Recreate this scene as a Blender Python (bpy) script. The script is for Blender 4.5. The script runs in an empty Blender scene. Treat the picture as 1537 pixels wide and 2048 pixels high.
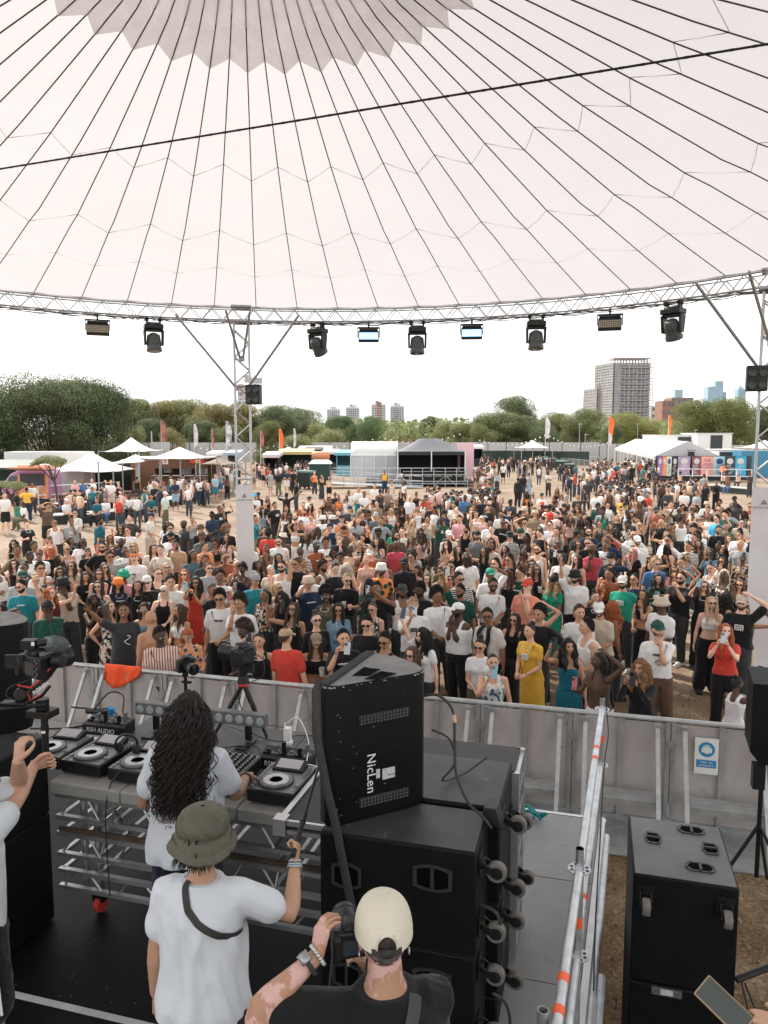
import bpy,bmesh,math,random
import numpy as np
from math import cos, sin
from mathutils import Vector,Matrix,Euler,noise
R=math.radians; Vc=Vector
random.seed(7)
# ---------------------------------------------------------------- camera, light, sky
CAMH,FPX,PITCH=4.3,1517.0,math.atan(154 / 1517.0)
scn=bpy.context.scene
C=scn.collection
cam=bpy.data.cameras.new('camera');camo=bpy.data.objects.new('camera',cam);C.objects.link(camo)
camo.location=(0,0,CAMH);camo.rotation_euler=(math.pi / 2 - PITCH,0,0)
cam.sensor_fit='VERTICAL';cam.sensor_height=36;cam.lens=36*FPX / 2048
cam.clip_start=0.05;cam.clip_end=9000
scn.camera=camo
SUN_EL, SUN_AZ = R(47), R(-38)          # azimuth from +Y towards +X: the sun stands behind the crowd, to the left
sd=bpy.data.lights.new('sun','SUN');sd.energy=3.5;sd.angle=R(1.2);sd.color=(1,.93,.83)
so=bpy.data.objects.new('sun',sd);C.objects.link(so)
sv=Vc((sin(SUN_AZ)*cos(SUN_EL),cos(SUN_AZ)*cos(SUN_EL),sin(SUN_EL)))
so.rotation_euler=sv.to_track_quat('Z','Y').to_euler();so.location=(0,0,60)
w=bpy.data.worlds.new('World');scn.world=w;w.use_nodes=True
nt=w.node_tree;nt.nodes.clear()
def N(t,ty,**k):
 n=t.nodes.new(ty)
 for a,b in k.items():
  if a in n.inputs.keys(): n.inputs[a].default_value=b
  else: setattr(n,a,b)
 return n
sky=N(nt,'ShaderNodeTexSky',sky_type='NISHITA',sun_disc=False,sun_elevation=SUN_EL,sun_rotation=SUN_AZ,air_density=1.2,dust_density=3.0)
tc=N(nt,'ShaderNodeTexCoord')
mp=N(nt,'ShaderNodeMapping');mp.inputs['Scale'].default_value=(1,1,3.2)
nz=N(nt,'ShaderNodeTexNoise',Scale=2.3,Detail=6.0,Roughness=.55)
cr=N(nt,'ShaderNodeValToRGB');cr.color_ramp.elements[0].position=.40;cr.color_ramp.elements[0].color=(7.0,7.15,7.3,1)
cr.color_ramp.elements[1].position=.62;cr.color_ramp.elements[1].color=(13,12.9,12.8,1)
mx=N(nt,'ShaderNodeMix',data_type='RGBA');mx.inputs[0].default_value=.93
bg=N(nt,'ShaderNodeBackground',Strength=.092);wo=N(nt,'ShaderNodeOutputWorld')
L=nt.links.new
L(tc.outputs['Generated'],mp.inputs['Vector']);L(mp.outputs[0],nz.inputs['Vector']);L(nz.outputs['Fac'],cr.inputs[0])
L(sky.outputs[0],mx.inputs[6]);L(cr.outputs[0],mx.inputs[7]);L(mx.outputs[2],bg.inputs['Color']);L(bg.outputs[0],wo.inputs[0])
scn.view_settings.view_transform='Standard';scn.view_settings.look='None'
scn.view_settings.exposure=0.9;scn.view_settings.gamma=1
scn.cycles.max_bounces=7;scn.cycles.transparent_max_bounces=12
scn.cycles.use_denoising=True
# ---------------------------------------------------------------- helpers
cp,sp_=cos(PITCH),sin(PITCH)
def ray(px,py):
 dx,dy=(px - 768.5) / FPX,(1024 - py) / FPX
 return Vc((dx,cp + dy*sp_,dy*cp - sp_))
def W(px, py, z=0.0):                    # where the line of sight meets the level z
 r=ray(px,py);return Vc((0,0,CAMH)) + r*((z - CAMH) / r.z)
def P(px, py, Y):                        # the point at distance Y in front
 r=ray(px,py);return Vc((0,0,CAMH)) + r*(Y / r.y)
A0 = R(15.5)                             # the stage is turned against the view
E1=Vc((cos(A0),-sin(A0),0));E2=Vc((sin(A0),cos(A0),0));UZ=Vc((0,0,1))
def tag(o,label=None,cat=None,group=None,kind=None):
 for k,v in (('label',label),('category',cat),('group',group),('kind',kind)):
  if v: o[k]=v
 return o
def rotz(a): return Matrix.Rotation(a,3,'Z')
SR=rotz(-A0)
def axm(x,y,z): return Matrix((x,y,z)).transposed()
def frame_z(d):                          # matrix whose z axis is d
 d=d.normalized();a=Vc((0,0,1)) if abs(d.z) < .9 else Vc((1,0,0))
 x=a.cross(d).normalized();return axm(x,d.cross(x),d)
class MB:
 def __init__(s): s.v=[];s.f=[];s.m=[]
 def add(s,vs,fs,m=0):
  b=len(s.v);s.v += [tuple(p) for p in vs]
  for f in fs: s.f.append(tuple(i + b for i in f));s.m.append(m)
 def hull8(s, c, m=0):                # bottom 4 then top 4, same order
  s.add(c,[(3,2,1,0),(4,5,6,7),(0,1,5,4),(1,2,6,5),(2,3,7,6),(3,0,4,7)],m)
 def box(s,c,d,rot=None,m=0):
  c=Vector(c);q=[]
  for z in (-.5,.5):
   for x,y in ((-.5,-.5),(.5,-.5),(.5,.5),(-.5,.5)):
    p=Vc((x*d[0],y*d[1],z*d[2]));q.append(c + (rot @ p if rot else p))
  s.hull8(q,m)
 def cyl(s,p,q,r,r2=None,n=8,m=0):
  p,q=Vector(p),Vector(q);r2=r if r2 is None else r2
  if (q - p).length < 1e-6: return
  M=frame_z(q - p);vs=[]
  for c,rr in ((p,r),(q,r2)):
   for i in range(n):
    a=2*math.pi*i / n;vs.append(c + M @ Vc((rr*cos(a),rr*sin(a),0)))
  s.add(vs,[(i,(i + 1) % n,n + (i + 1) % n,n + i) for i in range(n)] + [tuple(range(n))[::-1],tuple(range(n,2*n))],m)
 def tube(s,pts,r,n=6,m=0,closed=False):
  pts=[Vector(p) for p in pts];K=len(pts);vs=[]
  rr=r if isinstance(r,(list,tuple)) else [r]*K
  M=None
  for k in range(K):
   d=(pts[(k + 1) % K] - pts[k - 1]) if closed else (pts[min(k + 1,K - 1)] - pts[max(k - 1,0)])
   d=d.normalized() if d.length > 1e-9 else Vc((0,0,1))
   if M is None: M=frame_z(d)
   else:
    x=M.col[0] - d*M.col[0].dot(d)
    if x.length < 1e-6: M=frame_z(d)
    else: x.normalize();M=axm(x,d.cross(x),d)
   for i in range(n):
    a=2*math.pi*i / n;vs.append(pts[k] + M @ Vc((rr[k]*cos(a),rr[k]*sin(a),0)))
  fs=[]
  for k in range(K if closed else K - 1):
   a,b=k*n,((k + 1) % K)*n
   fs += [(a + i,a + (i + 1) % n,b + (i + 1) % n,b + i) for i in range(n)]
  if not closed: fs += [tuple(range(n))[::-1],tuple(range((K - 1)*n,K*n))]
  s.add(vs,fs,m)
 def lathe(s, prof, c, ax=UZ, n=16, m=0, sc=(1, 1)):   # prof: (radius, height)
  c=Vector(c);M=frame_z(Vector(ax)) if Vector(ax).normalized() != UZ else Matrix.Identity(3);vs=[]
  for r,h in prof:
   for i in range(n):
    a=2*math.pi*i / n;vs.append(c + M @ Vc((r*cos(a)*sc[0],r*sin(a)*sc[1],h)))
  fs=[]
  for k in range(len(prof) - 1):
   fs += [(k*n + i,k*n + (i + 1) % n,(k + 1)*n + (i + 1) % n,(k + 1)*n + i) for i in range(n)]
  if prof[0][0] > 1e-4: fs.append(tuple(range(n))[::-1])
  if prof[-1][0] > 1e-4: fs.append(tuple(range((len(prof) - 1)*n,len(prof)*n)))
  s.add(vs,fs,m)
 def prism(s, poly, M, c, h, m=0):    # poly in the xy plane of M, extruded h along its z
  c=Vector(c);n=len(poly)
  vs=[c + M @ Vc((x,y,0)) for x,y in poly] + [c + M @ Vc((x,y,h)) for x,y in poly]
  s.add(vs,[tuple(range(n))[::-1],tuple(range(n,2*n))] + [(i,(i + 1) % n,n + (i + 1) % n,n + i) for i in range(n)],m)
 def sph(s,c,r,nu=12,nv=8,rot=None,m=0):
  c=Vector(c);r=(r,r,r) if isinstance(r,(int,float)) else r;vs=[];fs=[]
  for j in range(1,nv):
   t=math.pi*j / nv
   for i in range(nu):
    a=2*math.pi*i / nu
    p=Vc((r[0]*sin(t)*cos(a),r[1]*sin(t)*sin(a),r[2]*cos(t)))
    vs.append(c + (rot @ p if rot else p))
  for z in (1,-1):
   p=Vc((0,0,z*r[2]));vs.append(c + (rot @ p if rot else p))
  T,B=len(vs) - 2,len(vs) - 1
  for j in range(nv - 2): fs += [(j*nu + i,(j + 1)*nu + i,(j + 1)*nu + (i + 1) % nu,j*nu + (i + 1) % nu) for i in range(nu)]
  fs += [(T,i,(i + 1) % nu) for i in range(nu)] + [(B,(nv - 2)*nu + (i + 1) % nu,(nv - 2)*nu + i) for i in range(nu)]
  s.add(vs,fs,m)
 def grid(s,rows,m=0,closed=False):
  n=len(rows[0]);vs=[p for r in rows for p in r];fs=[]
  for k in range(len(rows) - 1):
   for i in range(n if closed else n - 1): fs.append((k*n + i,k*n + (i + 1) % n,(k + 1)*n + (i + 1) % n,(k + 1)*n + i))
  s.add(vs,fs,m)
 def mesh(s,name,mats,angle=35):
  me=bpy.data.meshes.new(name);me.from_pydata(s.v,[],s.f)
  for x in (mats if isinstance(mats,(list,tuple)) else [mats]): me.materials.append(x)
  if any(s.m): me.polygons.foreach_set('material_index',s.m)
  me.update()
  if angle:
   me.polygons.foreach_set('use_smooth',[True]*len(me.polygons))
   try: me.set_sharp_from_angle(angle=R(angle))
   except Exception: pass
  return me
 def build(s,name,mats,parent=None,angle=35,bevel=0,origin=None):
  o=bpy.data.objects.new(name,s.mesh(name,mats,angle));C.objects.link(o)
  if origin is not None:
   o.data.transform(Matrix.Translation(-Vector(origin)));o.location=origin
  if parent:
   o.parent=parent
   o.matrix_parent_inverse=parent_inv(parent)
  if bevel:
   b=o.modifiers.new('bevel','BEVEL');b.width=bevel;b.segments=2;b.limit_method='ANGLE';b.harden_normals=False
  return o
def parent_inv(p):
 m=Matrix.LocRotScale(p.location,p.rotation_euler,p.scale)
 if p.parent: m=Matrix.LocRotScale(p.parent.location,p.parent.rotation_euler,p.parent.scale) @ p.matrix_parent_inverse @ m
 return m.inverted()
def empty(name,loc,label,cat,group=None,rz=0):
 o=bpy.data.objects.new(name,None);C.objects.link(o);o.location=loc;o.rotation_euler=(0,0,rz);o.empty_display_size=.2
 return tag(o,label,cat,group)
def copy_tree(o,parent=None):
 c=o.copy();C.objects.link(c)
 if parent: c.parent=parent;c.matrix_parent_inverse=o.matrix_parent_inverse.copy()
 for ch in list(o.children): copy_tree(ch,c)
 return c
def moved(o,loc,rz=0,label=None,cat=None,sc=1):
 c=copy_tree(o);c.location=loc;c.rotation_euler=(0,0,rz);c.scale=(sc,)*3
 if label: c['label']=label
 return c
def text(s,name,size,loc,M,mat,parent=None,align='CENTER',ext=.0008,spacing=1,sx=1):
 cu=bpy.data.curves.new(name,'FONT');cu.body=s;cu.size=size;cu.extrude=ext;cu.align_x=align;cu.align_y='CENTER';cu.space_character=spacing
 t_o=bpy.data.objects.new(name,cu);me=bpy.data.meshes.new_from_object(t_o);me.materials.clear();me.materials.append(mat);bpy.data.objects.remove(t_o)
 o=bpy.data.objects.new(name,me);C.objects.link(o)
 o.matrix_world=Matrix.Translation(loc) @ M.to_4x4() @ Matrix.Diagonal((sx,1,1,1))
 if parent:
  mw=o.matrix_world.copy();o.parent=parent;o.matrix_parent_inverse=parent_inv(parent);o.matrix_basis=mw
 return o
# ---------------------------------------------------------------- materials
MATS={}
def mat(name,col=(.5,.5,.5),rough=.6,metal=0,var=.12,scale=6,bump=0,bscale=60,objcol=False,trans=0,emit=None,spec=.4,wear=None,sheen=0,coords='Object'):
 if name in MATS: return MATS[name]
 m=bpy.data.materials.new(name);m.use_nodes=True;t=m.node_tree;b=t.nodes['Principled BSDF'];MATS[name]=m
 l=t.links.new
 b.inputs['Roughness'].default_value=rough;b.inputs['Metallic'].default_value=metal;b.inputs['Specular IOR Level'].default_value=spec
 if sheen: b.inputs['Sheen Weight'].default_value=sheen
 tc=N(t,'ShaderNodeTexCoord');nz=N(t,'ShaderNodeTexNoise',Scale=scale,Detail=5.0,Roughness=.6)
 l(tc.outputs[coords],nz.inputs['Vector'])
 if objcol: src=N(t,'ShaderNodeObjectInfo').outputs['Color']
 else:
  rgb=N(t,'ShaderNodeRGB');rgb.outputs[0].default_value=(*col,1);src=rgb.outputs[0]
 mr=N(t,'ShaderNodeMapRange');mr.inputs[1].default_value=.3;mr.inputs[2].default_value=.7
 mr.inputs[3].default_value=1 - var;mr.inputs[4].default_value=1 + var
 l(nz.outputs['Fac'],mr.inputs[0])
 mul=N(t,'ShaderNodeVectorMath',operation='SCALE');l(src,mul.inputs[0]);l(mr.outputs[0],mul.inputs['Scale']);out=mul.outputs[0]
 if wear:                              # (colour, amount threshold, scale): scuffs, dust, dirt
  n2=N(t,'ShaderNodeTexNoise',Scale=wear[2],Detail=9.0,Roughness=.72);l(tc.outputs[coords],n2.inputs['Vector'])
  r2=N(t,'ShaderNodeMapRange');r2.inputs[1].default_value=wear[1];r2.inputs[2].default_value=wear[1] + .1
  l(n2.outputs['Fac'],r2.inputs[0])
  mm=N(t,'ShaderNodeMix',data_type='RGBA');l(r2.outputs[0],mm.inputs[0]);l(out,mm.inputs[6]);mm.inputs[7].default_value=(*wear[0],1);out=mm.outputs[2]
 l(out,b.inputs['Base Color'])
 if bump:
  n3=N(t,'ShaderNodeTexNoise',Scale=bscale,Detail=4.0);l(tc.outputs[coords],n3.inputs['Vector'])
  bp=N(t,'ShaderNodeBump',Strength=bump,Distance=.02);l(n3.outputs['Fac'],bp.inputs['Height']);l(bp.outputs[0],b.inputs['Normal'])
 if trans:
  tr=N(t,'ShaderNodeBsdfTranslucent');l(out,tr.inputs[0]);ms=N(t,'ShaderNodeMixShader');ms.inputs[0].default_value=trans
  l(b.outputs[0],ms.inputs[1]);l(tr.outputs[0],ms.inputs[2]);l(ms.outputs[0],t.nodes['Material Output'].inputs[0])
 if emit:
  b.inputs['Emission Color'].default_value=(*emit[0],1);b.inputs['Emission Strength'].default_value=emit[1]
 return m
M_alu=mat('aluminium',(.52,.53,.54),.38,.85,.15,9)
M_galv=mat('galvanised_steel',(.40,.42,.43),.45,.7,.22,14,wear=((.25,.23,.2),.62,30))
M_galvp=mat('scaffold_tube',(.55,.58,.61),.42,.6,.2,10,wear=((.3,.25,.2),.63,24))
M_blk=mat('black_paint',(.006,.007,.007),.5,0,.3,20,.12,220,wear=((.09,.09,.09),.70,18))
M_blkm=mat('black_metal',(.010,.011,.011),.42,.2,.2,20)
M_blkp=mat('black_plastic',(.008,.009,.010),.42,0,.15,20)
M_rub=mat('rubber',(.035,.034,.033),.7,0,.2,30)
M_grey=mat('grey_plastic',(.13,.135,.14),.5,0,.15,20)
M_white=mat('white_paint',(.74,.74,.72),.5,0,.06,8)
M_glass=mat('dark_glass',(.03,.04,.05),.12,0,.05,5,spec=.6)
M_lens=mat('lens_glass',(.01,.012,.02),.05,0,0,5,spec=.9)
M_red=mat('red_paint',(.62,.05,.035),.5,0,.1,8)
M_orange=mat('orange_cloth',(.80,.085,.018),.7,0,.1,8,.3,20)
# ---------------------------------------------------------------- ground
def ground_mat():
 m=bpy.data.materials.new('dry_grass');m.use_nodes=True;t=m.node_tree;b=t.nodes['Principled BSDF'];l=t.links.new
 b.inputs['Roughness'].default_value=.95;b.inputs['Specular IOR Level'].default_value=.1
 tc=N(t,'ShaderNodeTexCoord')
 def nzr(sc,det,stops,v=None):
  n=N(t,'ShaderNodeTexNoise',Scale=sc,Detail=det,Roughness=.65);l(v or tc.outputs['Object'],n.inputs['Vector'])
  r=N(t,'ShaderNodeValToRGB');e=r.color_ramp.elements
  e[0].position,e[0].color=stops[0][0],(*stops[0][1],1);e[1].position,e[1].color=stops[-1][0],(*stops[-1][1],1)
  for p,c in stops[1:-1]: q=e.new(p);q.color=(*c,1)
  l(n.outputs['Fac'],r.inputs[0]);return r.outputs[0]
 straw=nzr(.35,8,[(.32,(.18,.135,.10)),(.5,(.275,.212,.165)),(.68,(.34,.27,.22))])
 fine=nzr(9,8,[(.3,(.55,.52,.46)),(.55,(1,1,1)),(.75,(1.2,1.16,1.1))])
 mul=N(t,'ShaderNodeMix',data_type='RGBA',blend_type='MULTIPLY');mul.inputs[0].default_value=1;l(straw,mul.inputs[6]);l(fine,mul.inputs[7])
 brown=nzr(1.1,9,[(.35,(.10,.068,.04)),(.5,(.17,.115,.07)),(.62,(.24,.18,.115)),(.75,(.34,.28,.19))])
 mul2=N(t,'ShaderNodeMix',data_type='RGBA',blend_type='MULTIPLY');mul2.inputs[0].default_value=1;l(brown,mul2.inputs[6]);l(nzr(26,8,[(.3,(.4,.4,.38)),(.55,(1,1,1)),(.72,(1.7,1.6,1.4))]),mul2.inputs[7])
 # browner, darker grass round the stage; its edge is uneven
 sx=N(t,'ShaderNodeSeparateXYZ');l(tc.outputs['Object'],sx.inputs[0])
 nn=N(t,'ShaderNodeTexNoise',Scale=.5,Detail=4.0);l(tc.outputs['Object'],nn.inputs['Vector'])
 ad=N(t,'ShaderNodeMath',operation='MULTIPLY_ADD');ad.inputs[1].default_value=8;l(nn.outputs['Fac'],ad.inputs[0]);l(sx.outputs['Y'],ad.inputs[2])
 mr=N(t,'ShaderNodeMapRange');mr.inputs[1].default_value=14.5;mr.inputs[2].default_value=22;l(ad.outputs[0],mr.inputs[0])
 fm=N(t,'ShaderNodeMix',data_type='RGBA');l(mr.outputs[0],fm.inputs[0]);l(mul2.outputs[2],fm.inputs[6]);l(mul.outputs[2],fm.inputs[7])
 l(fm.outputs[2],b.inputs['Base Color'])
 n3=N(t,'ShaderNodeTexNoise',Scale=18.0,Detail=8.0);l(tc.outputs['Object'],n3.inputs['Vector'])
 bp=N(t,'ShaderNodeBump',Strength=.5,Distance=.05);l(n3.outputs['Fac'],bp.inputs['Height']);l(bp.outputs[0],b.inputs['Normal'])
 return m
g=MB();S_=4500
ys=[-40,0,60,200,900,S_];xs=[-S_,-400,-80,0,80,400,S_]
g.grid([[(x,y,0) for x in xs] for y in ys]);g.f=[f[::1] for f in g.f]
tag(g.build('ground',ground_mat(),angle=0),kind='structure')
# dry tufts on the bare ground beside the stage
rnd=random.Random(5);t_=MB()
for i in range(5200):
 x,y=rnd.uniform(1.6,8),rnd.uniform(2.6,14)
 s=rnd.uniform(.02,.06);a=rnd.uniform(0,3.14);dx,dy=cos(a)*s*.25,sin(a)*s*.25;lx,ly=rnd.uniform(-.03,.03),rnd.uniform(-.03,.03)
 t_.add([(x - dx,y - dy,0),(x + dx,y + dy,0),(x + lx,y + ly,s)],[(0,1,2)])
tag(t_.build('grass',mat('dry_blades',(.20,.155,.09),.9,0,.4,2),angle=0),'short dry grass and straw on the trodden ground beside the stage','grass',kind='stuff')
# ---------------------------------------------------------------- canopy of the stage
CX,CY=-1.344,7.679
NG,DT,T0=68,2*math.pi / 68,-.156
PR=[(0.02,10.3),(.35,10.02),(1.0,9.58),(2.0,9.09),(2.566,8.92),(4.41,8.386),(4.79,8.29),(6.34,7.90),(6.9,7.815),(8.3,7.53),(9.975,7.2)]
def zr(r): return float(np.interp(r,[a for a,b in PR],[b for a,b in PR]))
def cpt(r,k,dz=0): a=T0 + DT*k;return Vc((CX + r*sin(a),CY + r*cos(a),zr(r) + dz))
def membrane_mat(name,col,tr):
 m=mat(name,col,.55,0,.025,.6,0,trans=tr,spec=.15);return m
M_mem=membrane_mat('pvc_membrane',(.505,.49,.505),.55)
M_mem2=membrane_mat('pvc_membrane_crown',(.66,.60,.60),.62)
M_seam=mat('seam_tape',(.10,.07,.055),.6,0,.2,3)
M_seam2=mat('weld_line',(.22,.18,.17),.6,0,.2,3)
can=empty('stage_canopy',(CX,CY,7.2),'huge round white fabric canopy with dark radiating seams over the stage','canopy')
mb=MB();rs=[a for a,b in PR]
rows=[]
for r in rs + [9.99]:
 row=[]
 for k in range(NG):
  row.append(cpt(min(r,9.975),k,-.03 if r > 9.98 else 0));a=cpt(min(r,9.975),k + .5,(-.03 if r > 9.98 else 0));s=.012*r / 10
  row.append(a + Vc((0,0,-s*3)) + (Vc((CX,CY,a.z)) - a).normalized()*(.09 if r > 9 else 0))
 rows.append(row)
mb.grid(rows,closed=True)
mem=mb.build('membrane',M_mem,can,angle=60)
mb=MB()
for k in range(NG):
 mb.tube([cpt(r,k,-.012) for r in rs[1:]],[.006,.0075,.008,.0085,.0085,.0085,.0085,.0085,.0085,.0085],5)
mb.build('seams',M_seam,can)
mb=MB()
for (a,b) in ((6.90,6.337),(4.792,4.412),(8.35,7.95)):
 mb.tube([cpt(a if k % 2 == 0 else b,k,-.008) for k in range(NG)],0.004 if a < 8 else .0025,4,closed=True)
mb.build('weld_seams',M_seam2,can)
mb=MB(); rows = []                      # second layer of cloth round the crown, with a zigzag edge
for t in (0,.15,.4,.7,1):
 rows.append([cpt(.3 + (( 2.566 if k % 2 == 0 else 2.36) - .3)*t,k,-.02) for k in range(NG)])
mb.grid(rows,closed=True);o=mb.build('crown_layer',mat('crown_cloth',(.83,.80,.79),.7,0,.07,3,.4,7,trans=.66),can)
mb=MB();mb.tube([cpt(9.975,k / 2,-.03 + (.05 if k % 2 else 0)) for k in range(2*NG)],.012,5,closed=True)
mb.build('edge_rope',M_seam,can)
mb = MB()                                 # lacing from the membrane edge to the ring truss
for k in range(NG*2):
 p=cpt(9.975,k / 2,-.03);q=cpt(9.975,k / 2 + (.35 if k % 2 else -.35));q=Vc((q.x,q.y,6.95));mb.cyl(p,q,.004,n=3)
o=mb.build('lacing',M_seam,can);o['kind']='stuff'
# ---- ring truss
def cring(r,a,z): return Vc((CX + r*sin(a),CY + r*cos(a),z))
rt=empty('ring_truss',(CX,CY,6.9),'curved aluminium truss carrying the edge of the white canopy','truss')
mb=MB();NA=136
for r,z in ((9.86,6.86),(10.14,6.86),(9.86,7.13),(10.14,7.13)):
 mb.tube([cring(r,2*math.pi*k / NA,z) for k in range(NA)],.021,6,closed=True)
mb.build('chord',M_alu,rt)
mb=MB()
for k in range(NA):
 a,b,c=2*math.pi*k / NA,2*math.pi*(k + .5) / NA,2*math.pi*(k + 1) / NA
 for r in (9.86,10.14):
  mb.cyl(cring(r,a,6.86),cring(r,b,7.13),.013,n=5);mb.cyl(cring(r,b,7.13),cring(r,c,6.86),.013,n=5)
 mb.cyl(cring(9.86,a,6.86),cring(10.14,b,6.86),.011,n=5);mb.cyl(cring(10.14,b,6.86),cring(9.86,c,6.86),.011,n=5)
mb.build('bracing',M_alu,rt)
mb=MB();rnd=random.Random(3)
for r0,s in ((9.83,1),(10.0,2),(10.1,5)):
 pts=[]
 for k in range(0,260):
  a=R(-75 + k*.62);pts.append(cring(r0 + .02*sin(k*.7 + s),a,6.84 - .035*abs(sin(k*.31*(1 + .1*s))) - .015*rnd.random()))
 mb.tube(pts,.008,4)
mb.build('cable_bundle',M_rub,rt)
# ---- tension cable under the canopy
p,q=P(0,338,8),P(1537,88,5.5);d=(q - p)
mb=MB();pts=[p + d*t for t in (-.42,0,.5,1,1.5)];mb.tube(pts,.0085,6)
for i in range(90):
 a=p + d*(-.4 + i*.021);mb.cyl(a,a + d.normalized()*.03,.0098,n=6)
tag(mb.build('tension_cable',mat('cable_black',(.012,.014,.03),.5)),'long dark cable stretched slanting under the white canopy','cable')
# ---- truss columns
def column(x,y,ang,label,blab,braces,zt=6.86,rz=A0):
 t=empty('truss_column',(x,y,0),label,'truss column','truss columns holding up the canopy')
 M=rotz(-math.atan2(x,y));w_=.165;mb=MB()
 cs=[Vc((x,y,0)) + M @ Vc((sx*w_,sy*w_,0)) for sx,sy in ((-1,-1),(1,-1),(1,1),(-1,1))]
 for c in cs: mb.cyl(c + UZ*.02,c + UZ*zt,.027,n=8)
 mb.build('upright',M_alu,t);mb=MB();hh=.30
 for i in range(4):
  a,b=cs[i],cs[(i + 1) % 4]
  for k in range(int(zt / hh)):
   z=k*hh + .05;u,v=(a,b) if (k + (i == 2)) % 2 == 0 else (b,a)
   mb.cyl(u + UZ*z,v + UZ*(z + hh),.014,n=5)
  for z in (.12,3.3,5.4,zt - .05): mb.cyl(a + UZ*z,b + UZ*z,.02,n=6)
 mb.build('bracing',M_alu,t)
 mb=MB();mb.box((x,y,.04),(.9,.9,.05),M);mb.build('base_plate',M_galv,t)
 mb=MB();mb.box((x,y,zt - .02),(.5,.5,.05),M);mb.box((x,y,zt + .3),(.44,.44,.04),M);mb.build('head_plate',M_galv,t,bevel=.005)
 for (px,py,zb) in braces:
  k=W(px,py,6.86);mb=MB();c0=Vc((x,y,zb))
  for s in (-.1,.1):
   o_=M @ Vc((0,s,0));top=Vc((k.x,k.y,6.86)) + o_
   f=c0 + o_ + (top - c0).normalized()*.2;f.z=zb;mb.cyl(f,top,.024,n=8)
   mb.cyl(f - UZ*.05,f + UZ*.05,.04,n=8)
  mb.build('brace',M_galv,t)
 return t
colA=column(-3.22,17.45,0,'free standing truss column rising from the crowd with V braces, white banner below',None,[(352,630,5.35),(597,632,5.35),(452,622,6.0),(500,625,6.0)])
colB=column(6.84,13.6,0,'truss column by the light towers side, cut by the picture edge, white banner below',None,[(1393,567,5.35),(1499,545,5.9)])
colB['label']='truss column beside the posters tent at the picture edge'
M_ban=mat('banner_cloth',(.70,.69,.70),.75,0,.05,1.5,.35,5)
M_ink=mat('banner_ink',(.10,.10,.11),.7)
for (x,y,lab,z1) in ((-3.22,17.45,'white printed banner wrapped round the column that stands in the crowd',3.16),(6.84,13.6,'white printed banner wrapped round the column at the picture edge',3.35)):
 M=rotz(-math.atan2(x,y));t=MB();n=12
 for i,(sx,sy) in enumerate(((-1,-1),(1,-1),(1,1),(-1,1))):
  pass
 rows=[]
 for k in range(26):
  z=.08 + (z1 - .08)*k / 25;row=[]
  for (sx,sy),(tx,ty) in zip(((-1,-1),(1,-1),(1,1),(-1,1)),((1,-1),(1,1),(-1,1),(-1,-1))):
   for j in range(6):
    f=j / 6;bx=.198*(sx*(1 - f) + tx*f);by=.198*(sy*(1 - f) + ty*f)
    wv=1 - .035*sin(math.pi*f)*(1 + .8*sin(k*1.1 + i))
    row.append(Vc((x,y,z)) + M @ Vc((bx*wv,by*wv,0)))
  rows.append(row)
 t.grid(rows,closed=True);b=t.build('banner',M_ban);tag(b,lab,'banner','banners on the truss columns')
 f0=Vc((x,y,z1 - .28)) + M @ Vc((0,-.205,0));FM=M @ axm(Vc((1,0,0)),Vc((0,0,1)),Vc((0,-1,0)))
 g_=MB()
 for q in ((-.05,0,0,.08),(0,.08,.05,0),(-.025,0,0,.04),(0,.04,.025,0)):
  g_.cyl(f0 + FM @ Vc((q[0],q[1],0)),f0 + FM @ Vc((q[2],q[3],0)),.005,n=4)
 g_.build('emblem',M_ink,b);text('perfect stage','lettering',.055,f0 + FM @ Vc((0,-.05,.004)),FM,M_ink,b,spacing=1.15)
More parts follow.
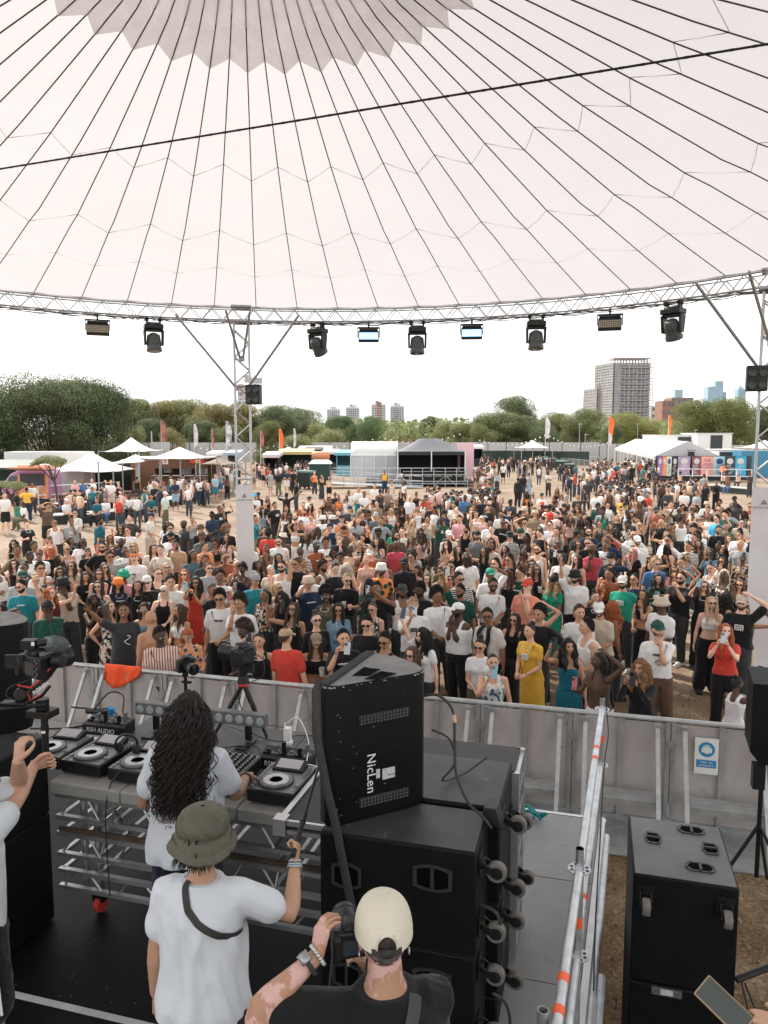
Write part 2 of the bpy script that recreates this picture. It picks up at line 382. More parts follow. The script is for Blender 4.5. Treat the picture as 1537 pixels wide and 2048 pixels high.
# ---- lights hung from the ring
M_fix=mat('fixture_black',(.018,.02,.02),.45,0,.2,20);M_fixg=mat('fixture_grey',(.07,.085,.08),.4,0,.2,20)
M_led=mat('led_lens_warm',(.34,.30,.22),.3,0,.3,90)
M_ledb=mat('led_lit_blue',(.3,.6,.9),.3,emit=((.30,.62,1.0),1.6))
def hang_pt(px): # ring point under that column of the picture
 best=None
 for k in range(-900,900):
  a=R(k*.1);c=cring(10.0,a,6.8);v=c - Vc((0,0,CAMH));d=v.y*cp - v.z*sp_
  if d < 1: continue
  x=768.5 + FPX*v.x / d
  if best is None or abs(x - px) < best[0]: best=(abs(x - px),c,a)
 return best[1],best[2]
def moving_head(px,tilt,pan,label,fins):
 c,a=hang_pt(px);c=c - UZ*.02
 t=empty('moving_head_light',c,label,'stage light','stage lights hung along the ring truss')
 face=math.atan2(c.x,c.y);M=rotz(-face + pan)
 mb=MB();mb.box(c + M @ Vc((0,0,-.12)),(.40,.30,.11),M);mb.box(c + M @ Vc((0,0,-.05)),(.30,.2,.05),M)
 mb.build('base',M_fix,t,bevel=.02)
 for s in (-.14,.14):
  mb=MB();mb.box(c + M @ Vc((s,0,-.03)),(.035,.12,.09),M);mb.cyl(c + M @ Vc((s,-.05,.04)),c + M @ Vc((s,.05,.04)),.045,n=10);mb.build('clamp',M_blkm,t)
 mb=MB()
 mb.box(c + M @ Vc((0,0,-.20)),(.40,.16,.05),M)
 for s in (-1,1):
  mb.hull8([c + M @ Vector(q) for q in ((s*.185 - .02,-.07,-.52),(s*.185 + .02,-.07,-.52),(s*.185 + .02,.07,-.52),(s*.185 - .02,.07,-.52),
   (s*.19 - .025,-.10,-.19),(s*.19 + .025,-.10,-.19),(s*.19 + .025,.10,-.19),(s*.19 - .025,.10,-.19))])
 mb.build('yoke',M_fix,t,bevel=.012)
 h=c + UZ*-.45;ax=M @ (Matrix.Rotation(tilt,3,'X') @ Vc((0,0,1)))
 mb=MB();mb.lathe([(0,-.20),(.07,-.195),(.12,-.16),(.145,-.09),(.15,0),(.15,.10),(.165,.14),(.165,.2),(.15,.205),(0,.205)],h,ax,20)
 if fins:
  F=frame_z(ax)
  for i in range(12):
   q=2*math.pi*i / 12;d=F @ Vc((cos(q),sin(q),0))
   mb.cyl(h + d*.13 - ax*.15,h + d*.155 + ax*.08,.012,n=4)
 mb.build('lamp_head',M_fixg,t)
 mb=MB();mb.lathe([(0,.006),(.13,.005),(.13,0)],h + ax*.205,ax,20);mb.build('lens',M_lens,t)
def led_panel(px,lit,label):
 c,a=hang_pt(px)
 t=empty('led_wash_light',c,label,'stage light','stage lights hung along the ring truss')
 M=rotz(-math.atan2(c.x,c.y)) @ Matrix.Rotation(R(-22),3,'X')
 mb=MB();mb.box(c + M @ Vc((0,.0,-.30)),(.46,.12,.24),M);mb.box(c + M @ Vc((0,-.01,-.16)),(.42,.16,.05),M);mb.build('body',M_fix,t,bevel=.012)
 mb=MB()
 for s in (-1,1): mb.box(c + M @ Vc((s*.245,0,-.20)),(.02,.05,.22),M)
 mb.box(c + Vc((0,0,-.07)),(.5,.05,.02),M);mb.cyl(c - UZ*.08,c + UZ*.05,.02,n=8);mb.build('bracket',M_blkm,t)
 mb=MB()
 for i in range(12):
  for j in range(4): mb.box(c + M @ Vc((-.192 + i*.035,-.065,-.385 + j*.042)),(.028,.014,.034),M)
 mb.build('led_array',M_ledb if lit else M_led,t)
led_panel(195,0,'unlit beige led wash panel, the one hung over the broad tree')
moving_head(307,R(168),R(8),'round headed moving light hung left of the column braces, lens away from view',1)
moving_head(635,R(-140),R(-40),'tilted moving light hung just right of the column braces',0)
led_panel(737,1,'led wash panel glowing blue, first to the right of the column')
moving_head(835,R(172),R(0),'round headed moving light hung between the two blue glowing panels',1)
led_panel(945,1,'led wash panel glowing blue, above the gap between tent and tower block')
moving_head(1073,R(170),R(5),'round headed moving light hung right of both blue glowing panels',1)
led_panel(1220,0,'unlit beige led wash panel hung above the scaffolded tower block')
moving_head(1348,R(-155),R(-30),'large tilted moving light hung beside the right column brace',0)
def blinder(c,label):
 t=empty('blinder_light',c,label,'stage light');M=SR;c=Vector(c)
 mb=MB();mb.box(c,(.34,.16,.44),M);mb.build('body',M_fix,t,bevel=.015);mb=MB()
 for j in (-1,1):
  for i in (-1,1): mb.lathe([(.0,.0),(.055,.01),(.07,.03),(.075,.03),(.075,0)],c + M @ Vc((i*.083,-.085,j*.105)),M @ Vc((0,-1,0)),14)
 mb.build('lamp',M_fixg,t)
blinder(P(508,789,17.1),'black four lamp blinder light clamped to the column in the crowd')
blinder(P(1514,757,13.3),'black four lamp blinder light clamped to the column at the picture edge')
# ---------------------------------------------------------------- trees
M_bark=mat('bark',(.10,.075,.055),.9,0,.3,5,.4,12)
def leafmat(name,c1,c2):
 m=bpy.data.materials.new(name);m.use_nodes=True;t=m.node_tree;b=t.nodes['Principled BSDF'];l=t.links.new
 b.inputs['Roughness'].default_value=.6;b.inputs['Specular IOR Level'].default_value=.25
 g_=N(t,'ShaderNodeNewGeometry');r=N(t,'ShaderNodeValToRGB');e=r.color_ramp.elements
 e[0].color=(*c1,1);e[1].color=(*c2,1);l(g_.outputs['Random Per Island'],r.inputs[0])
 oi=N(t,'ShaderNodeObjectInfo');mx_=N(t,'ShaderNodeMix',data_type='RGBA',blend_type='MULTIPLY');mx_.inputs[0].default_value=1
 l(r.outputs[0],mx_.inputs[6]);l(oi.outputs['Color'],mx_.inputs[7]);tcx=N(t,'ShaderNodeTexCoord');nzx=N(t,'ShaderNodeTexNoise',Scale=5.0,Detail=5.0,Roughness=.7);l(tcx.outputs['Object'],nzx.inputs[0]);mrx=N(t,'ShaderNodeMapRange');mrx.inputs[1].default_value=.35;mrx.inputs[2].default_value=.65;mrx.inputs[3].default_value=.6;mrx.inputs[4].default_value=1.45;l(nzx.outputs['Fac'],mrx.inputs[0]);sc_=N(t,'ShaderNodeVectorMath',operation='SCALE');l(mx_.outputs[2],sc_.inputs[0]);l(mrx.outputs[0],sc_.inputs['Scale']);l(sc_.outputs[0],b.inputs['Base Color'])
 tr=N(t,'ShaderNodeBsdfTranslucent');l(mx_.outputs[2],tr.inputs[0]);ms=N(t,'ShaderNodeMixShader');ms.inputs[0].default_value=.35
 l(b.outputs[0],ms.inputs[1]);l(tr.outputs[0],ms.inputs[2]);l(ms.outputs[0],t.nodes['Material Output'].inputs[0])
 return m
M_leaf=leafmat('leaves',(.085,.105,.055),(.235,.25,.14))
def tree_meshes(seed,nleaf,shape,leaf):
 """crown of leaf tufts on several branch lobes inside a unit height; shape: (radius/height, trunk share, lobes)"""
 rd=np.random.RandomState(seed);rr=random.Random(seed);rad,tr,nl=shape
 tb=MB();tb.tube([(0,0,-.02),(rr.uniform(-.01,.01),0,tr*.6),(rr.uniform(-.02,.02),.01,tr),(0,0,.6)],[.032,.024,.02,.008],7)
 lobes=[]
 for i in range(nl):
  a=rr.uniform(0,6.28) ;h=rr.uniform(0,1) ** .8;z=tr + .04 + (.84 - tr)*h
  prof=sin(math.pi*min(1,.25 + .75*(1 - h)) ** .8) ;ro=rad*rr.uniform(.5,.85)*(.3 + .7*math.sqrt(max(0,1 - (h*.97) ** 2)))
  c=Vc((ro*cos(a),ro*sin(a),z));s=rr.uniform(.11,.19)*(rad / .42) ** .7
  lobes.append((c,s));tb.tube([(0,0,tr*rr.uniform(.7,1)),c*.5 + Vc((0,0,tr*.35)),c],[.009,.005,.002],5)
 [lobes.append((Vc((rad*.72*cos(q*.9),rad*.72*sin(q*.9),.13 + .05*(q % 2))),.15)) for q in range(7)];lobes.append((Vc((0,0,.84)),.15));lobes.append((Vc((0,0,.6)),rad*.5))
 vs=[];n=nleaf
 idx=rd.randint(0,len(lobes),n);u=rd.normal(size=(n,3));u /= np.linalg.norm(u,axis=1)[:,None]
 q=rd.uniform(.55,1.1,n) ** .5
 cc=np.array([list(l_[0]) for l_ in lobes])[idx];ss=np.array([l_[1] for l_ in lobes])[idx]
 ctr=cc + u*(ss*q)[:,None]*np.array([1.15,1.15,.8])
 clump=rd.normal(size=(n,3))*.008;ctr += clump
 d1=rd.normal(size=(n,3));d1 /= np.linalg.norm(d1,axis=1)[:,None]
 nn=u + rd.normal(size=(n,3))*.6;d2=np.cross(nn,d1);d2 /= (np.linalg.norm(d2,axis=1)[:,None] + 1e-9)
 d1=np.cross(d2,nn);d1 /= (np.linalg.norm(d1,axis=1)[:,None] + 1e-9)
 s=(rd.uniform(.6,1.4,n)*leaf)[:,None]
 V=np.stack([ctr - d1*s,ctr + d2*s*.55,ctr + d1*s,ctr - d2*s*.55],1).reshape(-1,3)
 me=bpy.data.meshes.new('crown');me.vertices.add(4*n);me.vertices.foreach_set('co',V.ravel())
 me.loops.add(4*n);me.loops.foreach_set('vertex_index',np.arange(4*n));me.polygons.add(n)
 me.polygons.foreach_set('loop_start',np.arange(0,4*n,4));me.polygons.foreach_set('loop_total',np.full(n,4));me.update(calc_edges=True)
 me.materials.append(M_leaf)
 return me,tb.mesh('trunk',M_bark)
PROTO=[tree_meshes(11,130000,(.55,.10,44),.0068),tree_meshes(23,60000,(.42,.06,30),.009),tree_meshes(37,60000,(.5,.04,32),.009),tree_meshes(51,20000,(.36,.08,18),.014),tree_meshes(77,20000,(.6,.02,26),.014)]
def tree(px,ytop,Y,wpx,label,proto,col,group='trees beyond the fence',base=None):
 p=P(px,ytop,Y);h=p.z*1.03;t=empty('tree',(p.x,Y,0),label,'tree',group,rz=(px*1.7) % 6.28)
 wx=wpx / FPX*Y / 2 / {0: .55,1: .42,2: .5,3: .36,4: .6}[proto] / .98
 t.scale=(wx,wx,h)
 cme,tme=PROTO[proto]
 o=bpy.data.objects.new('crown',cme);C.objects.link(o);o.parent=t;o.color=(*col,1)
 o=bpy.data.objects.new('trunk',tme);C.objects.link(o);o.parent=t
G1,G2,G3,G4,G5=(.75,.85,.75),(1.1,1.1,.92),(1.5,1.42,1.2),(1.0,1.08,1.0),(1.45,1.2,.95)
for a in [
 (95,757,66,250,'broad dark green tree at the far left, behind the pink and orange van',0,(.72,.8,.72)),
 (188,765,70,170,'dark spreading tree overhanging the tall pointed white tent',0,(.5,.6,.5)),
 (-12,800,62,110,'very dark tree cut by the picture edge behind the green stall roof',2,(.5,.6,.5)),
 (265,797,150,95,'olive tree just beyond the broad dark one, above the pointed white tent peak',1,G2),
 (318,802,155,110,'brownish green tree behind the dark and red feather flag',2,G5),
 (370,800,158,110,'yellowish tree above the thin white feather flag',1,G3),
 (425,808,150,100,'tawny tree left of the truss column behind the tall white blue flag',2,G5),
 (300,838,135,70,'low green tree behind the grey sheet on scaffolding',1,G1),
 (272,858,120,50,'low pale olive tree above the pointed tent tips',4,G3),
 (345,860,118,60,'small golden bush tree beside the grey sheet',4,G5),
 (405,842,132,80,'dark green tree between the two white feather flags',1,G1),
 (455,850,130,70,'olive low tree directly left of the column foot above the hoarding',2,G2),
 (492,806,150,80,'brown tinged tall tree seen through the truss column',3,G5),
 (536,842,112,62,'round clipped dark tree with a golden rim right of the column',2,(1.0,.95,.7)),
 (552,812,150,100,'grey green tree rising right of the blinder light',1,G4),
 (600,816,160,100,'grey green tree left of the first white tower',2,G4),
 (640,850,150,70,'pale low tree under the first white tower',4,G3),
 (682,832,170,66,'dark round tree standing in front of the white towers',1,(.75,.95,.85)),
 (660,862,130,90,'blossom pale bush row tree behind the orange inflatable',4,G3),
 (712,848,150,42,'dark slim tree under the second white tower',3,G1),
 (744,832,140,62,'dark green tree before the tower with the brick stripe',2,(.85,1.1,.9)),
 (600,872,120,80,'pale low bushy tree above the yellow stall',4,G3),
 (862,832,190,50,'feathery tree just right of the long brown roof',3,G4),
 (890,845,170,70,'pale olive tree above the black peaked tent',4,G3),
 (930,846,165,70,'pale tree above the pink panel',1,G3),
 (1030,793,190,92,'tall round tree rising above the wood in the middle distance',2,G4),
 (1000,826,160,120,'broad green tree in front of the tall round one',1,G2),
 (1062,832,160,90,'green tree behind the white feather flag with pink print',2,G4),
 (1115,826,175,80,'pale grey green tree left of the scaffolded block',1,G3),
 (1172,818,150,96,'mid green tree at the foot of the low scaffolded block',2,G2),
 (1262,826,140,110,'golden topped tree at the foot of the tall scaffolded block',2,(1.6,1.5,.95)),
 (1225,850,130,60,'dark low tree behind the orange feather flag',4,G1),
 (1325,842,220,60,'small pale tree beside the brick house',4,G3),
 (1392,800,120,100,'large green tree below the blue glass towers',2,(1.2,1.2,.8)),
 (1460,800,118,120,'large dark tree behind the white cabins, right of the other large one',0,(1.15,1.15,.75)),
 (1535,812,125,70,'dark tree seen through the truss column at the picture edge',1,G1),
 (965,852,145,70,'low bushy tree above the white gable tent end',4,G2),
 (1090,856,140,80,'low dark bushy tree above the long grey hoarding',4,G1),
 ]: tree(*a)
fo = MB()                                 # wood beyond: low mass that closes the gaps
rd=random.Random(9)
for i in range(9000):
 px=rd.uniform(225,1510);Y=rd.uniform(176,215);p=P(px,rd.triangular(836,885,870),Y)
 s=rd.uniform(.25,.7);a,b=Vc((rd.uniform(-1,1),rd.uniform(-.4,.4),rd.uniform(-1,1))).normalized()*s,Vc((rd.uniform(-1,1),rd.uniform(-.4,.4),rd.uniform(-1,1))).normalized()*s
 fo.add([p - a,p + b,p + a,p - b],[(0,1,2,3)])
o=fo.build('treeline',M_leaf,angle=0);o.color=(1.3,1.35,1.1,1);tag(o,'low mixed wood closing the gaps between the trees beyond the fence','wood',kind='stuff')
# ---------------------------------------------------------------- far buildings
M_conc=mat('pale_concrete',(.50,.51,.52),.8,0,.08,.05);M_concd=mat('grey_concrete',(.24,.25,.26),.8,0,.15,.08)
M_win=mat('far_window',(.06,.085,.10),.15,0,.2,.3,spec=.7);M_winl=mat('window_pale',(.22,.27,.30),.2,0,.3,.4,spec=.7)
M_brick=mat('brick',(.30,.17,.115),.85,0,.15,.6);M_brickr=mat('red_brick',(.26,.15,.11),.85,0,.15,.3)
M_roofb=mat('roof_tile',(.17,.145,.13),.85,0,.2,.4);M_bglass=mat('blue_glass',(.27,.42,.50),.35,0,.1,.02,spec=.6)
M_bglass2=mat('blue_glass_pale',(.34,.46,.54),.35,0,.1,.02,spec=.5)
def tower(px0,px1,ytop,Y,label,stripe=False):
 a,b=P(px0,ytop,Y),P(px1,ytop,Y);w_,h=b.x - a.x,a.z;x=(a.x + b.x) / 2;t=empty('tower_block',(x,Y,0),label,'tower block','white residential towers beyond the trees')
 mb=MB();mb.box((x,Y + w_*.4,h*.46),(w_*.9,w_*.75,h*.92));mb.box((x,Y + w_*.35,h*.955),(w_*.45,w_*.3,h*.08));mb.box((x - w_*.1,Y + w_*.3,h*.985),(w_*.16,w_*.2,h*.03));mb.build('wall',M_conc,t)
 mb=MB();n=14
 for k in range(n):
  for i in range(6):
   if stripe and i in (2,3): continue
   mb.box((x - w_*.36 + w_*.144*i,Y + w_*.025 - .15,h*(.06 + .86*k / n)),(w_*.085,.3,h*.028))
 mb.build('glazing',M_win,t);mb=MB()
 for k in range(n):
  for s in (-1,1): mb.box((x + s*w_*.47,Y + w_*.25,h*(.04 + .86*k / n)),(w_*.06,w_*.3,h*.022))
  mb.box((x,Y + .0 + w_*.0,h*(.035 + .86*k / n)),(w_*.3,.9,h*.012))
 mb.build('balcony',M_conc,t)
 if stripe: mb=MB();mb.box((x + w_*.02,Y + .1,h*.5),(w_*.28,.8,h*.93));mb.build('brick_shaft',M_brickr,t)
tower(653,681,813,900,'white residential tower farthest left of the four beyond the trees')
tower(691,720,809,900,'white residential tower second of four, above the dark round tree')
tower(742,773,802,880,'white residential tower with a red brick stripe up its middle',True)
tower(780,810,806,900,'white residential tower just right of the brick striped one')
def glass_tower(px0,px1,ytop,Y,label,m,crown=0):
 a,b=P(px0,ytop,Y),P(px1,ytop,Y);w_,h=b.x - a.x,a.z;x=(a.x + b.x) / 2;t=empty('glass_tower',(x,Y,0),label,'skyscraper','distant glass towers on the skyline')
 mb=MB();mb.box((x,Y + w_ / 2,h / 2),(w_,w_,h));mb.build('facade',m,t)
 mb=MB()
 for k in range(int(h / 7)): mb.box((x,Y + w_ / 2,5 + k*7),(w_*1.01,w_*1.01,.9))
 for i in range(7): mb.box((x - w_*.5 + w_*i / 6,Y - .3,h / 2),(1.0,1.2,h))
 if crown:
  for s,c in ((.75,.03),(.45,.06),(.2,.1)): mb.box((x,Y + w_ / 2,h*(1 + c / 2)),(w_*s,w_*s,h*c))
 mb.build('floor_band',M_bglass2,t)
glass_tower(1351,1366,779,1900,'pale blue glass tower standing alone left of the others',M_bglass2)
glass_tower(1417,1439,773,2000,'blue glass slab tower under the right column brace',M_bglass)
glass_tower(1432,1447,762,2100,'tallest pale glass tower, tucked behind the blue slab',M_bglass2)
glass_tower(1446,1453,784,2120,'narrow low glass tower at the side of the tallest one',M_bglass2)
glass_tower(1477,1492,779,1900,'blue tower with a stepped crown, farthest right on the skyline',M_bglass,1)
# scaffolded block
M_net=mat('scaffold_net',(.30,.315,.32),.8,0,.2,.4);M_scp=mat('far_scaffold',(.42,.38,.37),.6,.2,.2,.5)
def scaff_block(px0,px1,pxs,ytop,Y,floors,label):
 a,b,c=P(px0,ytop,Y),P(px1,ytop,Y),P(pxs,ytop,Y);h=a.z;x0,x1=c.x,b.x;w_=x1 - x0;D=16
 t=empty('scaffolded_block',((x0 + x1) / 2,Y,0),label,'tower block','blocks wrapped in scaffolding')
 sk=(c.x - a.x) ;fh=h*.93 / floors
 def q(x,y,z): return (x - sk*(y / D) if x <= x0 + .01 else x,Y + y,z)
 mb=MB();mb.hull8([q(x0,1,0),q(x1,1,0),q(x1,D,0),q(x0,D,0),q(x0,1,h*.93),q(x1,1,h*.93),q(x1,D,h*.93),q(x0,D,h*.93)]);mb.build('wall',M_concd,t)
 mb=MB();mw=MB();nb=max(4,int(w_ / 2.6))
 for k in range(floors):
  z=k*fh
  mb.box(((x0 + x1) / 2 + w_*.1,Y + .5,z + fh*.12),(w_*.78,1.1,fh*.24))
  for i in range(nb):
   if i % 5 == 4: continue
   mw.box((x0 + w_*(i + .5) / nb,Y + .9,z + fh*.6),(w_ / nb*.62,.3,fh*.55))
 mb.build('balcony',mat('block_concrete',(.30,.31,.315),.8,0,.1,.1),t);mw.build('glazing',M_winl,t)
 mb=MB();ns=11
 for i in range(ns):
  x=x0 - .8 + (w_ + 1.6)*i / (ns - 1);mb.box((x,Y - .9,h / 2),(.16,.16,h));
 for i in range(9):
  y=D*i / 8;mb.box((x0 - sk*y / D - .8,Y + y,h / 2),(.16,.16,h));mb.box((x1 + .8,Y + y,h / 2),(.16,.16,h))
 for k in range(floors*2 + 3):
  z=h*k / (floors*2 + 2)
  mb.box(((x0 + x1) / 2,Y - .9,z),(w_ + 1.8,.14,.14));mb.cyl((x0 - .8,Y - .9,z),(x0 - sk - .8,Y + D,z),.09,n=4);mb.box((x1 + .8,Y + D / 2,z),(.14,D,.14))
 for k in range(floors): mb.cyl((x1 + .8,Y - .9,k*fh),(x1 + 1.6,Y - 1.2,k*fh + .2),.1,n=4)
 mb.build('scaffolding',M_scp,t)
 mb=MB();mb.box((x0 + w_*.08,Y - .75,h*.47),(w_*.16,.06,h*.86));mb.grid([[(x0 - .7,Y - .7,.3),(x0 - sk - .7,Y + D,.3)],[(x0 - .7,Y - .7,h*.93),(x0 - sk - .7,Y + D,h*.93)]])
 mb.build('netting',M_net,t)
 if floors > 10:
  mb=MB()
  for i in range(12): mb.box((x0 + w_*(.06 + .08*i),Y + 3,h*.955),(.5,.5,h*.05))
  mb.box(((x0 + x1) / 2,Y + 6,h*.985),(w_*.98,D*.7,.35));mb.build('roof_frame',M_scp,t)
scaff_block(1214,1304,1230,713,360,15,'tall grey tower block wrapped in scaffolding with an open frame on top')
scaff_block(1189,1216,1197,768,372,9,'lower scaffolded block tucked behind the tall one')
def plain_building(px0,px1,ytop,Y,label,m,storeys,roof=None,depth=12,name='building',arch=False):
 a,b=P(px0,ytop,Y),P(px1,ytop,Y);h=a.z;w_=b.x - a.x;x=(a.x + b.x) / 2;t=empty(name,(x,Y,0),label,'building')
 hw=h*(.52 if roof else 1);mb=MB();mb.box((x,Y + depth / 2,hw / 2),(w_,depth,hw));mb.build('wall',m,t);mw=MB();n=max(3,int(w_ / 3))
 for k in range(storeys):
  for i in range(n):
   mw.box((x - w_ / 2 + w_*(i + .5) / n,Y - .06,hw*(k + .58) / storeys),(w_ / n*.45,.16,hw / storeys*.45))
 mw.build('glazing',M_win,t)
 if roof:
  mb=MB();mb.hull8([(x - w_ / 2 - .5,Y - .6,hw),(x + w_ / 2 + .5,Y - .6,hw),(x + w_ / 2 + .5,Y + depth + .6,hw),(x - w_ / 2 - .5,Y + depth + .6,hw),
   (x - w_ / 2 + 1,Y + depth*.45,h*.97),(x + w_ / 2 - 1,Y + depth*.45,h*.97),(x + w_ / 2 - 1,Y + depth*.55,h*.97),(x - w_ / 2 + 1,Y + depth*.55,h*.97)]);r=mb.build('roof',roof,t)
  for f in (.2,.62,.78): mb=MB();mb.box((x - w_ / 2 + w_*f,Y + depth / 2,h*.97),(1.3,1.3,h*.14));mb.build('chimney',M_brick,r)
 return t
plain_building(770,850,843,230,'long old house with brown hipped roof and brick walls beyond the black tent',M_brick,2,M_roofb,14,'brick_house')
plain_building(1304,1350,852,240,'brick house with arched windows beside the orange feather flag',M_brick,2,M_roofb,10,'brick_house')
plain_building(1326,1352,801,420,'brown brick flats with a pink upper storey under the lone glass tower',M_brickr,5)
plain_building(1344,1388,795,440,'stepped brown flats with long concrete balconies',mat('brown_flats',(.24,.19,.16),.8,0,.15,.2),6)
plain_building(1303,1332,812,480,'low pale flats between scaffolded block and brown flats',M_conc,5)
plain_building(468,492,800,300,'pale stepped tower top seen through the truss column',M_conc,6)
plain_building(476,486,768,305,'slim turret rising above the pale tower top',mat('turret',(.42,.36,.34),.8),9)
# tower crane
c0=P(507,800,420);t=empty('tower_crane',(c0.x,420,0),'thin white tower crane mast rising behind the truss column','crane');mb=MB();zt=P(507,640,420).z;zj=P(507,765,420).z
x=c0.x
for sx in (-1,1):
 for sy in (-1,1): mb.cyl((x + sx*1.3,420 + sy*1.3,0),(x + sx*1.3,420 + sy*1.3,zj),.2,n=4)
for k in range(26): s=1 if k % 2 else -1;mb.cyl((x + s*1.3,418.7,zj*k / 26),(x - s*1.3,418.7,zj*(k + 1) / 26),.14,n=4)
mb.build('mast',M_white,t);mb=MB()
for dx in (-.7,.7): mb.cyl((x + dx,420,zj),(x + 1.5 + dx*.3,420,zt),.18,n=4)
for k in range(20): a,b=k / 20,(k + 1) / 20;mb.cyl((x - .7 + 1.5*a,420,zj + (zt - zj)*a),(x + .7 + 1.5*b,420,zj + (zt - zj)*b),.12,n=4)
mb.build('jib',M_white,t);mb=MB();mb.box((x + 1.5,420,zj + 1),(7,2.6,3.2));mb.box((x - 3.4,420,zj + 2),(2.2,2,4));mb.build('machine_deck',mat('crane_grey',(.35,.37,.37),.6),t)
# ---------------------------------------------------------------- festival ground
M_tent=mat('tent_white',(.80,.79,.78),.6,0,.04,.6,trans=.25);M_tent_shade=mat('tent_gable_shade',(.62,.61,.62),.65,0,.05,.6,trans=.2)  # gable cloth is greyed: the shade on that end is put into its colour
M_tentc=mat('tent_cream',(.72,.66,.62),.6,0,.05,.5,trans=.25);M_tentk=mat('tent_black',(.022,.024,.028),.55,0,.2,.8)
M_clear=mat('clear_sheet',(.50,.52,.54),.3,0,.1,.6);M_rust=mat('rusty_cladding',(.17,.085,.05),.75,0,.25,.5,wear=((.10,.05,.03),.55,2))
M_hoard=mat('hoarding',(.44,.43,.43),.7,0,.08,.3);M_scrim=mat('green_scrim',(.035,.055,.05),.8,0,.2,.5)
M_dkg=mat('dark_green_plastic',(.02,.055,.042),.45,0,.2,3);M_dkst=mat('dark_steel',(.05,.055,.06),.5,.3,.2,2)
M_yel=mat('yellow_paint',(.55,.42,.20),.6);M_blue=mat('blue_paint',(.17,.42,.52),.5);M_pink=mat('pink_panel',(.80,.52,.56),.7,0,.05,.4)
M_wood=mat('timber',(.30,.20,.12),.8,0,.25,1.5);M_purp=mat('purple_paint',(.40,.20,.36),.4);M_orp=mat('orange_paint',(.66,.28,.16),.5)
def Wb(px,py): return W(px,py,0)
def hoarding(pts,zt,label,m,post=True,name='fence'):
 c=sum((Vector(p) for p in pts),Vector()) / len(pts);t=empty(name,(c.x,c.y,0),label,'fence')
 pn=MB();ps=MB()
 for a,b in zip(pts,pts[1:]):
  a,b=Vector(a),Vector(b);n=max(1,int((b - a).length / 3));d=(b - a) / n;nr=Vc((d.y,-d.x,0)).normalized();M=axm(d.normalized(),-nr,UZ)
  for i in range(n):
   m0=a + d*(i + .5);pn.box(m0 + UZ*(zt / 2 + .03),(d.length - .04,.05,zt - .06),M)
   ps.box(a + d*i + UZ*zt / 2,(.09,.14,zt + .05),M)
 pn.build('panel',m,t);ps.build('posts',M_dkst,t);return t
hoarding([(P(x,880,Y).x,Y,0) for x,Y in ((215,120),(420,122),(700,124),(940,126),(1200,124))],3.1,'long grey perimeter hoarding running across in front of the trees',M_hoard)
hoarding([(P(x,880,Y).x,Y,0) for x,Y in ((1200,124),(1310,118),(1420,108),(1560,100))],2.9,'grey perimeter hoarding behind the white cabins by the picture edge',M_hoard)
hoarding([(P(x,880,Y).x,Y,0) for x,Y in ((955,112),(1010,113),(1180,106))],2.0,'dark scrim covered fence behind the wheelie bins and small gable tent',M_scrim)
hoarding([(P(x,880,Y).x,Y,0) for x,Y in ((-60,58),(105,56),(262,58))],2.35,'dark green scrim fence behind the white handrails',M_scrim)
hoarding([(P(x,880,Y).x,Y,0) for x,Y in ((-60,80),(80,78),(250,82))],2.6,'dark fence under the broad dark tree',M_scrim)
# ---- stretch tents with one or two peaks
def peak_tent(pc,peaks,half,rot,zc,label,m,poles=True,sag=.6):
 x0,y0=pc;t=empty('peak_tent',(x0,y0,0),label,'tent');n=28;rows=[];M=rotz(rot)
 for j in range(n + 1):
  row=[]
  for i in range(n + 1):
   u,v=-1 + 2*i / n,-1 + 2*j / n
   e=max(abs(u),abs(v));edge=(abs(u)*abs(v)) ** 2
   inn=1 - .10*(1 - edge)*(e ** 8)
   z=zc[0] + (zc[1] - zc[0])*(1 - edge)*(e ** 3)*0
   for (pu,pv,ph) in peaks:
    d=math.hypot((u - pu)*1.0,v - pv);z=max(z,zc[0] + (ph - zc[0])*max(0,1 - d / 1.25) ** 1.7)
   row.append(Vc((x0,y0,0)) + M @ Vc((u*half[0]*inn,v*half[1]*inn,0)) + UZ*(z + .12*edge))
  rows.append(row)
 mb=MB();mb.grid(rows);o=mb.build('canopy',m,t,angle=60);md=o.modifiers.new('thick','SOLIDIFY');md.thickness=.03
 pb=MB()
 for sx,sy in ((-1,-1),(1,-1),(1,1),(-1,1)):
  p=Vc((x0,y0,0)) + M @ Vc((sx*half[0],sy*half[1],0));pb.cyl(p,p + UZ*(zc[0] + .12),.05,n=6);pb.build('pole',M_galv,t);pb=MB()
 for pu,pv,ph in peaks:
  p=Vc((x0,y0,0)) + M @ Vc((pu*half[0],pv*half[1],0));pb.cyl(p,p + UZ*ph,.06,n=6);pb.build('pole',M_galv,t);pb=MB()
 return t
def pk(px,ytop,Y,pxl,pxr,yeave,dep,label,m=None,rot=0,two=None):
 c=P(px,ytop,Y);a,b=P(pxl,yeave,Y),P(pxr,yeave,Y);hx=(b.x - a.x) / 2;cx=(a.x + b.x) / 2
 peaks=[((c.x - cx) / hx,0,c.z)]
 if two: q=P(two[0],two[1],Y);peaks.append(((q.x - cx) / hx,0,q.z))
 return peak_tent((cx,Y),peaks,(hx,dep),rot,(a.z,c.z),label,m or M_tentc)
pk(183,903,54,118,262,941,3.5,'cream pointed stretch tent behind the handrails, between small pine and rusty kiosk')
pk(263,874,64,228,305,903,3.5,'tall bright white pointed tent peak overlapped by the dark tree',M_tent)
pk(272,908,50,222,300,925,2.2,'small cream pointed canopy joined to the rusty kiosk roof')
pk(360,893,52,300,418,917,2.6,'cream pointed tent top over the kiosk serving counter')
pk(438,915,56,408,480,928,2.4,'brown shaded stretch canopy at the end of the kiosk',mat('tent_brown',(.20,.14,.10),.7,trans=.1))
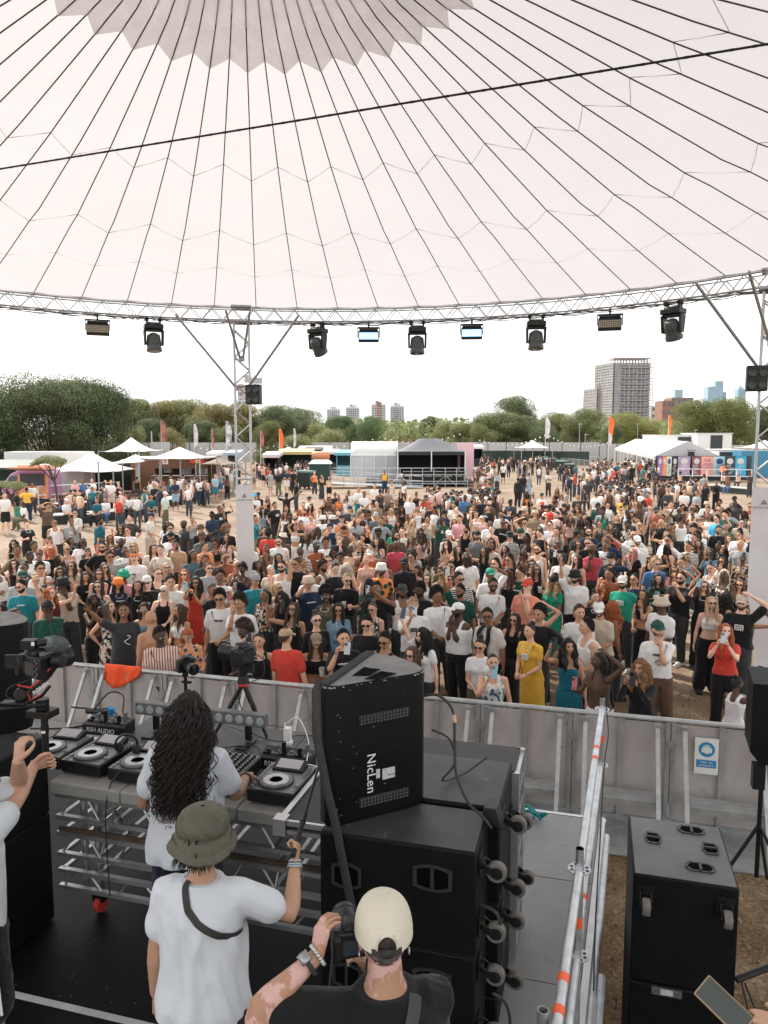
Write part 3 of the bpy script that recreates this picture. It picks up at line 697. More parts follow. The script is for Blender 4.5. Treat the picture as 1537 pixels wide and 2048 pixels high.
pk(1066,880,108,1036,1096,896,3.0,'small white pointed tent standing alone before the dark scrim fence',M_tent)
pk(578,893,92,535,612,910,3,'white and black topped food tent behind the column',M_tent)
pk(1530,880,92,1490,1580,897,3,'white pointed tent roof by the truss column at the picture edge',M_tent)
# ---- marquees with ridge roof
def marquee(a,b,wd,ze,zr_,label,wall=None,mroof=None,mgab=None,nb=6):
 a,b=Vector(a),Vector(b);d=(b - a).normalized();s=Vc((d.y,-d.x,0));t=empty('marquee',tuple((a + b) / 2),label,'marquee');L_=(b - a).length
 mb=MB();prof=[(-wd / 2,ze),(0,zr_),(wd / 2,ze)]
 for (u0,z0),(u1,z1) in zip(prof,prof[1:]):
  rows=[]
  for k in range(nb*3 + 1):
   p=a + d*(L_*k / (nb*3));sg=.03*(1 if k % 3 else 0);rows.append([p + s*(u0 + (u1 - u0)*f) + UZ*(z0 + (z1 - z0)*f - sg) for f in (0,.5,1)])
  mb.grid(rows)
 for p in (a,b): pass
 o=mb.build('roof',mroof or M_tent,t);md=o.modifiers.new('thick','SOLIDIFY');md.thickness=.04
 mb=MB()
 for p in (a,b): mb.add([p - s*wd / 2 + UZ*ze,p + s*wd / 2 + UZ*ze,p + UZ*(zr_ - .02)],[(0,1,2)])
 for p in (a,b): q=p;mb.add([q - s*wd / 2 + UZ*(ze - .35),q + s*wd / 2 + UZ*(ze - .35),q + s*wd / 2 + UZ*ze,q - s*wd / 2 + UZ*ze],[(0,1,2,3)])
 for q in (-wd / 2,wd / 2): mb.add([a + s*q + UZ*(ze - .3),b + s*q + UZ*(ze - .3),b + s*q + UZ*ze,a + s*q + UZ*ze],[(0,1,2,3)])
 mb.build('gable',mgab or M_tent_shade,t)
 mb=MB()
 for k in range(nb + 1):
  for u in (-wd / 2,wd / 2): mb=MB();p=a + d*(L_*k / nb) + s*u;mb.cyl(p,p + UZ*ze,.06,n=6);mb.build('leg',M_white,t)
 if wall:
  mb=MB();mb.grid([[a + s*u + UZ*z for u in (-wd / 2,0,wd / 2)] for z in (.05,ze - .3)]);mb.build('end_wall',wall,t)
 return t
gl,gr=P(1312,913,72),P(1438,915,72);gx=(gl.x + gr.x) / 2;wd=gr.x - gl.x
ridge=P(1373,882,72).z
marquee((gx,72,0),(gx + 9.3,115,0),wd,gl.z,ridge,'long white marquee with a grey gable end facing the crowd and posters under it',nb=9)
lf=P(705,883,70);lr=P(800,883,70)
# white roofed shelter and black stage tent
def gable_shelter(pxl,pxr,yr,ye,Y,dep,label):
 a,b=P(pxl,ye,Y - dep / 2),P(pxr,ye,Y - dep / 2);r=P(pxl,yr,Y);t=empty('shelter',((a.x + b.x) / 2,Y,0),label,'shelter')
 mb=MB();mb.grid([[(x,Y - dep / 2,a.z),(x,Y,r.z),(x,Y + dep / 2,a.z)] for x in np.linspace(a.x,b.x,9)]);o=mb.build('roof',M_tent,t);md=o.modifiers.new('thick','SOLIDIFY');md.thickness=.05
 mb=MB()
 for i in range(4): x0,x1=a.x + (b.x - a.x)*i / 4,a.x + (b.x - a.x)*(i + 1) / 4;mb.box(((x0 + x1) / 2,Y - dep / 2,a.z / 2 + .25),(x1 - x0 - .05,.03,a.z - .6))
 mb.build('clear_wall',M_clear,t)
 mb=MB()
 for i in range(5):
  x=a.x + (b.x - a.x)*i / 4
  for y in (Y - dep / 2 - .05,Y + dep / 2): mb.cyl((x,y,0),(x,y,a.z),.05,n=6)
 mb.cyl((a.x,Y - dep / 2,a.z),(b.x,Y - dep / 2,a.z),.06,n=6);mb.build('frame',M_white,t);rr=random.Random(2);mb=MB()
 for i in range(7): x=a.x + (b.x - a.x)*(.1 + .125*i);mb.box((x,Y - dep / 2 + .5,rr.uniform(1.6,2.0)),(rr.uniform(.4,.8),.5,rr.uniform(.4,.9)))
 mb.build('stored_cloths',mat('cloth_dim',(.10,.14,.15),.8,0,.4,.6),t)
 return t
gable_shelter(702,797,884,911,70,5,'white roofed shelter with clear plastic walls beside the black stage tent')
bt=empty('black_stage_tent',(*P(868,930,66).xy,0),'black peaked gazebo tent over a small stage full of equipment','tent')
a,b=P(796,903,64),P(931,903,64);pz=P(830,877,66).z;mb=MB();Y0,Y1=64,69.5;ze=a.z;xs_=np.linspace(a.x,b.x,17);rows=[]
for v in np.linspace(0,1,9):
 row=[]
 for u in np.linspace(0,1,17):
  pu=1 - min(1,max(abs(u - .5) - .17,0) / .33);pv=1 - abs(v - .5) / .5;f=min(pu,pv) if pu < 1 else pv;f=max(0,f)
  row.append((a.x + (b.x - a.x)*u,Y0 + (Y1 - Y0)*v,ze + (pz - ze)*f ** 1.35))
 rows.append(row)
mb.grid(rows);mb.build('roof',mat('tent_charcoal',(.085,.085,.10),.5,0,.15,.8),bt,angle=50)
mb=MB()
for (x0,y0,x1,y1) in ((a.x,Y0,b.x,Y0),(a.x,Y0,a.x,Y1),(b.x,Y0,b.x,Y1)): mb.hull8([(x0,y0,ze - .3),(x1,y1,ze - .3),(x1 + .02,y1 + .02,ze - .3),(x0 + .02,y0 + .02,ze - .3),(x0,y0,ze),(x1,y1,ze),(x1 + .02,y1 + .02,ze),(x0 + .02,y0 + .02,ze)])
mb.box(((a.x + b.x) / 2,Y1,ze / 2 + .4),(b.x - a.x,.05,ze - .8));mb.box((a.x,(Y0 + Y1) / 2,ze / 2 + .4),(.05,Y1 - Y0,ze - .8));mb.box((b.x,(Y0 + Y1) / 2,ze / 2 + .4),(.05,Y1 - Y0,ze - .8));mb.build('walls',M_tentk,bt)
mb=MB()
for x in (a.x,(a.x + b.x) / 2,b.x): mb.cyl((x,Y0 - .05,0),(x,Y0 - .05,ze),.05,n=6)
mb.build('legs',M_white,bt)
ps=empty('small_stage',(*P(868,960,66).xy,0),'scaffold built small stage with handrails and black cases under the black tent','stage');mb=MB();zd=P(860,962,63.5).z
mb.box(((a.x + b.x) / 2 - 1,66.5,zd - .1),(b.x - a.x + 3.4,7,.18));mb.build('deck',M_dkst,ps);mb=MB()
x0,x1=P(665,960,63).x,P(936,960,63).x
for i in range(13):
 x=x0 + (x1 - x0)*i / 12;mb.cyl((x,63,0),(x,63,zd + (1.1 if i > 1 else .9)),.03,n=6)
for z in (.25,zd,zd + .55,zd + 1.1): mb.cyl((x0,63,z),(x1,63,z),.03,n=6)
for i in (3,5,7,9,11): x=x0 + (x1 - x0)*i / 12;mb.cyl((x,62.95,.1),(x + (x1 - x0) / 12*(1 if i % 4 == 1 else -1),62.95,zd + .5),.025,n=5)
xr0=P(655,980,60).x
for k,z in enumerate((.1,1.0,.55)): mb.cyl((xr0 + .2,61.4,zd*.9 + z),(x0 + (x1 - x0)*.66,61.4,.1 + z*.9),.03,n=6)
for i in range(8): f=i / 7;x=xr0 + .2 + (x0 + (x1 - x0)*.66 - xr0 - .2)*f;mb.cyl((x,61.4,0),(x,61.4,zd*.9*(1 - f) + 1.0),.028,n=6)
mb.build('handrail',M_alu,ps)
mb=MB();mb.hull8([(xr0,60.9,zd*.85),(x0 + (x1 - x0)*.66,60.9,.02),(x0 + (x1 - x0)*.66,62.6,.02),(xr0,62.6,zd*.85),(xr0,60.9,zd*.95),(x0 + (x1 - x0)*.66,60.9,.1),(x0 + (x1 - x0)*.66,62.6,.1),(xr0,62.6,zd*.95)]);mb.build('ramp',M_alu,ps)
mb=MB()
for k in range(6): mb.box((x0 + (x1 - x0)*(.56 + .075*k),63.6,zd + .42),(.85,.5,.75))
mb.build('flight_cases',M_blk,ps,bevel=.03);mb=MB()
for k in range(6): mb.box((x0 + (x1 - x0)*(.56 + .075*k),63.34,zd + .42),(.6,.02,.05));mb.box((x0 + (x1 - x0)*(.56 + .075*k),63.6,zd + .81),(.88,.52,.03))
mb.build('case_edges',M_alu,ps)
mb=MB();p=P(932,905,68);mb.box((p.x,68,p.z / 2 + .7),(P(948,900,68).x - P(916,900,68).x,.25,P(932,877,68).z - .9));mb.box((p.x - .5,68.4,.6),(.12,.12,1.4));mb.box((p.x + .5,68.4,.6),(.12,.12,1.4))
tag(mb.build('pink_panel',M_pink),'tall pale pink advertising panel at the side of the black stage tent','panel')
# ---- kiosk with rusty cladding
kx0,kx1=P(262,940,56).x,P(415,940,56).x;zt=P(300,917,56).z;kc=(kx0 + kx1) / 2
k=empty('drinks_kiosk',(kc,57,0),'rust brown drinks kiosk with open serving hatch and drinks fridges','kiosk')
xm=P(310,940,56).x
mb=MB();mb.box(((kx0 + xm) / 2,57.5,zt / 2),(xm - kx0,3,zt));mb.box((kc,59,zt / 2),(kx1 - kx0,.1,zt));mb.box(((xm + kx1) / 2,56.1,.65),(kx1 - xm,.2,1.3));mb.box(((xm + kx1) / 2,56.0,zt - .35),(kx1 - xm,.12,.75));mb.build('cladding',M_rust,k)
mb=MB();mb.box(((xm + kx1) / 2,55.9,1.33),(kx1 - xm + .1,.5,.06));mb.box((kc,57.6,zt + .04),(kx1 - kx0 + .2,3.6,.08));mb.build('counter',M_tentc,k)
for i,px in enumerate((336,373,405)):
 p=P(px,945,56.8);fr=MB();fr.box((p.x,56.9,1.95),(.62 if i else .5,.5,1.1 if i else .9));f=fr.build('fridge',mat('fridge_frame',(.45,.47,.48),.4),k);g2=MB();g2.box((p.x,56.64,1.95),(.5 if i else .4,.02,.9 if i else .7));g2.build('door_glass',mat('fridge_glass',(.28,.36,.38),.2,0,.5,6),f)
p=P(394,923,55.85);lb=MB();lb.lathe([(0,0),(.17,0),(.17,.03),(0,.03)],p,Vc((0,-1,0)),16);lb.build('sun_disc',M_yel,k)
lb=MB()
for s in (-1,1):
 q=[(s*.08,-.05),(s*.2,.08),(s*.3,.16),(s*.42,.14),(s*.56,.2),(s*.5,.05),(s*.55,-.12),(s*.42,-.08),(s*.34,-.16),(s*.2,-.14)]
 if s < 0: q=q[::-1]
 lb.prism(q,axm(Vc((1,0,0)),UZ,Vc((0,-1,0))),p + Vc((0,-.035,0)),.03)
lb.build('bull_emblem',M_red,k)
p=P(331,922,55.9);lb=MB();lb.box(p,(.42,.04,.48));lb.build('menu_board',M_white,k);lb=MB();lb.box(p + Vc((0,-.03,.04)),(.2,.02,.12));lb.box(p + Vc((0,-.03,-.12)),(.28,.02,.05));lb.build('board_print',M_red,k)
g_=P(324,900,70);mb=MB();mb.box((g_.x - .9,70,P(320,884,70).z / 2 + .9),(.08,.1,3.8));mb.box(((P(303,900,70).x + P(340,900,70).x) / 2,70,(P(320,884,70).z + P(320,912,70).z) / 2),(P(340,900,70).x - P(303,900,70).x,.08,P(320,884,70).z - P(320,912,70).z));mb.box((g_.x + .6,70,1.2),(.08,.1,2.4));mb.box((g_.x - 1.2,70,1.2),(.08,.1,2.4))
tag(mb.build('sheeted_screen',mat('grey_sheet',(.50,.50,.50),.6)),'big blank grey sheeted panel above the kiosk tents','panel')
# ---- van and pines at the left
def food_van():
 v0,v1=P(2,960,47),P(98,960,47);w_=v1.x - v0.x;t=empty('food_van',((v0.x + v1.x) / 2,47,0),'pink and orange vintage food van with raised serving flap','food van')
 h=2.1;q=[];xs=[(v0.x,.9),(v0.x + .15,1.35),(v0.x + .6,1.9),(v0.x + 1.1,2.12),(v1.x - .15,2.1),(v1.x,1.9),(v1.x,.35),(v0.x,.35)]
 poly=[(x - v0.x,z) for x,z in xs];mb=MB();mb.prism(poly[::-1],axm(Vc((1,0,0)),UZ,Vc((0,-1,0))),Vc((v0.x,49,0)),2.0);body=mb.build('body',M_purp,t,bevel=.08)
 mb=MB();mb.box((v0.x + w_*.68,46.93,1.15),(w_*.62,.1,1.5));mb.hull8([(v0.x + w_*.38,46.9,2.12),(v1.x,46.9,2.12),(v1.x + .1,45.6,2.3),(v0.x + w_*.36,45.6,2.3),(v0.x + w_*.38,46.9,2.18),(v1.x,46.9,2.18),(v1.x + .1,45.6,2.36),(v0.x + w_*.36,45.6,2.36)]);mb.build('serving_side',M_orp,t)
 mb=MB();mb.box((v0.x + w_*.68,46.86,1.55),(w_*.5,.06,.75));mb.build('hatch',M_dkst,t)
 mb=MB();mb.hull8([(v0.x + .35,46.97,1.2),(v0.x + 1.25,46.97,1.2),(v0.x + 1.25,46.9,1.2),(v0.x + .35,46.9,1.2),(v0.x + .6,46.97,1.75),(v0.x + 1.2,46.97,1.8),(v0.x + 1.2,46.9,1.8),(v0.x + .6,46.9,1.75)][::1]);mb.build('window',M_win,t)
 mb=MB();mb.box((v0.x + w_*.66,47.9,2.3),(w_*.6,1.8,.3));mb.build('roof_box',mat('peach_paint',(.75,.42,.33),.6),t)
 for x in (v0.x + .8,v1.x - .7):
  mb=MB();mb.cyl((x,46.95,.35),(x,47.15,.35),.35,n=18);wv=mb.build('wheel',M_rub,t)
food_van()
def small_pine(px,py,Y,hgt,label):
 p=P(px,920,Y);t=empty('potted_pine',(p.x,Y,0),label,'tree','umbrella shaped pines by the van');mb=MB();mb.tube([(p.x + .5,Y,0),(p.x + .35,Y,hgt*.45),(p.x,Y,hgt*.8)],[.09,.07,.04],7)
 for s in (-.8,-.3,.4,.8): mb.tube([(p.x + .3,Y,hgt*.5),(p.x + s,Y + .1,hgt*.85)],[.05,.02],5)
 mb.build('trunk',M_bark,t);mb=MB();r=random.Random(px)
 for i in range(5200):
  a=r.uniform(0,6.28);q=math.sqrt(r.random());c=Vc((p.x + 1.0*q*cos(a),Y + 1.1*q*sin(a),hgt*(.84 + .16*(1 - q*q)*r.random() + .05*sin(a*3)*q)));d=Vc((r.gauss(0,1),r.gauss(0,1),r.gauss(.6,.6))).normalized()*.1;e=Vc((r.gauss(0,1),r.gauss(0,1),0)).normalized()*.03
  mb.add([c - e,c + e,c + d],[(0,1,2)])
 o=mb.build('crown',M_leaf,t,angle=0);o.color=(1.5,1.45,1.3,1)
small_pine(97,925,45,3.1,'little umbrella shaped pine in front of the van serving flap');small_pine(10,985,40,1.85,'low olive shrub like pine at the picture edge before the van')
mb=MB();p=P(20,932,52);mb.hull8([(p.x - 4,50,2.0),(p.x + 1.6,50,2.0),(p.x + 1.6,53,2.4),(p.x - 4,53,2.4),(p.x - 4,50,2.15),(p.x + 1.6,50,2.15),(p.x + 1.6,53,2.6),(p.x - 4,53,2.6)]);mb.box((p.x - 1.2,52.9,1.2),(5.6,.1,2.3));tag(mb.build('stall_roof',M_dkg),'flat green stall roof behind the pink van','stall')
mb=MB();p,q=P(60,942,56),P(262,942,56);mb.box(((P(20,942,55).x + P(175,942,55).x) / 2,55.4,1.55),(P(175,942,55).x - P(20,942,55).x,2.2,3.1));tag(mb.build('site_cabin',M_tent),'long pale site cabin behind the green scrim fence','cabin')
# ---- white handrails, benches
def railing(pts,z,label,group,m=None):
 c=sum((Vector(p) for p in pts),Vector()) / len(pts);mb=MB()
 for a,b in zip(pts,pts[1:]):
  a,b=Vector(a),Vector(b);n=max(1,round((b - a).length / 1.1))
  for i in range(n + 1): p=a + (b - a)*i / n;mb.box(p + UZ*z / 2,(.06,.06,z))
  for zz in (z,z*.52): M=axm((b - a).normalized(),Vc((-(b - a).y,(b - a).x,0)).normalized(),UZ);mb.box((a + b) / 2 + UZ*zz,((b - a).length + .06,.07,.06),M)
 return tag(mb.build('railing',m or M_white),label,'railing',group)
railing([W(78,1010,0),W(240,998,0)],1.15,'white handrail behind the seated people, in front of the scrim fence','white handrails')
railing([W(290,985,0),W(372,983,0)],1.1,'short white handrail before the rusty kiosk','white handrails')
railing([W(1356,965,0),W(1503,968,0)],1.25,'white handrail in front of the colourful poster wall','white handrails')
M_bench=mat('black_bench',(.025,.03,.03),.6,0,.2,2);M_btop=mat('grey_deck',(.34,.34,.34),.7,0,.15,3)
def bench(a,b,h,dep,label,n=1):
 a,b=W(*a,h),W(*b,h);a.z=b.z=0;d=(b - a);L_=d.length;d.normalize();s=Vc((-d.y,d.x,0));M=axm(d,s,UZ);c=(a + b) / 2 + s*dep / 2;t=empty('bench',tuple(c),label,'bench','black block benches for the audience')
 mb=MB();mb.box(c + UZ*(h / 2 - .03),(L_,dep,h - .06),M);mb.build('box',M_bench,t,bevel=.01);mb=MB();mb.box(c + UZ*(h - .02),(L_ + .04,dep + .04,.05),M);mb.build('seat',M_btop,t)
for a in (((105,1031),(180,1028),.45,1.1,'black block bench in the front row, nearest the picture edge'),
 ((182,1027),(252,1020),.45,1.1,'black block bench where the man in white t-shirt and white cap sits'),((254,1019),(318,1008),.45,1.1,'black block bench before the white handrail end'),
 ((318,1004),(372,992),.45,1.0,'black block bench in front of the kiosk'),((374,990),(420,982),.45,1.0,'black block bench right of the kiosk counter'),
 ((120,1008),(232,1000),.6,.9,'raised rear row bench behind the front benches'),((1375,968),(1440,972),.45,1.2,'black block bench below the blue poster'),((1442,973),(1502,978),.45,1.2,'black block bench next to the right truss column')): bench(*a)
# ---- bins and crowd barriers
def bin_proto():
 t=empty('wheelie_bin',(0,0,0),'x','bin','large wheeled rubbish bins');mb=MB();mb.hull8([(-.55,-.4,.18),(.55,-.4,.18),(.55,.4,.18),(-.55,.4,.18),(-.66,-.52,1.2),(.66,-.52,1.2),(.66,.52,1.2),(-.66,.52,1.2)])
 mb.build('body',mat('bin_black',(.03,.04,.038),.5,0,.15,2),t,bevel=.04);mb=MB();mb.hull8([(-.7,-.56,1.2),(.7,-.56,1.2),(.7,.56,1.2),(-.7,.56,1.2),(-.6,-.5,1.32),(.6,-.5,1.32),(.6,.5,1.38),(-.6,.5,1.38)]);mb.build('lid',mat('bin_lid',(.05,.11,.09),.5),t,bevel=.03)
 for x in (-.5,.5):
  for y in (-.35,.35): mb=MB();mb.cyl((x - .03,y,.1),(x + .03,y,.1),.1,n=10);mb.build('wheel',M_rub,t)
 return t
bp=bin_proto()
for i,(px,py,lb,sc) in enumerate(((1071,927,'farthest large black bin of the row, half hidden behind another',1),(1087,933,'black wheeled bin second from the back of the row',1),(1102,939,'black wheeled bin in the middle of the row',1.05),(1126,947,'nearest full front view black wheeled bin beside the barriers',1.1),(1141,953,'narrow green side of a bin at the near end of the row',1),(614,978,'black wheeled bin by the ramp of the small stage',1.1))):
 p=W(px,py,0);o=bp if i == 0 else copy_tree(bp);o.location=p;o.rotation_euler.z=R(10 + 13*i);o.scale=(sc,)*3;o['label']=lb
def barrier_row(a,b,label):
 a,b=W(*a),W(*b);mb=MB();n=max(1,round((b - a).length / 2.2));d=(b - a) / n
 for i in range(n):
  p,q=a + d*(i + .03),a + d*(i + .97)
  for z in (.2,1.08): mb.cyl(p + UZ*z,q + UZ*z,.025,n=5)
  for k in range(11): r=p + (q - p)*k / 10;mb.cyl(r + UZ*.2,r + UZ*1.08,.012 if 0 < k < 10 else .025,n=4)
 return tag(mb.build('crowd_barrier',M_alu),label,'barrier','steel crowd barriers by the marquee')
for a in (((1092,927),(1180,938),'steel crowd barrier line starting behind the bins'),((1110,920),(1200,929),'steel crowd barrier line farther back, toward the marquee'),((1200,950),(1300,952),'steel crowd barrier line in front of the marquee opening'),((1290,946),(1330,962),'steel barrier beside the grey gable end')): barrier_row(*a)
# ---- posters under the gable end
cols=[((.25,.12,.4),'purple poster farthest left'),((.85,.25,.06),'orange poster second in line'),((.62,.68,.6),'pale green and white poster'),((.03,.03,.035),'black poster with white figure'),((.40,.30,.45),'mauve swirl poster'),((.22,.09,.13),'dark maroon poster'),((.80,.38,.30),'pink and orange poster with big blue words'),((.42,.66,.74),'sky blue poster with dark words'),((.04,.06,.07),'black poster with white text lines'),((.03,.38,.62),'bright blue poster with white bird shape')]
xs=[1316,1326,1334,1345,1357,1385,1403,1428,1450,1470];xe=[1325,1333,1343,1355,1380,1402,1427,1450,1470,1492]
for i,((c,lab),a,b) in enumerate(zip(cols,xs,xe)):
 Y=70.5 if i < 8 else 69.5;p,q=P(a,913,Y),P(b,952,Y);mb=MB();zt_,zb_=p.z,max(.15,q.z);w_=q.x - p.x;x=(p.x + q.x) / 2
 mb.box((x,Y,(zt_ + zb_) / 2),(w_ - .04,.05,zt_ - zb_));o=mb.build('poster',mat('poster_%d' % i,c,.6,0,.35 if i in (0,4,5) else .1,1.5));tag(o,lab + ' on the wall under the grey gable','poster','posters along the wall under the gable')
 mk=MB();r=random.Random(i + 40)
 if i not in (6,):
  for k in range(7): mk.box((x + r.uniform(-.2,.2)*w_,Y - .035,zb_ + (zt_ - zb_)*(.12 + .07*k)),(w_*r.uniform(.3,.6),.012,.04))
  mk.sph((x,Y - .03,zb_ + (zt_ - zb_)*.75),(w_*.3,.02,.28),10,6)
 else:
  pass
 if mk.v: mk.build('print',mat('poster_ink_light',(.6,.58,.55),.6) if i in (1,3,5,8,9,0,4) else mat('poster_ink_dark',(.06,.08,.25),.6),o)
 FT=axm(Vc((1,0,0)),UZ,Vc((0,-1,0)))
 if i == 6: text('THE\nLORD\nNAPIER', 'lettering', .36, (x, Y - .03, zb_ + (zt_ - zb_) * .58), FT, mat('poster_ink_dark',(.06,.08,.25),.6),o)
mb=MB();p,q=P(1312,930,71.2),P(1503,930,71.2);mb.box(((p.x + q.x) / 2,71.2,1.2),(q.x - p.x,.08,2.3));tag(mb.build('board_wall',M_dkst),'black board wall that carries the coloured posters','wall')
mb=MB();p=P(1383,908,71.5);mb.box(p,(.5,.4,.45));mb.box(p + UZ*.35,(.9,.06,.05));tag(mb.build('hanging_light',M_fix,bevel=.03),'dark flood light hanging at the foot of the grey gable','stage light')
# ---- white cabins
def cabin(px0,px1,yt,Y,dep,lab,ox=(.4,.8),txt=None):
 a,b=P(px0,yt,Y),P(px1,yt,Y);w_=b.x - a.x;t=empty('white_cabin',((a.x + b.x) / 2,Y,0),lab,'cabin','white cabins behind the marquee');mb=MB();mb.box(((a.x + b.x) / 2,Y + dep / 2,a.z / 2),(w_,dep,a.z));mb.box(((a.x + b.x) / 2,Y + dep / 2,a.z + .03),(w_ + .2,dep + .2,.06));mb.build('shell',M_white,t)
 mb=MB();mb.box((a.x + w_*sum(ox) / 2,Y - .03,a.z - 1.05),(w_*(ox[1] - ox[0]),.1,1.7));mb.build('screen',M_dkst,t)
cabin(1314,1396,870.5,92,5,'white cabin with dark opening just behind the gable peak',(.52,.98));cabin(1396,1465,867,90,5,'taller white cabin with square dark screen, right of the other cabin',(.38,.72));cabin(1438,1486,900,80,3,'low white cabin with wide window beside the gable tent',(.05,.7))
mb=MB();p,q=P(1455,905,78),P(1515,918,78);mb.box(((p.x + q.x) / 2 + 1,78,1.4),(q.x - p.x,2,2.6));tag(mb.build('blue_cabin',mat('cabin_blue',(.06,.22,.35),.5)),'blue box cabin partly hidden by the right truss column','cabin')
# ---- food stalls around the middle
def stall(px0,px1,yt,Y,lab,m1,m2,dep=2.5):
 a,b=P(px0,yt,Y),P(px1,yt,Y);w_=b.x - a.x;x=(a.x + b.x) / 2;h=a.z;t=empty('food_stall',(x,Y,0),lab,'food stall','food stalls in front of the hoarding');mb=MB()
 mb.box((x,Y,.55),(w_,.3,1.1));mb.box((x,Y + dep,h / 2),(w_,.1,h));mb.box((x - w_ / 2,Y + dep / 2,h / 2),(.1,dep,h));mb.box((x + w_ / 2,Y + dep / 2,h / 2),(.1,dep,h));mb.build('body',m2,t)
 mb=MB();mb.hull8([(x - w_ / 2 - .2,Y - .6,h - .3),(x + w_ / 2 + .2,Y - .6,h - .3),(x + w_ / 2 + .2,Y + dep,h - .1),(x - w_ / 2 - .2,Y + dep,h - .1),(x - w_ / 2 - .2,Y - .6,h),(x + w_ / 2 + .2,Y - .6,h),(x + w_ / 2 + .2,Y + dep,h + .25),(x - w_ / 2 - .2,Y + dep,h + .25)]);mb.build('roof',m1,t)
for a in ((560,622,903,78,'yellow roofed food stall with green counter right of the truss column',M_yel,M_dkg),(530,556,909,74,'pale topped small food stall at the edge of the truss column',M_tentc,M_tentk),(612,640,899,84,'dark roofed stall behind the orange inflatable',M_tentk,M_dkst),(674,702,905,80,'bright blue stall box beside the white roofed shelter',M_blue,M_blue),(640,674,903,88,'white roofed stall behind the blue box',M_tent,M_dkst),(455,476,905,84,'pale blue stall seen left of the truss column',M_bglass2,M_clear),(418,440,906,90,'small white stall beyond the kiosk end',M_tent,M_clear),(600,660,896,96,'long low white stall roof below the pale bushes',M_tent,M_hoard),(946,965,893,104,'white gabled stall beside the pink panel',M_tent,M_tentk)): stall(*a)
mb=MB();a,b=P(624,911,76),P(660,911,76);mb.lathe([(0,0),(.3,.02),(.42,.2),(.42,b.x - a.x - .2),(.3,b.x - a.x - .02),(0,b.x - a.x)],a,Vc((1,0,0)),16);mb.cyl((a.x + .3,76,0),(a.x + .3,76,a.z),.06);mb.cyl((b.x - .3,76,0),(b.x - .3,76,a.z),.06);tag(mb.build('inflatable_tube',M_orp),'orange inflatable tube sign above the stalls','inflatable')
a=P(640,960,66);t=empty('storage_shed',(a.x,66,0),'low dark green shed with white roof beside the ramp','shed');mb=MB();mb.box((a.x,67,.9),(1.7,2,1.8));mb.build('wall',M_dkg,t);mb=MB();mb.hull8([(a.x - 1,65.8,1.8),(a.x + 1,65.8,1.8),(a.x + 1,68.2,1.8),(a.x - 1,68.2,1.8),(a.x - .7,66.2,2.1),(a.x + .7,66.2,2.1),(a.x + .7,68,2.1),(a.x - .7,68,2.1)]);mb.build('roof',M_tent,t)
# ---- feather flags
def flag(px,yt,yb,Y,c,lab,wide=.8):
 p,q=P(px,yt,Y),P(px,yb,Y);t=empty('feather_flag',(p.x,Y,0),lab,'flag','tall feather flags');mb=MB();mb.cyl((p.x,Y,0),(p.x,Y,p.z),.05,.02,n=5);mb.build('pole',M_white,t);mb=MB();rows=[]
 for k in range(14):
  f=k / 13;z=p.z + (q.z - p.z)*f;w_=wide*(.35 + .65*sin(min(1,f*2.2)*1.57))*(1 - .35*f);rows.append([(p.x + w_*u,Y + .12*sin(f*7 + u*3)*u,z) for u in (0,.33,.66,1)])
 mb.grid(rows);o=mb.build('sail',c,t);md=o.modifiers.new('t','SOLIDIFY');md.thickness=.02
MF_w=mat('flag_white',(.72,.68,.70),.7,0,.35,1.2,trans=.3);MF_o=mat('flag_orange',(.90,.22,.05),.7,0,.08,1,trans=.3);MF_r=mat('flag_red',(.45,.20,.17),.7,0,.5,1.0,trans=.3);MF_m=mat('flag_multi',(.55,.52,.55),.7,0,.8,1.0,trans=.3)
for a in ((322,841,884,95,MF_r,'dark and red feather flag above the grey sheeted panel'),(388,848,893,95,MF_w,'slim white leaning feather flag right of the grey panel',.6),(424,856,895,100,MF_r,'thin faded red feather flag between the two white ones',.3),(452,842,893,86,MF_m,'large white feather flag with blue and brown print left of the column'),(521,861,895,100,MF_r,'small pinkish feather flag right of the column',.6),(559,858,897,92,MF_o,'orange feather flag above the yellow stall roof',.6),(588,857,893,105,MF_w,'thin white feather flag right of the orange one over the stalls',.4),(1092,834,877,108,MF_w,'white feather flag with pink print standing before the long hoarding'),(1219,833,872,96,MF_o,'orange feather flag above the marquee roof end'),(1338,830,871,96,MF_o,'straight orange feather flag beside the brick house',.45),(1218,866,895,94,MF_w,'white lower feather flag below the orange one at the marquee',.5)): flag(*a)
for px,yt,Y,lab in ((1160,848,116,'plain thin lamp mast rising over the hoarding'),(1171,869,112,'short lamp post with angled head near the bins'),(1276,848,125,'thin mast above the white marquee roof'),(1391,860,110,'thin mast with small light above the white cabins')):
 p=P(px,yt,Y);mb=MB();mb.cyl((p.x,Y,0),(p.x,Y,p.z),.07,.04,n=6);mb.box((p.x + .1,Y,p.z),(.5,.2,.1));tag(mb.build('lamp_mast',M_galv),lab,'lamp post')
mb=MB();Y=110;rr=random.Random(4)
for (a,b) in (((390,893),(560,888)),((560,888),(760,874)),((760,874),(920,868)),((960,880),(1090,870)),((1100,872),(1215,885))):
 p,q=P(a[0],a[1],Y),P(b[0],b[1],Y);pts=[p + (q - p)*f - UZ*1.0*sin(f*math.pi) for f in np.linspace(0,1,15)];mb.tube(pts,.015,3)
 for s in pts: mb.sph(s - UZ*.08,.11,6,4,m=1)
 mb.cyl((p.x,Y,0),p,.05,n=5);mb.cyl((q.x,Y,0),q,.05,n=5)
tag(mb.build('festoon_lights',[M_rub,M_white]),'string of white festoon bulbs hung along in front of the trees','string lights')
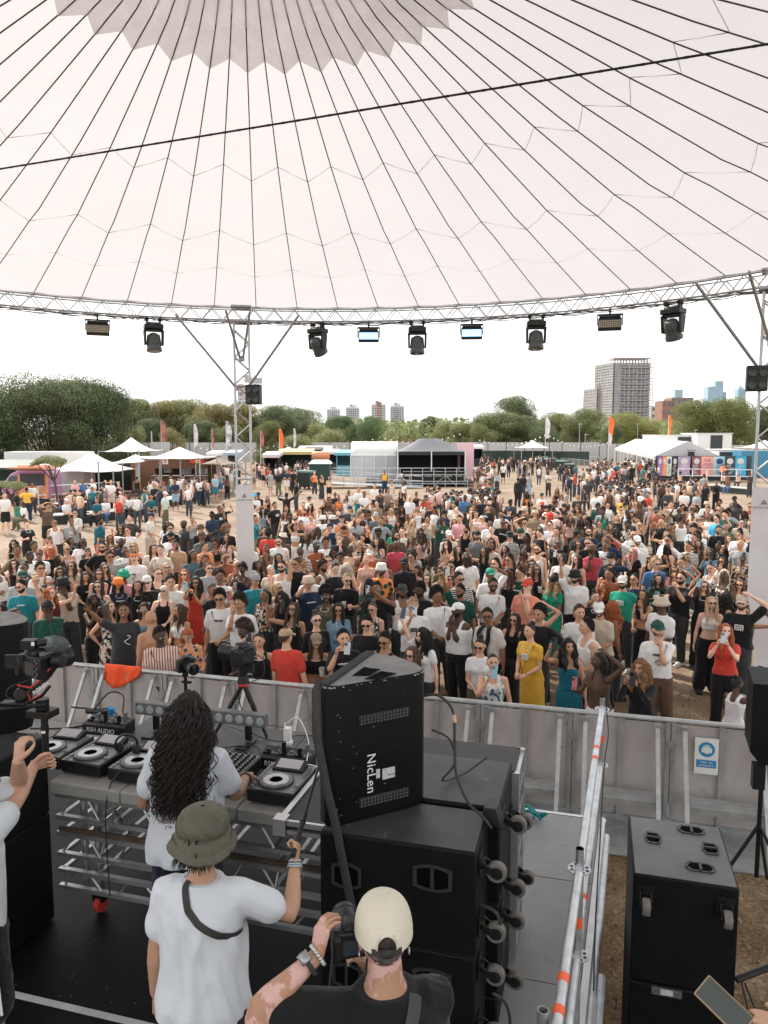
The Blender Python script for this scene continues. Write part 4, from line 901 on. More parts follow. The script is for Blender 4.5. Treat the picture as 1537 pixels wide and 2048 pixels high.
# ---------------------------------------------------------------- stage, in its own turned frame: u to the right, v away, z up
def S(u,v,z=0.0): return E1*u + E2*v + UZ*z
FACE = axm(E1, UZ, -E2)                   # lettering frame on faces that look at the viewer
ZF=.95
M_ply=mat('grey_ply_deck',(.22,.223,.222),.5,0,.1,2.5,.05,40,wear=((.12,.12,.12),.62,6))
M_dark=mat('black_stage_floor',(.0045,.005,.0055),.5,0,.3,4,spec=.15,wear=((.10,.10,.095),.74,22))
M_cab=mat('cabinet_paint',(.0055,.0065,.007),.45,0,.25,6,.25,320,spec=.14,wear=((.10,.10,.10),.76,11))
M_cab_sheen=mat('cabinet_top_sheen',(.04,.045,.045),.42,0,.3,4,.2,320,spec=.25,wear=((.15,.15,.145),.62,8))  # tops greyed: the canopy's reflection is painted into their colour
def sbox(mb,u0,u1,v0,v1,z0,z1,m=0): mb.box(S((u0 + u1) / 2,(v0 + v1) / 2,(z0 + z1) / 2),(u1 - u0,v1 - v0,z1 - z0),SR,m)
mb=MB();sbox(mb,-7,-.47,1.0,4.12,ZF - .1,ZF);sbox(mb,-7,-.47,4.124,6.2,ZF - .1,ZF - .004);tag(mb.build('stage_floor',M_dark),kind='structure')
mb=MB()
for v0,v1 in ((5.60,6.6),(4.46,5.592),(3.3,4.452),(1.5,3.292)): u0,u1=.125 + (v0 - 6.6)*.058,.125 + (v1 - 6.6)*.058;mb.hull8([S(-.47,v0,ZF - .09),S(u0,v0,ZF - .09),S(u1,v1,ZF - .09),S(-.47,v1,ZF - .09),S(-.47,v0,ZF),S(u0,v0,ZF),S(u1,v1,ZF),S(-.47,v1,ZF)])
sbox(mb,-.98,-.472,5.6,6.6,ZF - .09,ZF);tag(mb.build('walkway_deck',M_ply,bevel=.003),kind='structure')
mb=MB();u0,u1=.13 + (1.5 - 6.6)*.058,.13;mb.hull8([S(u0,1.5,ZF - .16),S(u0 + .045,1.5,ZF - .16),S(u1 + .045,6.62,ZF - .16),S(u1,6.62,ZF - .16),S(u0,1.5,ZF + .01),S(u0 + .045,1.5,ZF + .01),S(u1 + .045,6.62,ZF + .01),S(u1,6.62,ZF + .01)]);sbox(mb,-7,.13,6.62,6.66,ZF - .16,ZF - .005)
for v in (1.6,2.6,3.6,4.6,5.6,6.5):
 for u in (-.9,-.3): sbox(mb,u - .025,u + .025,v - .025,v + .025,0,ZF - .1)
tag(mb.build('deck_edge',M_alu),kind='structure')
mb=MB();sbox(mb,-3.6,-2.1,3.475,3.52,ZF + .001,ZF + .004);tag(mb.build('floor_tape',mat('grey_tape',(.42,.44,.45),.6,wear=((.1,.1,.1),.66,30))),'pale strip of tape stuck across the black stage floor','tape')
# ---- wheels
M_hub=mat('castor_tyre',(.14,.13,.115),.6,0,.2,20)
def castor(root, c, n, sw, r=.05):        # n: outward normal of the face; sw: direction the wheel trails
 c=Vector(c);mb=MB();B=frame_z(n);mb.box(c + n*.004,(.10,.10,.008),B);mb.cyl(c,c + n*.03,.03,n=12)
 h=c + n*.085 + sw*.035;s=n.cross(sw).normalized()
 for k in (-1,1): mb.hull8([c + n*.02 + s*(k*.03 - .003) - sw*.02,c + n*.02 + s*(k*.03 + .003) - sw*.02,c + n*.02 + s*(k*.03 + .003) + sw*.03,c + n*.02 + s*(k*.03 - .003) + sw*.03,h + s*(k*.03 - .003) - sw*.012,h + s*(k*.03 + .003) - sw*.012,h + s*(k*.03 + .003) + sw*.012,h + s*(k*.03 - .003) + sw*.012])
 mb.cyl(h - s*.036,h + s*.036,.008,n=8);f=mb.build('castor',M_blkm,root)
 mb=MB();mb.lathe([(.022,-.022),(r*.92,-.022),(r,-.016),(r,.016),(r*.92,.022),(.022,.022)],h,s,24);mb.build('tyre',M_hub,f)
 mb=MB();mb.lathe([(0,-.026),(.03,-.024),(.036,-.018),(.036,.018),(.03,.024),(0,.026)],h,s,16);mb.build('hub',M_blkp,f)
def handle(root, c, X, Y, w_, h_, oval=True, fm=None):   # recessed grip in a face, X/Y in the face, Z out of it
 Z=X.cross(Y);M=axm(X,Y,Z);n=10;out=[]
 if oval:
  for k in range(n + 1): a=-.5 + k / n;out.append((a*w_,-h_*(.36 + .14*cos(a*math.pi))))
  for k in range(n + 1): a=.5 - k / n;out.append((a*w_,h_*(.36 + .14*cos(a*math.pi))))
 else: out=[(-w_ / 2,-h_*.2),(-w_*.3,-h_ / 2),(w_*.3,-h_ / 2),(w_ / 2,-h_*.2),(w_ / 2,h_*.2),(w_*.3,h_ / 2),(-w_*.3,h_ / 2),(-w_ / 2,h_*.2)]
 mb=MB();c=Vector(c);K=len(out);inn=[(x*.8,y*.78) for x,y in out]
 vs=[c + M @ Vc((x,y,.004)) for x,y in out] + [c + M @ Vc((x,y,.005)) for x,y in inn] + [c + M @ Vc((x,y,-.03)) for x,y in inn] + [c + M @ Vc((x,y,-.001)) for x,y in out]
 fs=[]
 for i in range(K):
  j=(i + 1) % K;fs += [(i,j,K + j,K + i),(K + i,K + j,2*K + j,2*K + i),(3*K + i,3*K + j,j,i)]
 fs.append(tuple(2*K + i for i in range(K)));mb.add(vs,fs[:-1]);f=mb.build('handle_frame',fm or M_blkp,root,angle=50)
 mb=MB();mb.add(vs[K*2:3*K],[tuple(range(K))]);mb.build('recess',mat('recess_black',(.004,.004,.005),.8),f)
 mb=MB();mb.box(c + M @ Vc((0,0,-.004)),(w_*.1,h_*.82,.018) if w_ > h_*.9 else (w_*.82,h_*.1,.018),M);
 for q in (out[0],out[n // 2 if oval else 2],out[K // 2]): mb.cyl(c + M @ Vc((q[0]*.9,q[1]*.9,.004)),c + M @ Vc((q[0]*.9,q[1]*.9,.008)),.004,n=8)
 mb.build('grip',fm or M_blkp,f)
def cabinet(u0,u1,v0,v1,z0,z1,label,top=True,cast=(),fh=(),th=(),group=None,name='subwoofer'):
 t=empty(name,S((u0 + u1) / 2,(v0 + v1) / 2,z0),label,'loudspeaker',group);mb=MB();g=.003
 # the faces that carry recessed grips are left open there: build the shell as a box, recesses sit as shallow pockets in front of a set-back panel
 sbox(mb,u0 + g,u1 - g,v0 + g,v1 - g,z0 + g,z1 - g);mb.build('cabinet',M_cab,t,bevel=.012)
 if top: mb=MB();sbox(mb,u0 + .016,u1 - .016,v0 + .016,v1 - .016,z1 - .006,z1);mb.build('top_panel',M_cab_sheen if not th else mat('sheen_scuffed_top',(.115,.12,.12),.5,0,.25,3,.2,300,wear=((.05,.05,.05),.6,6)),t)  # grey of the top carries the canopy's reflection in its colour, plus scuffs
 for u,z,w_,h_ in fh: pocket(t,S(u,v0,z),E1,UZ,w_,h_,True)
 for u,v,w_,h_ in th: pocket(t,S(u,v,z1),E1,E2,w_,h_,False)
 for c in cast: castor(t,*c)
 return t
def pocket(root,c,X,Y,w_,h_,oval):
 Z=X.cross(Y);M=axm(X,Y,Z);n=12
 if oval: out=[(a*w_,-h_*(.36 + .14*cos(a*math.pi))) for a in [-.5 + k / n for k in range(n + 1)]] + [(a*w_,h_*(.36 + .14*cos(a*math.pi))) for a in [.5 - k / n for k in range(n + 1)]]
 else: out=[(-w_ / 2,-h_*.2),(-w_*.34,-h_ / 2),(w_*.34,-h_ / 2),(w_ / 2,-h_*.2),(w_ / 2,h_*.2),(w_*.34,h_ / 2),(-w_*.34,h_ / 2),(-w_ / 2,h_*.2)]
 K=len(out);c=Vector(c);mb=MB();vs=[]
 for s,z in ((1,-.001),(1,.008),(.80,.008),(.78,.002)): vs += [c + M @ Vc((x*s,y*s,z)) for x,y in out]
 fs=[]
 for r in range(3):
  for i in range(K): j=(i + 1) % K;fs.append((r*K + i,r*K + j,(r + 1)*K + j,(r + 1)*K + i))
 mb.add(vs,fs);f=mb.build('handle_frame',mat('handle_plastic',(.03,.032,.034),.4),root,angle=50)
 mb=MB();mb.add([c + M @ Vc((x*.79,y*.79,.0035)) for x,y in out],[tuple(range(K))]);mb.build('recess',mat('recess_black',(.003,.003,.004),.9,spec=.05),f,angle=0)
 mb=MB();mb.box(c + M @ Vc((0,0,.010)),(w_*.09,h_*.80,.012) if w_ > h_ else (w_*.8,h_*.09,.012),M)
 for i in range(0,K,max(1,K // 4)): q=out[i];mb.cyl(c + M @ Vc((q[0]*.9,q[1]*.9,.007)),c + M @ Vc((q[0]*.9,q[1]*.9,.012)),.0045,n=8)
 mb.build('grip',mat('handle_plastic'),f)
ZA,ZB,ZC,ZD=.95,1.17,1.72,2.27
UR=-.50
near=[]
for i,(z0,z1,lb) in enumerate(((ZC,ZD,'top black subwoofer of the near middle stack, oval grip facing the viewer'),(ZB,ZC,'second black subwoofer down in the near middle stack'))):
 cs=[(S(UR,3.60,z1 - .10),E1,-UZ),(S(UR,3.60,z0 + .13),E1,-UZ)]
 cabinet(-1.32,UR,3.50,3.94,z0,z1,lb,cast=cs,fh=[(-.72,z1 - .16,.20,.14),(-1.17,z1 - .22,.16,.14)],group='black subwoofers stacked on the stage')
 z0m=z0
cabinet(-1.32,UR,3.50,3.94,ZA,ZB,'low black base case at the bottom of the near middle stack',top=False,group='black subwoofers stacked on the stage')
for i,(z0,z1,lb) in enumerate(((ZC,ZD + .01,'top black subwoofer of the rear middle stack, behind the near one'),(ZB,ZC,'second black subwoofer down in the rear middle stack'))):
 cs=[(S(-.44,4.05,z1 - .09),E1,-UZ),(S(-.44,4.05,z0 + .10),E1,-UZ),(S(-.44,4.5,z1 - .30),E1,-UZ)][:3 if i == 0 else 2]
 cabinet(-1.32,-.44,3.96,4.58,z0,z1,lb,cast=cs,group='black subwoofers stacked on the stage')
cabinet(-1.32,-.44,3.96,4.58,ZA,ZB,'low black base case under the rear middle stack',top=False,group='black subwoofers stacked on the stage')
for z0,z1,lb in ((ZC,ZD,'upper black subwoofer of the left stack beside the turntables'),(ZA,ZC,'lower black subwoofer of the left stack beside the turntables')):
 cabinet(-4.4,-3.54,3.45,4.19,z0,z1,lb,group='black subwoofers stacked on the stage')
# silver edged rack case behind the middle stack
t=empty('rack_case',S(-.5,4.75,ZA),'silver edged black rack case behind the middle speaker stack','case');mb=MB();sbox(mb,-1.2,-.43,4.60,5.0,ZA,2.2);mb.build('case',M_blk,t);mb=MB()
for z in np.linspace(ZA + .05,2.17,9): sbox(mb,-.45,-.405,4.61,4.99,z - .012,z + .012)
for v in (4.61,4.99): sbox(mb,-.45,-.40,v - .015,v + .015,ZA,2.2)
mb.build('edge_rail',M_alu,t);castor(t,S(-.43,4.7,1.5),E1,-UZ,.045)
# monitor speakers on top: six cornered plan, sloped back
def wedge(poly,z0,z1,label,face,txt=True,strap=True):
 t=empty('monitor_speaker',S(poly[0][0],poly[0][1],z0),label,'loudspeaker','wedge plan speakers standing on the subwoofers');n=len(poly)
 cen=(sum(p[0] for p in poly) / n,sum(p[1] for p in poly) / n);mb=MB();b=.006
 def ring(s,z): return [S(cen[0] + (p[0] - cen[0])*s,cen[1] + (p[1] - cen[1])*s,z) for p in poly]
 L_=[ring(.985,z0),ring(1,z0 + .012),ring(1,z1 - .014),ring(.975,z1)]
 mb.grid(L_,closed=True);mb.add(ring(.975,z1),[tuple(range(n))]);mb.build('cabinet',M_cab,t,angle=30)
 mb=MB();mb.add(ring(.955,z1 + .002),[tuple(range(n))]);mb.build('top_panel',mat('grey_top',(.15,.15,.148),.5,0,.25,7,.25,300,wear=((.05,.05,.05),.58,9)),t,angle=0)  # top face greyer than the cabinet, with darker patches
 return t,cen
POLY=[(-1.325,3.575),(-1.295,3.545),(-1.24,3.56),(-.905,3.87),(-.872,3.93),(-.875,3.98),(-.93,4.06),(-1.05,4.15),(-1.235,4.215),(-1.265,4.2)]
mon,cen=wedge(POLY,2.275,3.02,'black wedge plan monitor speaker on the middle subwoofers with white maker lettering',None)
a,b=Vc((-1.24,3.56)),Vc((-.905,3.87));d=(b - a).normalized();X=E1*d.x + E2*d.y;nn=X.cross(UZ);FM=axm(X,UZ,nn)
def onface(f,z,o=.002): q=a + (b - a)*f;return S(q.x,q.y,z) + nn*o
text('NicLen','lettering',.072,onface(.43,2.52),axm(-UZ,X,nn),M_white,mon,spacing=1.05)
mb=MB();mb.box(onface(.66,2.50),(.075,.06,.002),FM);mb.box(onface(.52,2.51),(.022,.05,.002),FM);mb.build('rating_label',mat('label_grey',(.5,.52,.54),.5,0,.3,120),mon)
mb=MB();mb.box(onface(.70,2.47,.004),(.05,.003,.001),FM);mb.box(onface(.70,2.49,.004),(.05,.003,.001),FM);mb.build('label_print',M_blkp,mon)
for z,nm in ((2.82,1),(2.37,2)):
 mb=MB();mb.box(onface(.60,z,.004),(.30,.055,.008),FM);tr=mb.build('fly_track',mat('track_steel',(.035,.038,.04),.35,.5),mon,bevel=.003);mb=MB()
 for i in range(15):
  for j in range(3): p=onface(.60,z,.009) + X*(-.135 + .0193*i) + UZ*(-.017 + .017*j);mb.cyl(p,p + nn*.001,.0048,n=6)
 mb.build('track_holes',mat('track_hole',(.12,.13,.135),.4),tr)
for q in (((706,1351),(728,1335),(760,1339),(742,1352)),((731,1358),(763,1343),(792,1347),(768,1359))):
 p_=[W(a_,b_,3.0235) for a_,b_ in q];mb=MB();mb.add(p_,[(0,1,2,3)]);f=mb.build('grip_pocket',mat('recess_black',(.003,.003,.004),.9,spec=.05),mon,angle=0);mb=MB();mb.tube(p_,.004,5,closed=True);mb.build('pocket_rim',M_blkp,f)
mb=MB();rnd=random.Random(21)
for k in range(24):
 p_=onface(rnd.random() ** 2,2.3 + .7*rnd.random(),.0006);mb.box(p_,(rnd.uniform(.001,.004),rnd.uniform(.001,.007),.0006),FM)
for k in range(40):
 e_=POLY[k % 5];f_=POLY[k % 5 + 1];t_=rnd.random();mb.box(S(e_[0] + (f_[0] - e_[0])*t_,e_[1] + (f_[1] - e_[1])*t_,3.012 + .004*rnd.random()),(rnd.uniform(.002,.012),.004,rnd.uniform(.002,.006)),SR)
mb.build('paint_chips',mat('chipped_paint',(.35,.35,.34),.8),mon)
mb=MB();p0=[(-1.335,3.585),(-1.275,4.20)];P0,P1=S(-1.34,3.57),S(-1.278,4.205);dd=(P1 - P0);mb.hull8([P0 + UZ*2.28,P0 + E1*.06 + UZ*2.28 - E2*.02,P1 + E1*.06 + UZ*2.28,P1 + UZ*2.28,P0 + UZ*3.034,P0 + E1*.06 + UZ*3.034 - E2*.02,P1 + E1*.06 + UZ*3.034,P1 + UZ*3.034]);mb.build('grille',mat('grille_foam',(.022,.023,.024),.8,0,.2,60,.4,300),mon,bevel=.012)
mb=MB();sp=[S(-1.335,3.60,3.03),S(-1.345,3.555,3.0),S(-1.335,3.53,2.75),S(-1.28,3.515,2.5),S(-1.22,3.495,2.30),S(-1.20,3.49,2.2),S(-1.10,3.47,1.75),S(-1.05,3.46,1.4)]
rows=[[p - E1*.024,p + E1*.024] for p in sp];mb.grid(rows);o=mb.build('ratchet_strap',M_rub,angle=60);md=o.modifiers.new('t','SOLIDIFY');md.thickness=.004;tag(o,'black webbing strap running down over monitor speaker and middle subwoofer','strap')
mon2,c2=wedge([(u - 2.86,v + .30) for u,v in POLY],2.275,3.02,'black wedge plan monitor speaker on the left stack, cut by the picture edge',None)
mb=MB();mb.box(S(-3.98,4.15,3.026),(.2,.05,.004),SR @ rotz(R(40)));mb.build('grip_pocket',mat('recess_black'),mon2)
def cable(pts,r,label,m=None,name='cable',sm=8):
 P_=[Vector(p) for p in pts];out=[]
 for i in range(len(P_) - 1):
  a,b,c,d=P_[max(i - 1,0)],P_[i],P_[i + 1],P_[min(i + 2,len(P_) - 1)]
  for k in range(sm):
   t_=k / sm;out.append(.5*((2*b) + (c - a)*t_ + (2*a - 5*b + 4*c - d)*t_ ** 2 + (3*b - a - 3*c + d)*t_ ** 3))
 out.append(P_[-1]);mb=MB();mb.tube(out,r,7);return tag(mb.build(name,m or M_rub),label,'cable')
cable([S(-.89,4.02,2.85),S(-.80,4.02,2.86),S(-.72,4.02,2.78),S(-.70,3.98,2.62),S(-.68,3.93,2.46),S(-.60,3.86,2.34),S(-.52,3.80,2.31),S(-.47,3.80,2.25)],.008,'black speaker cable curving from the monitor speaker back down to the subwoofer edge')
mb=MB();mb.cyl(S(-.715,4.02,2.76),S(-.705,4.01,2.72),.0115,n=10);tag(mb.build('cable_tape',mat('tan_tape',(.55,.35,.22),.6)),'tan tape band wrapped on the curving speaker cable','tape')
cable([S(-.86,4.12,2.62),S(-.76,4.15,2.56),S(-.73,4.16,2.42),S(-.80,4.15,2.31),S(-.70,4.3,2.295),S(-.58,4.42,2.36)],.006,'thin cable looping behind the monitor speaker on the subwoofer top')
cable([S(-.50,3.62,1.93),S(-.42,3.60,1.92),S(-.39,3.60,1.84),S(-.38,3.62,1.68),S(-.42,3.66,1.6)],.009,'short link cable plugged into the side of the top middle subwoofer')
cable([S(-.42,3.55,1.52),S(-.36,3.58,1.46),S(-.34,3.64,1.30),S(-.38,3.66,1.22),S(-.46,3.66,1.18)],.008,'lower link cable hanging between the castors of the middle stack')
mb=MB();mb.hull8([S(-.53,3.84,2.275),S(-.42,3.84,2.22),S(-.42,3.98,2.22),S(-.53,3.98,2.275),S(-.52,3.85,2.33),S(-.45,3.85,2.33),S(-.45,3.97,2.33),S(-.52,3.97,2.33)]);tag(mb.build('cable_clip',M_blkp,bevel=.006),'angular black plastic clip hooked over the subwoofer edge under the curving cable','clip')
# ---- stack on the grass right of the walkway
for z0,z1,lb in ((1.02,1.70,'top black subwoofer standing on the grass stack, four silver rimmed grips on top'),(.42,1.02,'middle black subwoofer of the stack on the grass, with rating label'),(.02,.42,'bottom black case of the stack on the grass')):
 tp=z0 > 1
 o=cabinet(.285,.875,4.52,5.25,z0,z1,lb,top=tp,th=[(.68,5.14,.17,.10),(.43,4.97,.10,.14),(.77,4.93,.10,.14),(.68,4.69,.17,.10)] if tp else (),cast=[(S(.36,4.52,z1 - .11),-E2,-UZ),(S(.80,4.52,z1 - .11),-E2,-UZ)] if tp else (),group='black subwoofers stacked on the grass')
 if .4 < z0 < 1:
  mb=MB();mb.box(S(.50,4.518,.985),(.17,.003,.05),SR);mb.build('rating_label',mat('label_dark',(.10,.11,.115),.5,0,.8,160),o)
  mb=MB();mb.box(S(.50,4.515,.985),(.07,.003,.034),SR);mb.build('label_field',mat('label_grey'),o)
# ---- edge speaker on its pole at the picture edge
t=empty('edge_loudspeaker',S(1.45,7.2,0),'tall black loudspeaker on a pole, cut by the picture edge','loudspeaker');mb=MB();mb.hull8([S(1.375,7.0,1.55),S(1.78,7.0,1.55),S(1.78,7.4,1.55),S(1.40,7.4,1.55),S(1.375,7.0,2.16),S(1.78,7.0,2.16),S(1.78,7.4,2.2),S(1.40,7.4,2.2)]);mb.hull8([S(1.46,7.0,1.44),S(1.78,7.0,1.44),S(1.78,7.4,1.44),S(1.46,7.4,1.44),S(1.375,7.0,1.55),S(1.78,7.0,1.55),S(1.78,7.4,1.55),S(1.40,7.4,1.55)]);mb.build('cabinet',M_cab,t)
mb=MB();mb.cyl(S(1.52,7.2,.3),S(1.52,7.2,1.45),.02,n=10);mb.box(S(1.47,7.1,1.30),(.10,.10,.22),SR);mb.build('pole',M_blkm,t)
mb=MB()
for q in ((-.45,-.1),(.4,-.3),(.2,.5)): mb.cyl(S(1.52,7.2,.8),S(1.52 + q[0],7.2 + q[1],.02),.016,n=6)
mb.build('tripod_leg',M_blkm,t)
t=empty('tripod_stand',S(1.05,4.9,0),'black tripod stand legs on the grass right of the subwoofer stack','stand');a=S(.92,4.75,.98);c=S(1.28,4.92,1.08)
for (p,q,r_) in ((a,c,.02),(c,S(.98,4.6,.55),.02),(S(1.2,4.88,1.05),S(1.02,4.5,.3),.014)):
 mb=MB();mb.cyl(p,q,r_,n=8);mb.build('leg',M_blkm,t)
mb=MB();mb.cyl(a + UZ*-.01 + E1*.03,S(1.03,4.6,.66),.006,n=6);mb.cyl(a - UZ*.01 + E1*.05,S(1.08,4.65,.72),.006,n=6);mb.cyl(S(1.28,4.92,.0),S(1.28,4.92,1.5),.018,n=8);mb.build('strut',M_blkm,t)
# ---- scaffold handrail beside the walkway
def rosette(mb,c,r=.062):
 mb.lathe([(.026,-.004),(r,-.004),(r,.004),(.026,.004),(.026,-.004)],c,n=20)
 for i in range(8):
  a=math.pi / 4*i + .2;p=c + Vc((cos(a)*.044,sin(a)*.044,.0045));mb.cyl(p,p + UZ*.0012,.010,n=8,m=1)
hr=empty('scaffold_handrail',S(.06,4.0,0),'galvanised scaffold handrail along the walkway, banded with orange tape','handrail')
def SU(off, v, z): return S(.12 + (v - 6.6) * .055 + off, v, z)   # the walkway edge and its rail run slightly askew to the stage
V1,V2,V3=6.6,4.05,1.5
for v,zt in ((V1,2.06),(V2,2.07),(V3,2.06)):
 mb=MB();mb.cyl(SU(0,v,0),SU(0,v,zt - .12),.0242,n=16);mb.cyl(SU(0,v,zt - .12),SU(0,v,zt),.0215,n=16);mb.lathe([(.0215,0),(.0175,0),(.0175,-.05),(0,-.05)],SU(0,v,zt),n=16);mb.build('standard',M_galv,hr)
 for z in (ZF + .0,1.45,1.95): mb=MB();rosette(mb,SU(0,v,z));mb.build('rosette',[M_galvp,M_blkp],hr)
for va,vb in ((V1,V2),(V2,V3)):
 for z in (1.95,1.45):
  off=.0 if z > 1.5 else .0;p,q=SU(0,va - .05,z + .012),SU(0,vb + .05,z + .012);mb=MB();mb.cyl(p,q,.0242,n=16)
  for e,s in ((p,1),(q,-1)): mb.hull8([e + E2*s*.05 - E1*.006 - UZ*.02,e + E2*s*.05 + E1*.006 - UZ*.02,e - E2*s*.02 + E1*.02 - UZ*.03,e - E2*s*.02 - E1*.02 - UZ*.03,e + E2*s*.05 - E1*.006 + UZ*.03,e + E2*s*.05 + E1*.006 + UZ*.03,e - E2*s*.02 + E1*.02 + UZ*.03,e - E2*s*.02 - E1*.02 + UZ*.03])
  L1=mb.build('ledger',M_galvp,hr)
  for f in ((.34,.42) if z > 1.5 else (.8,)): mb=MB();r_=p + (q - p)*f;mb.cyl(r_,r_ + (q - p).normalized()*.05,.0255,n=16);mb.build('tape_band',mat('orange_tape',(.80,.12,.04),.5),L1)
for v,z in ((V1,1.66),(V2,1.62)):
 mb=MB();mb.cyl(SU(0,v,z),SU(0,v,z + .06),.0255,n=16);mb.build('tape_band',mat('orange_tape'),hr)
mb=MB();mb.cyl(SU(.07,6.4,ZF - .04),SU(.07,1.6,ZF - .04),.03,n=12);mb.cyl(SU(.12,4.6,ZF + .0),SU(.10,3.0,ZF - .3),.024,n=12);mb.build('lower_ledger',M_galvp,hr)
cable([SU(.03,6.58,2.0),SU(.06,6.45,1.8),SU(.05,6.0,1.7),SU(.055,5.4,1.35),SU(.06,4.9,1.1),SU(.08,4.4,1.0)],.005,'thin black cable trailing along the scaffold handrail')
t=empty('scaffold_post',S(-.14,2.9,ZF),'open ended scaffold tube standing nearest the viewer','scaffold post');mb=MB();mb.cyl(S(-.14,2.9,ZF),S(-.14,2.9,1.93),.0242,n=20);mb.lathe([(.0242,0),(.0242,.07),(.020,.07),(.020,-.03),(0,-.03)],S(-.14,2.9,1.93),n=20);mb.build('tube',M_galv,t)
mb=MB();mb.box(S(.30,4.2,.03),(.16,.7,.05),SR @ rotz(R(-6)));tag(mb.build('timber_offcut',M_wood),'short timber plank lying on the grass beside the deck edge','plank')
# ---- pit barrier
M_bsh=mat('barrier_sheet',(.52,.48,.465),.5,.15,.14,2.2,.3,160,wear=((.30,.27,.25),.60,5))
t_=M_bsh.node_tree;tr=N(t_,'ShaderNodeBsdfTransparent');ms=N(t_,'ShaderNodeMixShader');ms.inputs[0].default_value=.20
_b=t_.nodes['Principled BSDF'];t_.links.new(_b.outputs[0],ms.inputs[1]);t_.links.new(tr.outputs[0],ms.inputs[2]);t_.links.new(ms.outputs[0],t_.nodes['Material Output'].inputs[0])
VB=8.56;PW=1.04
M_bar=mat('barrier_aluminium',(.40,.415,.415),.42,.55,.2,8,wear=((.2,.2,.19),.62,18))
def barrier_panel(k):
 u0=-1.2 + PW*k;u1=u0 + PW;um=(u0 + u1) / 2
 t=empty('barrier_panel',S(um,VB,0),'x','barrier','aluminium pit barrier panels');mb=MB()
 sbox(mb,u0 + .03,u1 - .03,VB - .004,VB + .004,.06,1.16);mb.build('mesh_sheet',M_bsh,t)
 mb=MB();mb.cyl(S(u0,VB,1.2),S(u1,VB,1.2),.028,n=10);mb.build('top_rail',M_bar,t)
 mb=MB();sbox(mb,u0 + .006,u0 + .05,VB - .05,VB - .006,0.02,1.18);sbox(mb,u1 - .05,u1 - .006,VB - .05,VB - .006,.02,1.18);sbox(mb,um - .028,um + .028,VB - .05,VB - .006,.02,1.18);sbox(mb,u0,u1,VB - .045,VB - .005,.02,.07);mb.build('upright',M_bar,t)
 for u in (u0 + .14,u1 - .14):
  mb=MB();p,q=S(u,VB - .05,1.12),S(u,VB - .72,.03);M=frame_z(q - p);mb.box((p + q) / 2,(.045,.03,(q - p).length),M);mb.box(p + UZ*.02,(.07,.05,.03),SR);mb.build('brace',M_bar,t)
 mb=MB();sbox(mb,u0 + .16,u1 - .16,VB - .42,VB - .14,.40,.425);sbox(mb,u0 + .15,u1 - .15,VB - .43,VB - .41,.37,.44);mb.build('step',M_bar,t)
 mb=MB();sbox(mb,u0 + .02,u1 - .02,VB - .8,VB + .5,.005,.02);mb.build('foot_plate',M_bar,t)
 mb=MB();sbox(mb,u0 - .04,u0 + .07,VB - .065,VB - .05,.93,.955);sbox(mb,u0 - .03,u0 + .03,VB - .07,VB - .05,.9,.98);mb.build('latch',M_galv,t)
 return t
names={-6: 'at the far left beyond the turntables',-5: 'behind the left monitor speaker',-4: 'with the orange jacket laid over it',-3: 'behind the small camera on its pole',-2: 'behind the long haired performer',-1: 'half hidden by the middle monitor speaker',0: 'in front of the woman in blue patterned top',1: 'in front of the teal dress',2: 'holding the ear protection sign',3: 'beside the edge loudspeaker',4: 'at the picture edge past the loudspeaker',-7: 'farthest left, behind the left speaker stack'}
pp=barrier_panel(0)
for k in range(-7,5):
 o=pp if k == 0 else copy_tree(pp);o.location=S(-1.2 + PW*(k + .5),VB,0);o['label']='aluminium barrier panel ' + names[k]
sg=W(1412,1495,.78);sg=S(1.22,VB - .06,0);t=empty('ear_protection_sign',S(1.245,VB - .06,.9),'white and blue laminated ear protection sign taped on the barrier','sign');t.parent=None
sc_=S(1.245,VB - .06,.86);mb=MB();mb.box(sc_,(.24,.004,.40),SR);mb.build('sheet',M_white,t);M_sb=mat('safety_blue',(.02,.24,.47),.5)
mb=MB();mb.lathe([(0,0),(.082,0),(.082,.003),(0,.003)],sc_ - E2*.003 + UZ*.075,-E2,32);mb.box(sc_ - E2*.003 - UZ*.085,(.20,.003,.085),SR);mb.build('blue_print',M_sb,t)
mb=MB();c=sc_ - E2*.008 + UZ*.07;mb.sph(c,(.036,.003,.045),16,8,SR);
for s in (-1,1): mb.box(c + E1*s*.042 - UZ*.003,(.02,.005,.05),SR)
mb.tube([c + E1*cos(a)*.044 + UZ*(sin(a)*.056) for a in np.linspace(.1,3.04,12)],.004,5);mb.build('head_symbol',M_white,t)
text('Wear ear\nprotectors', 'lettering',.034,sc_ - E2*.0065 - UZ*.085,FACE,M_white,t)
# orange jacket over the rail
mb=MB();rows=[]
for i in range(15):
 f=i / 14;r_=[]
 for j in range(17):
  g=j / 16;u=-6.28 + .55*f;w_=.02*sin(f*13 + g*5) + .012*sin(f*31)
  drop=.27 + .05*sin(f*5) - .10*abs(f - .5) ** 2*4
  s=(g - .42)*2;z=1.235 - max(0,abs(s) - .12)*drop*1.25;v=VB + (.035 if s > 0 else -.035)*min(1,abs(s) / .12) + (w_ if abs(s) > .2 else w_*.2)
  if s < 0: v -= .03*abs(s)
  r_.append(S(u + .04*sin(g*6),v,z))
 rows.append(r_)
mb.grid(rows);o=mb.build('jacket',M_orange,angle=0);o.data.polygons.foreach_set('use_smooth',[True]*len(o.data.polygons));md=o.modifiers.new('t','SOLIDIFY');md.thickness=.012;tag(o,'crumpled orange jacket draped over the barrier rail','jacket')
mb=MB();rnd=random.Random(8)
for k in range(5): mb.tube([S(-.62 + .05*k + .10*sin(j*.8 + k),6.45 + .05*cos(j*1.1 + k),ZF + .02 + .02*k*abs(sin(j))) for j in range(9)],.014,5)
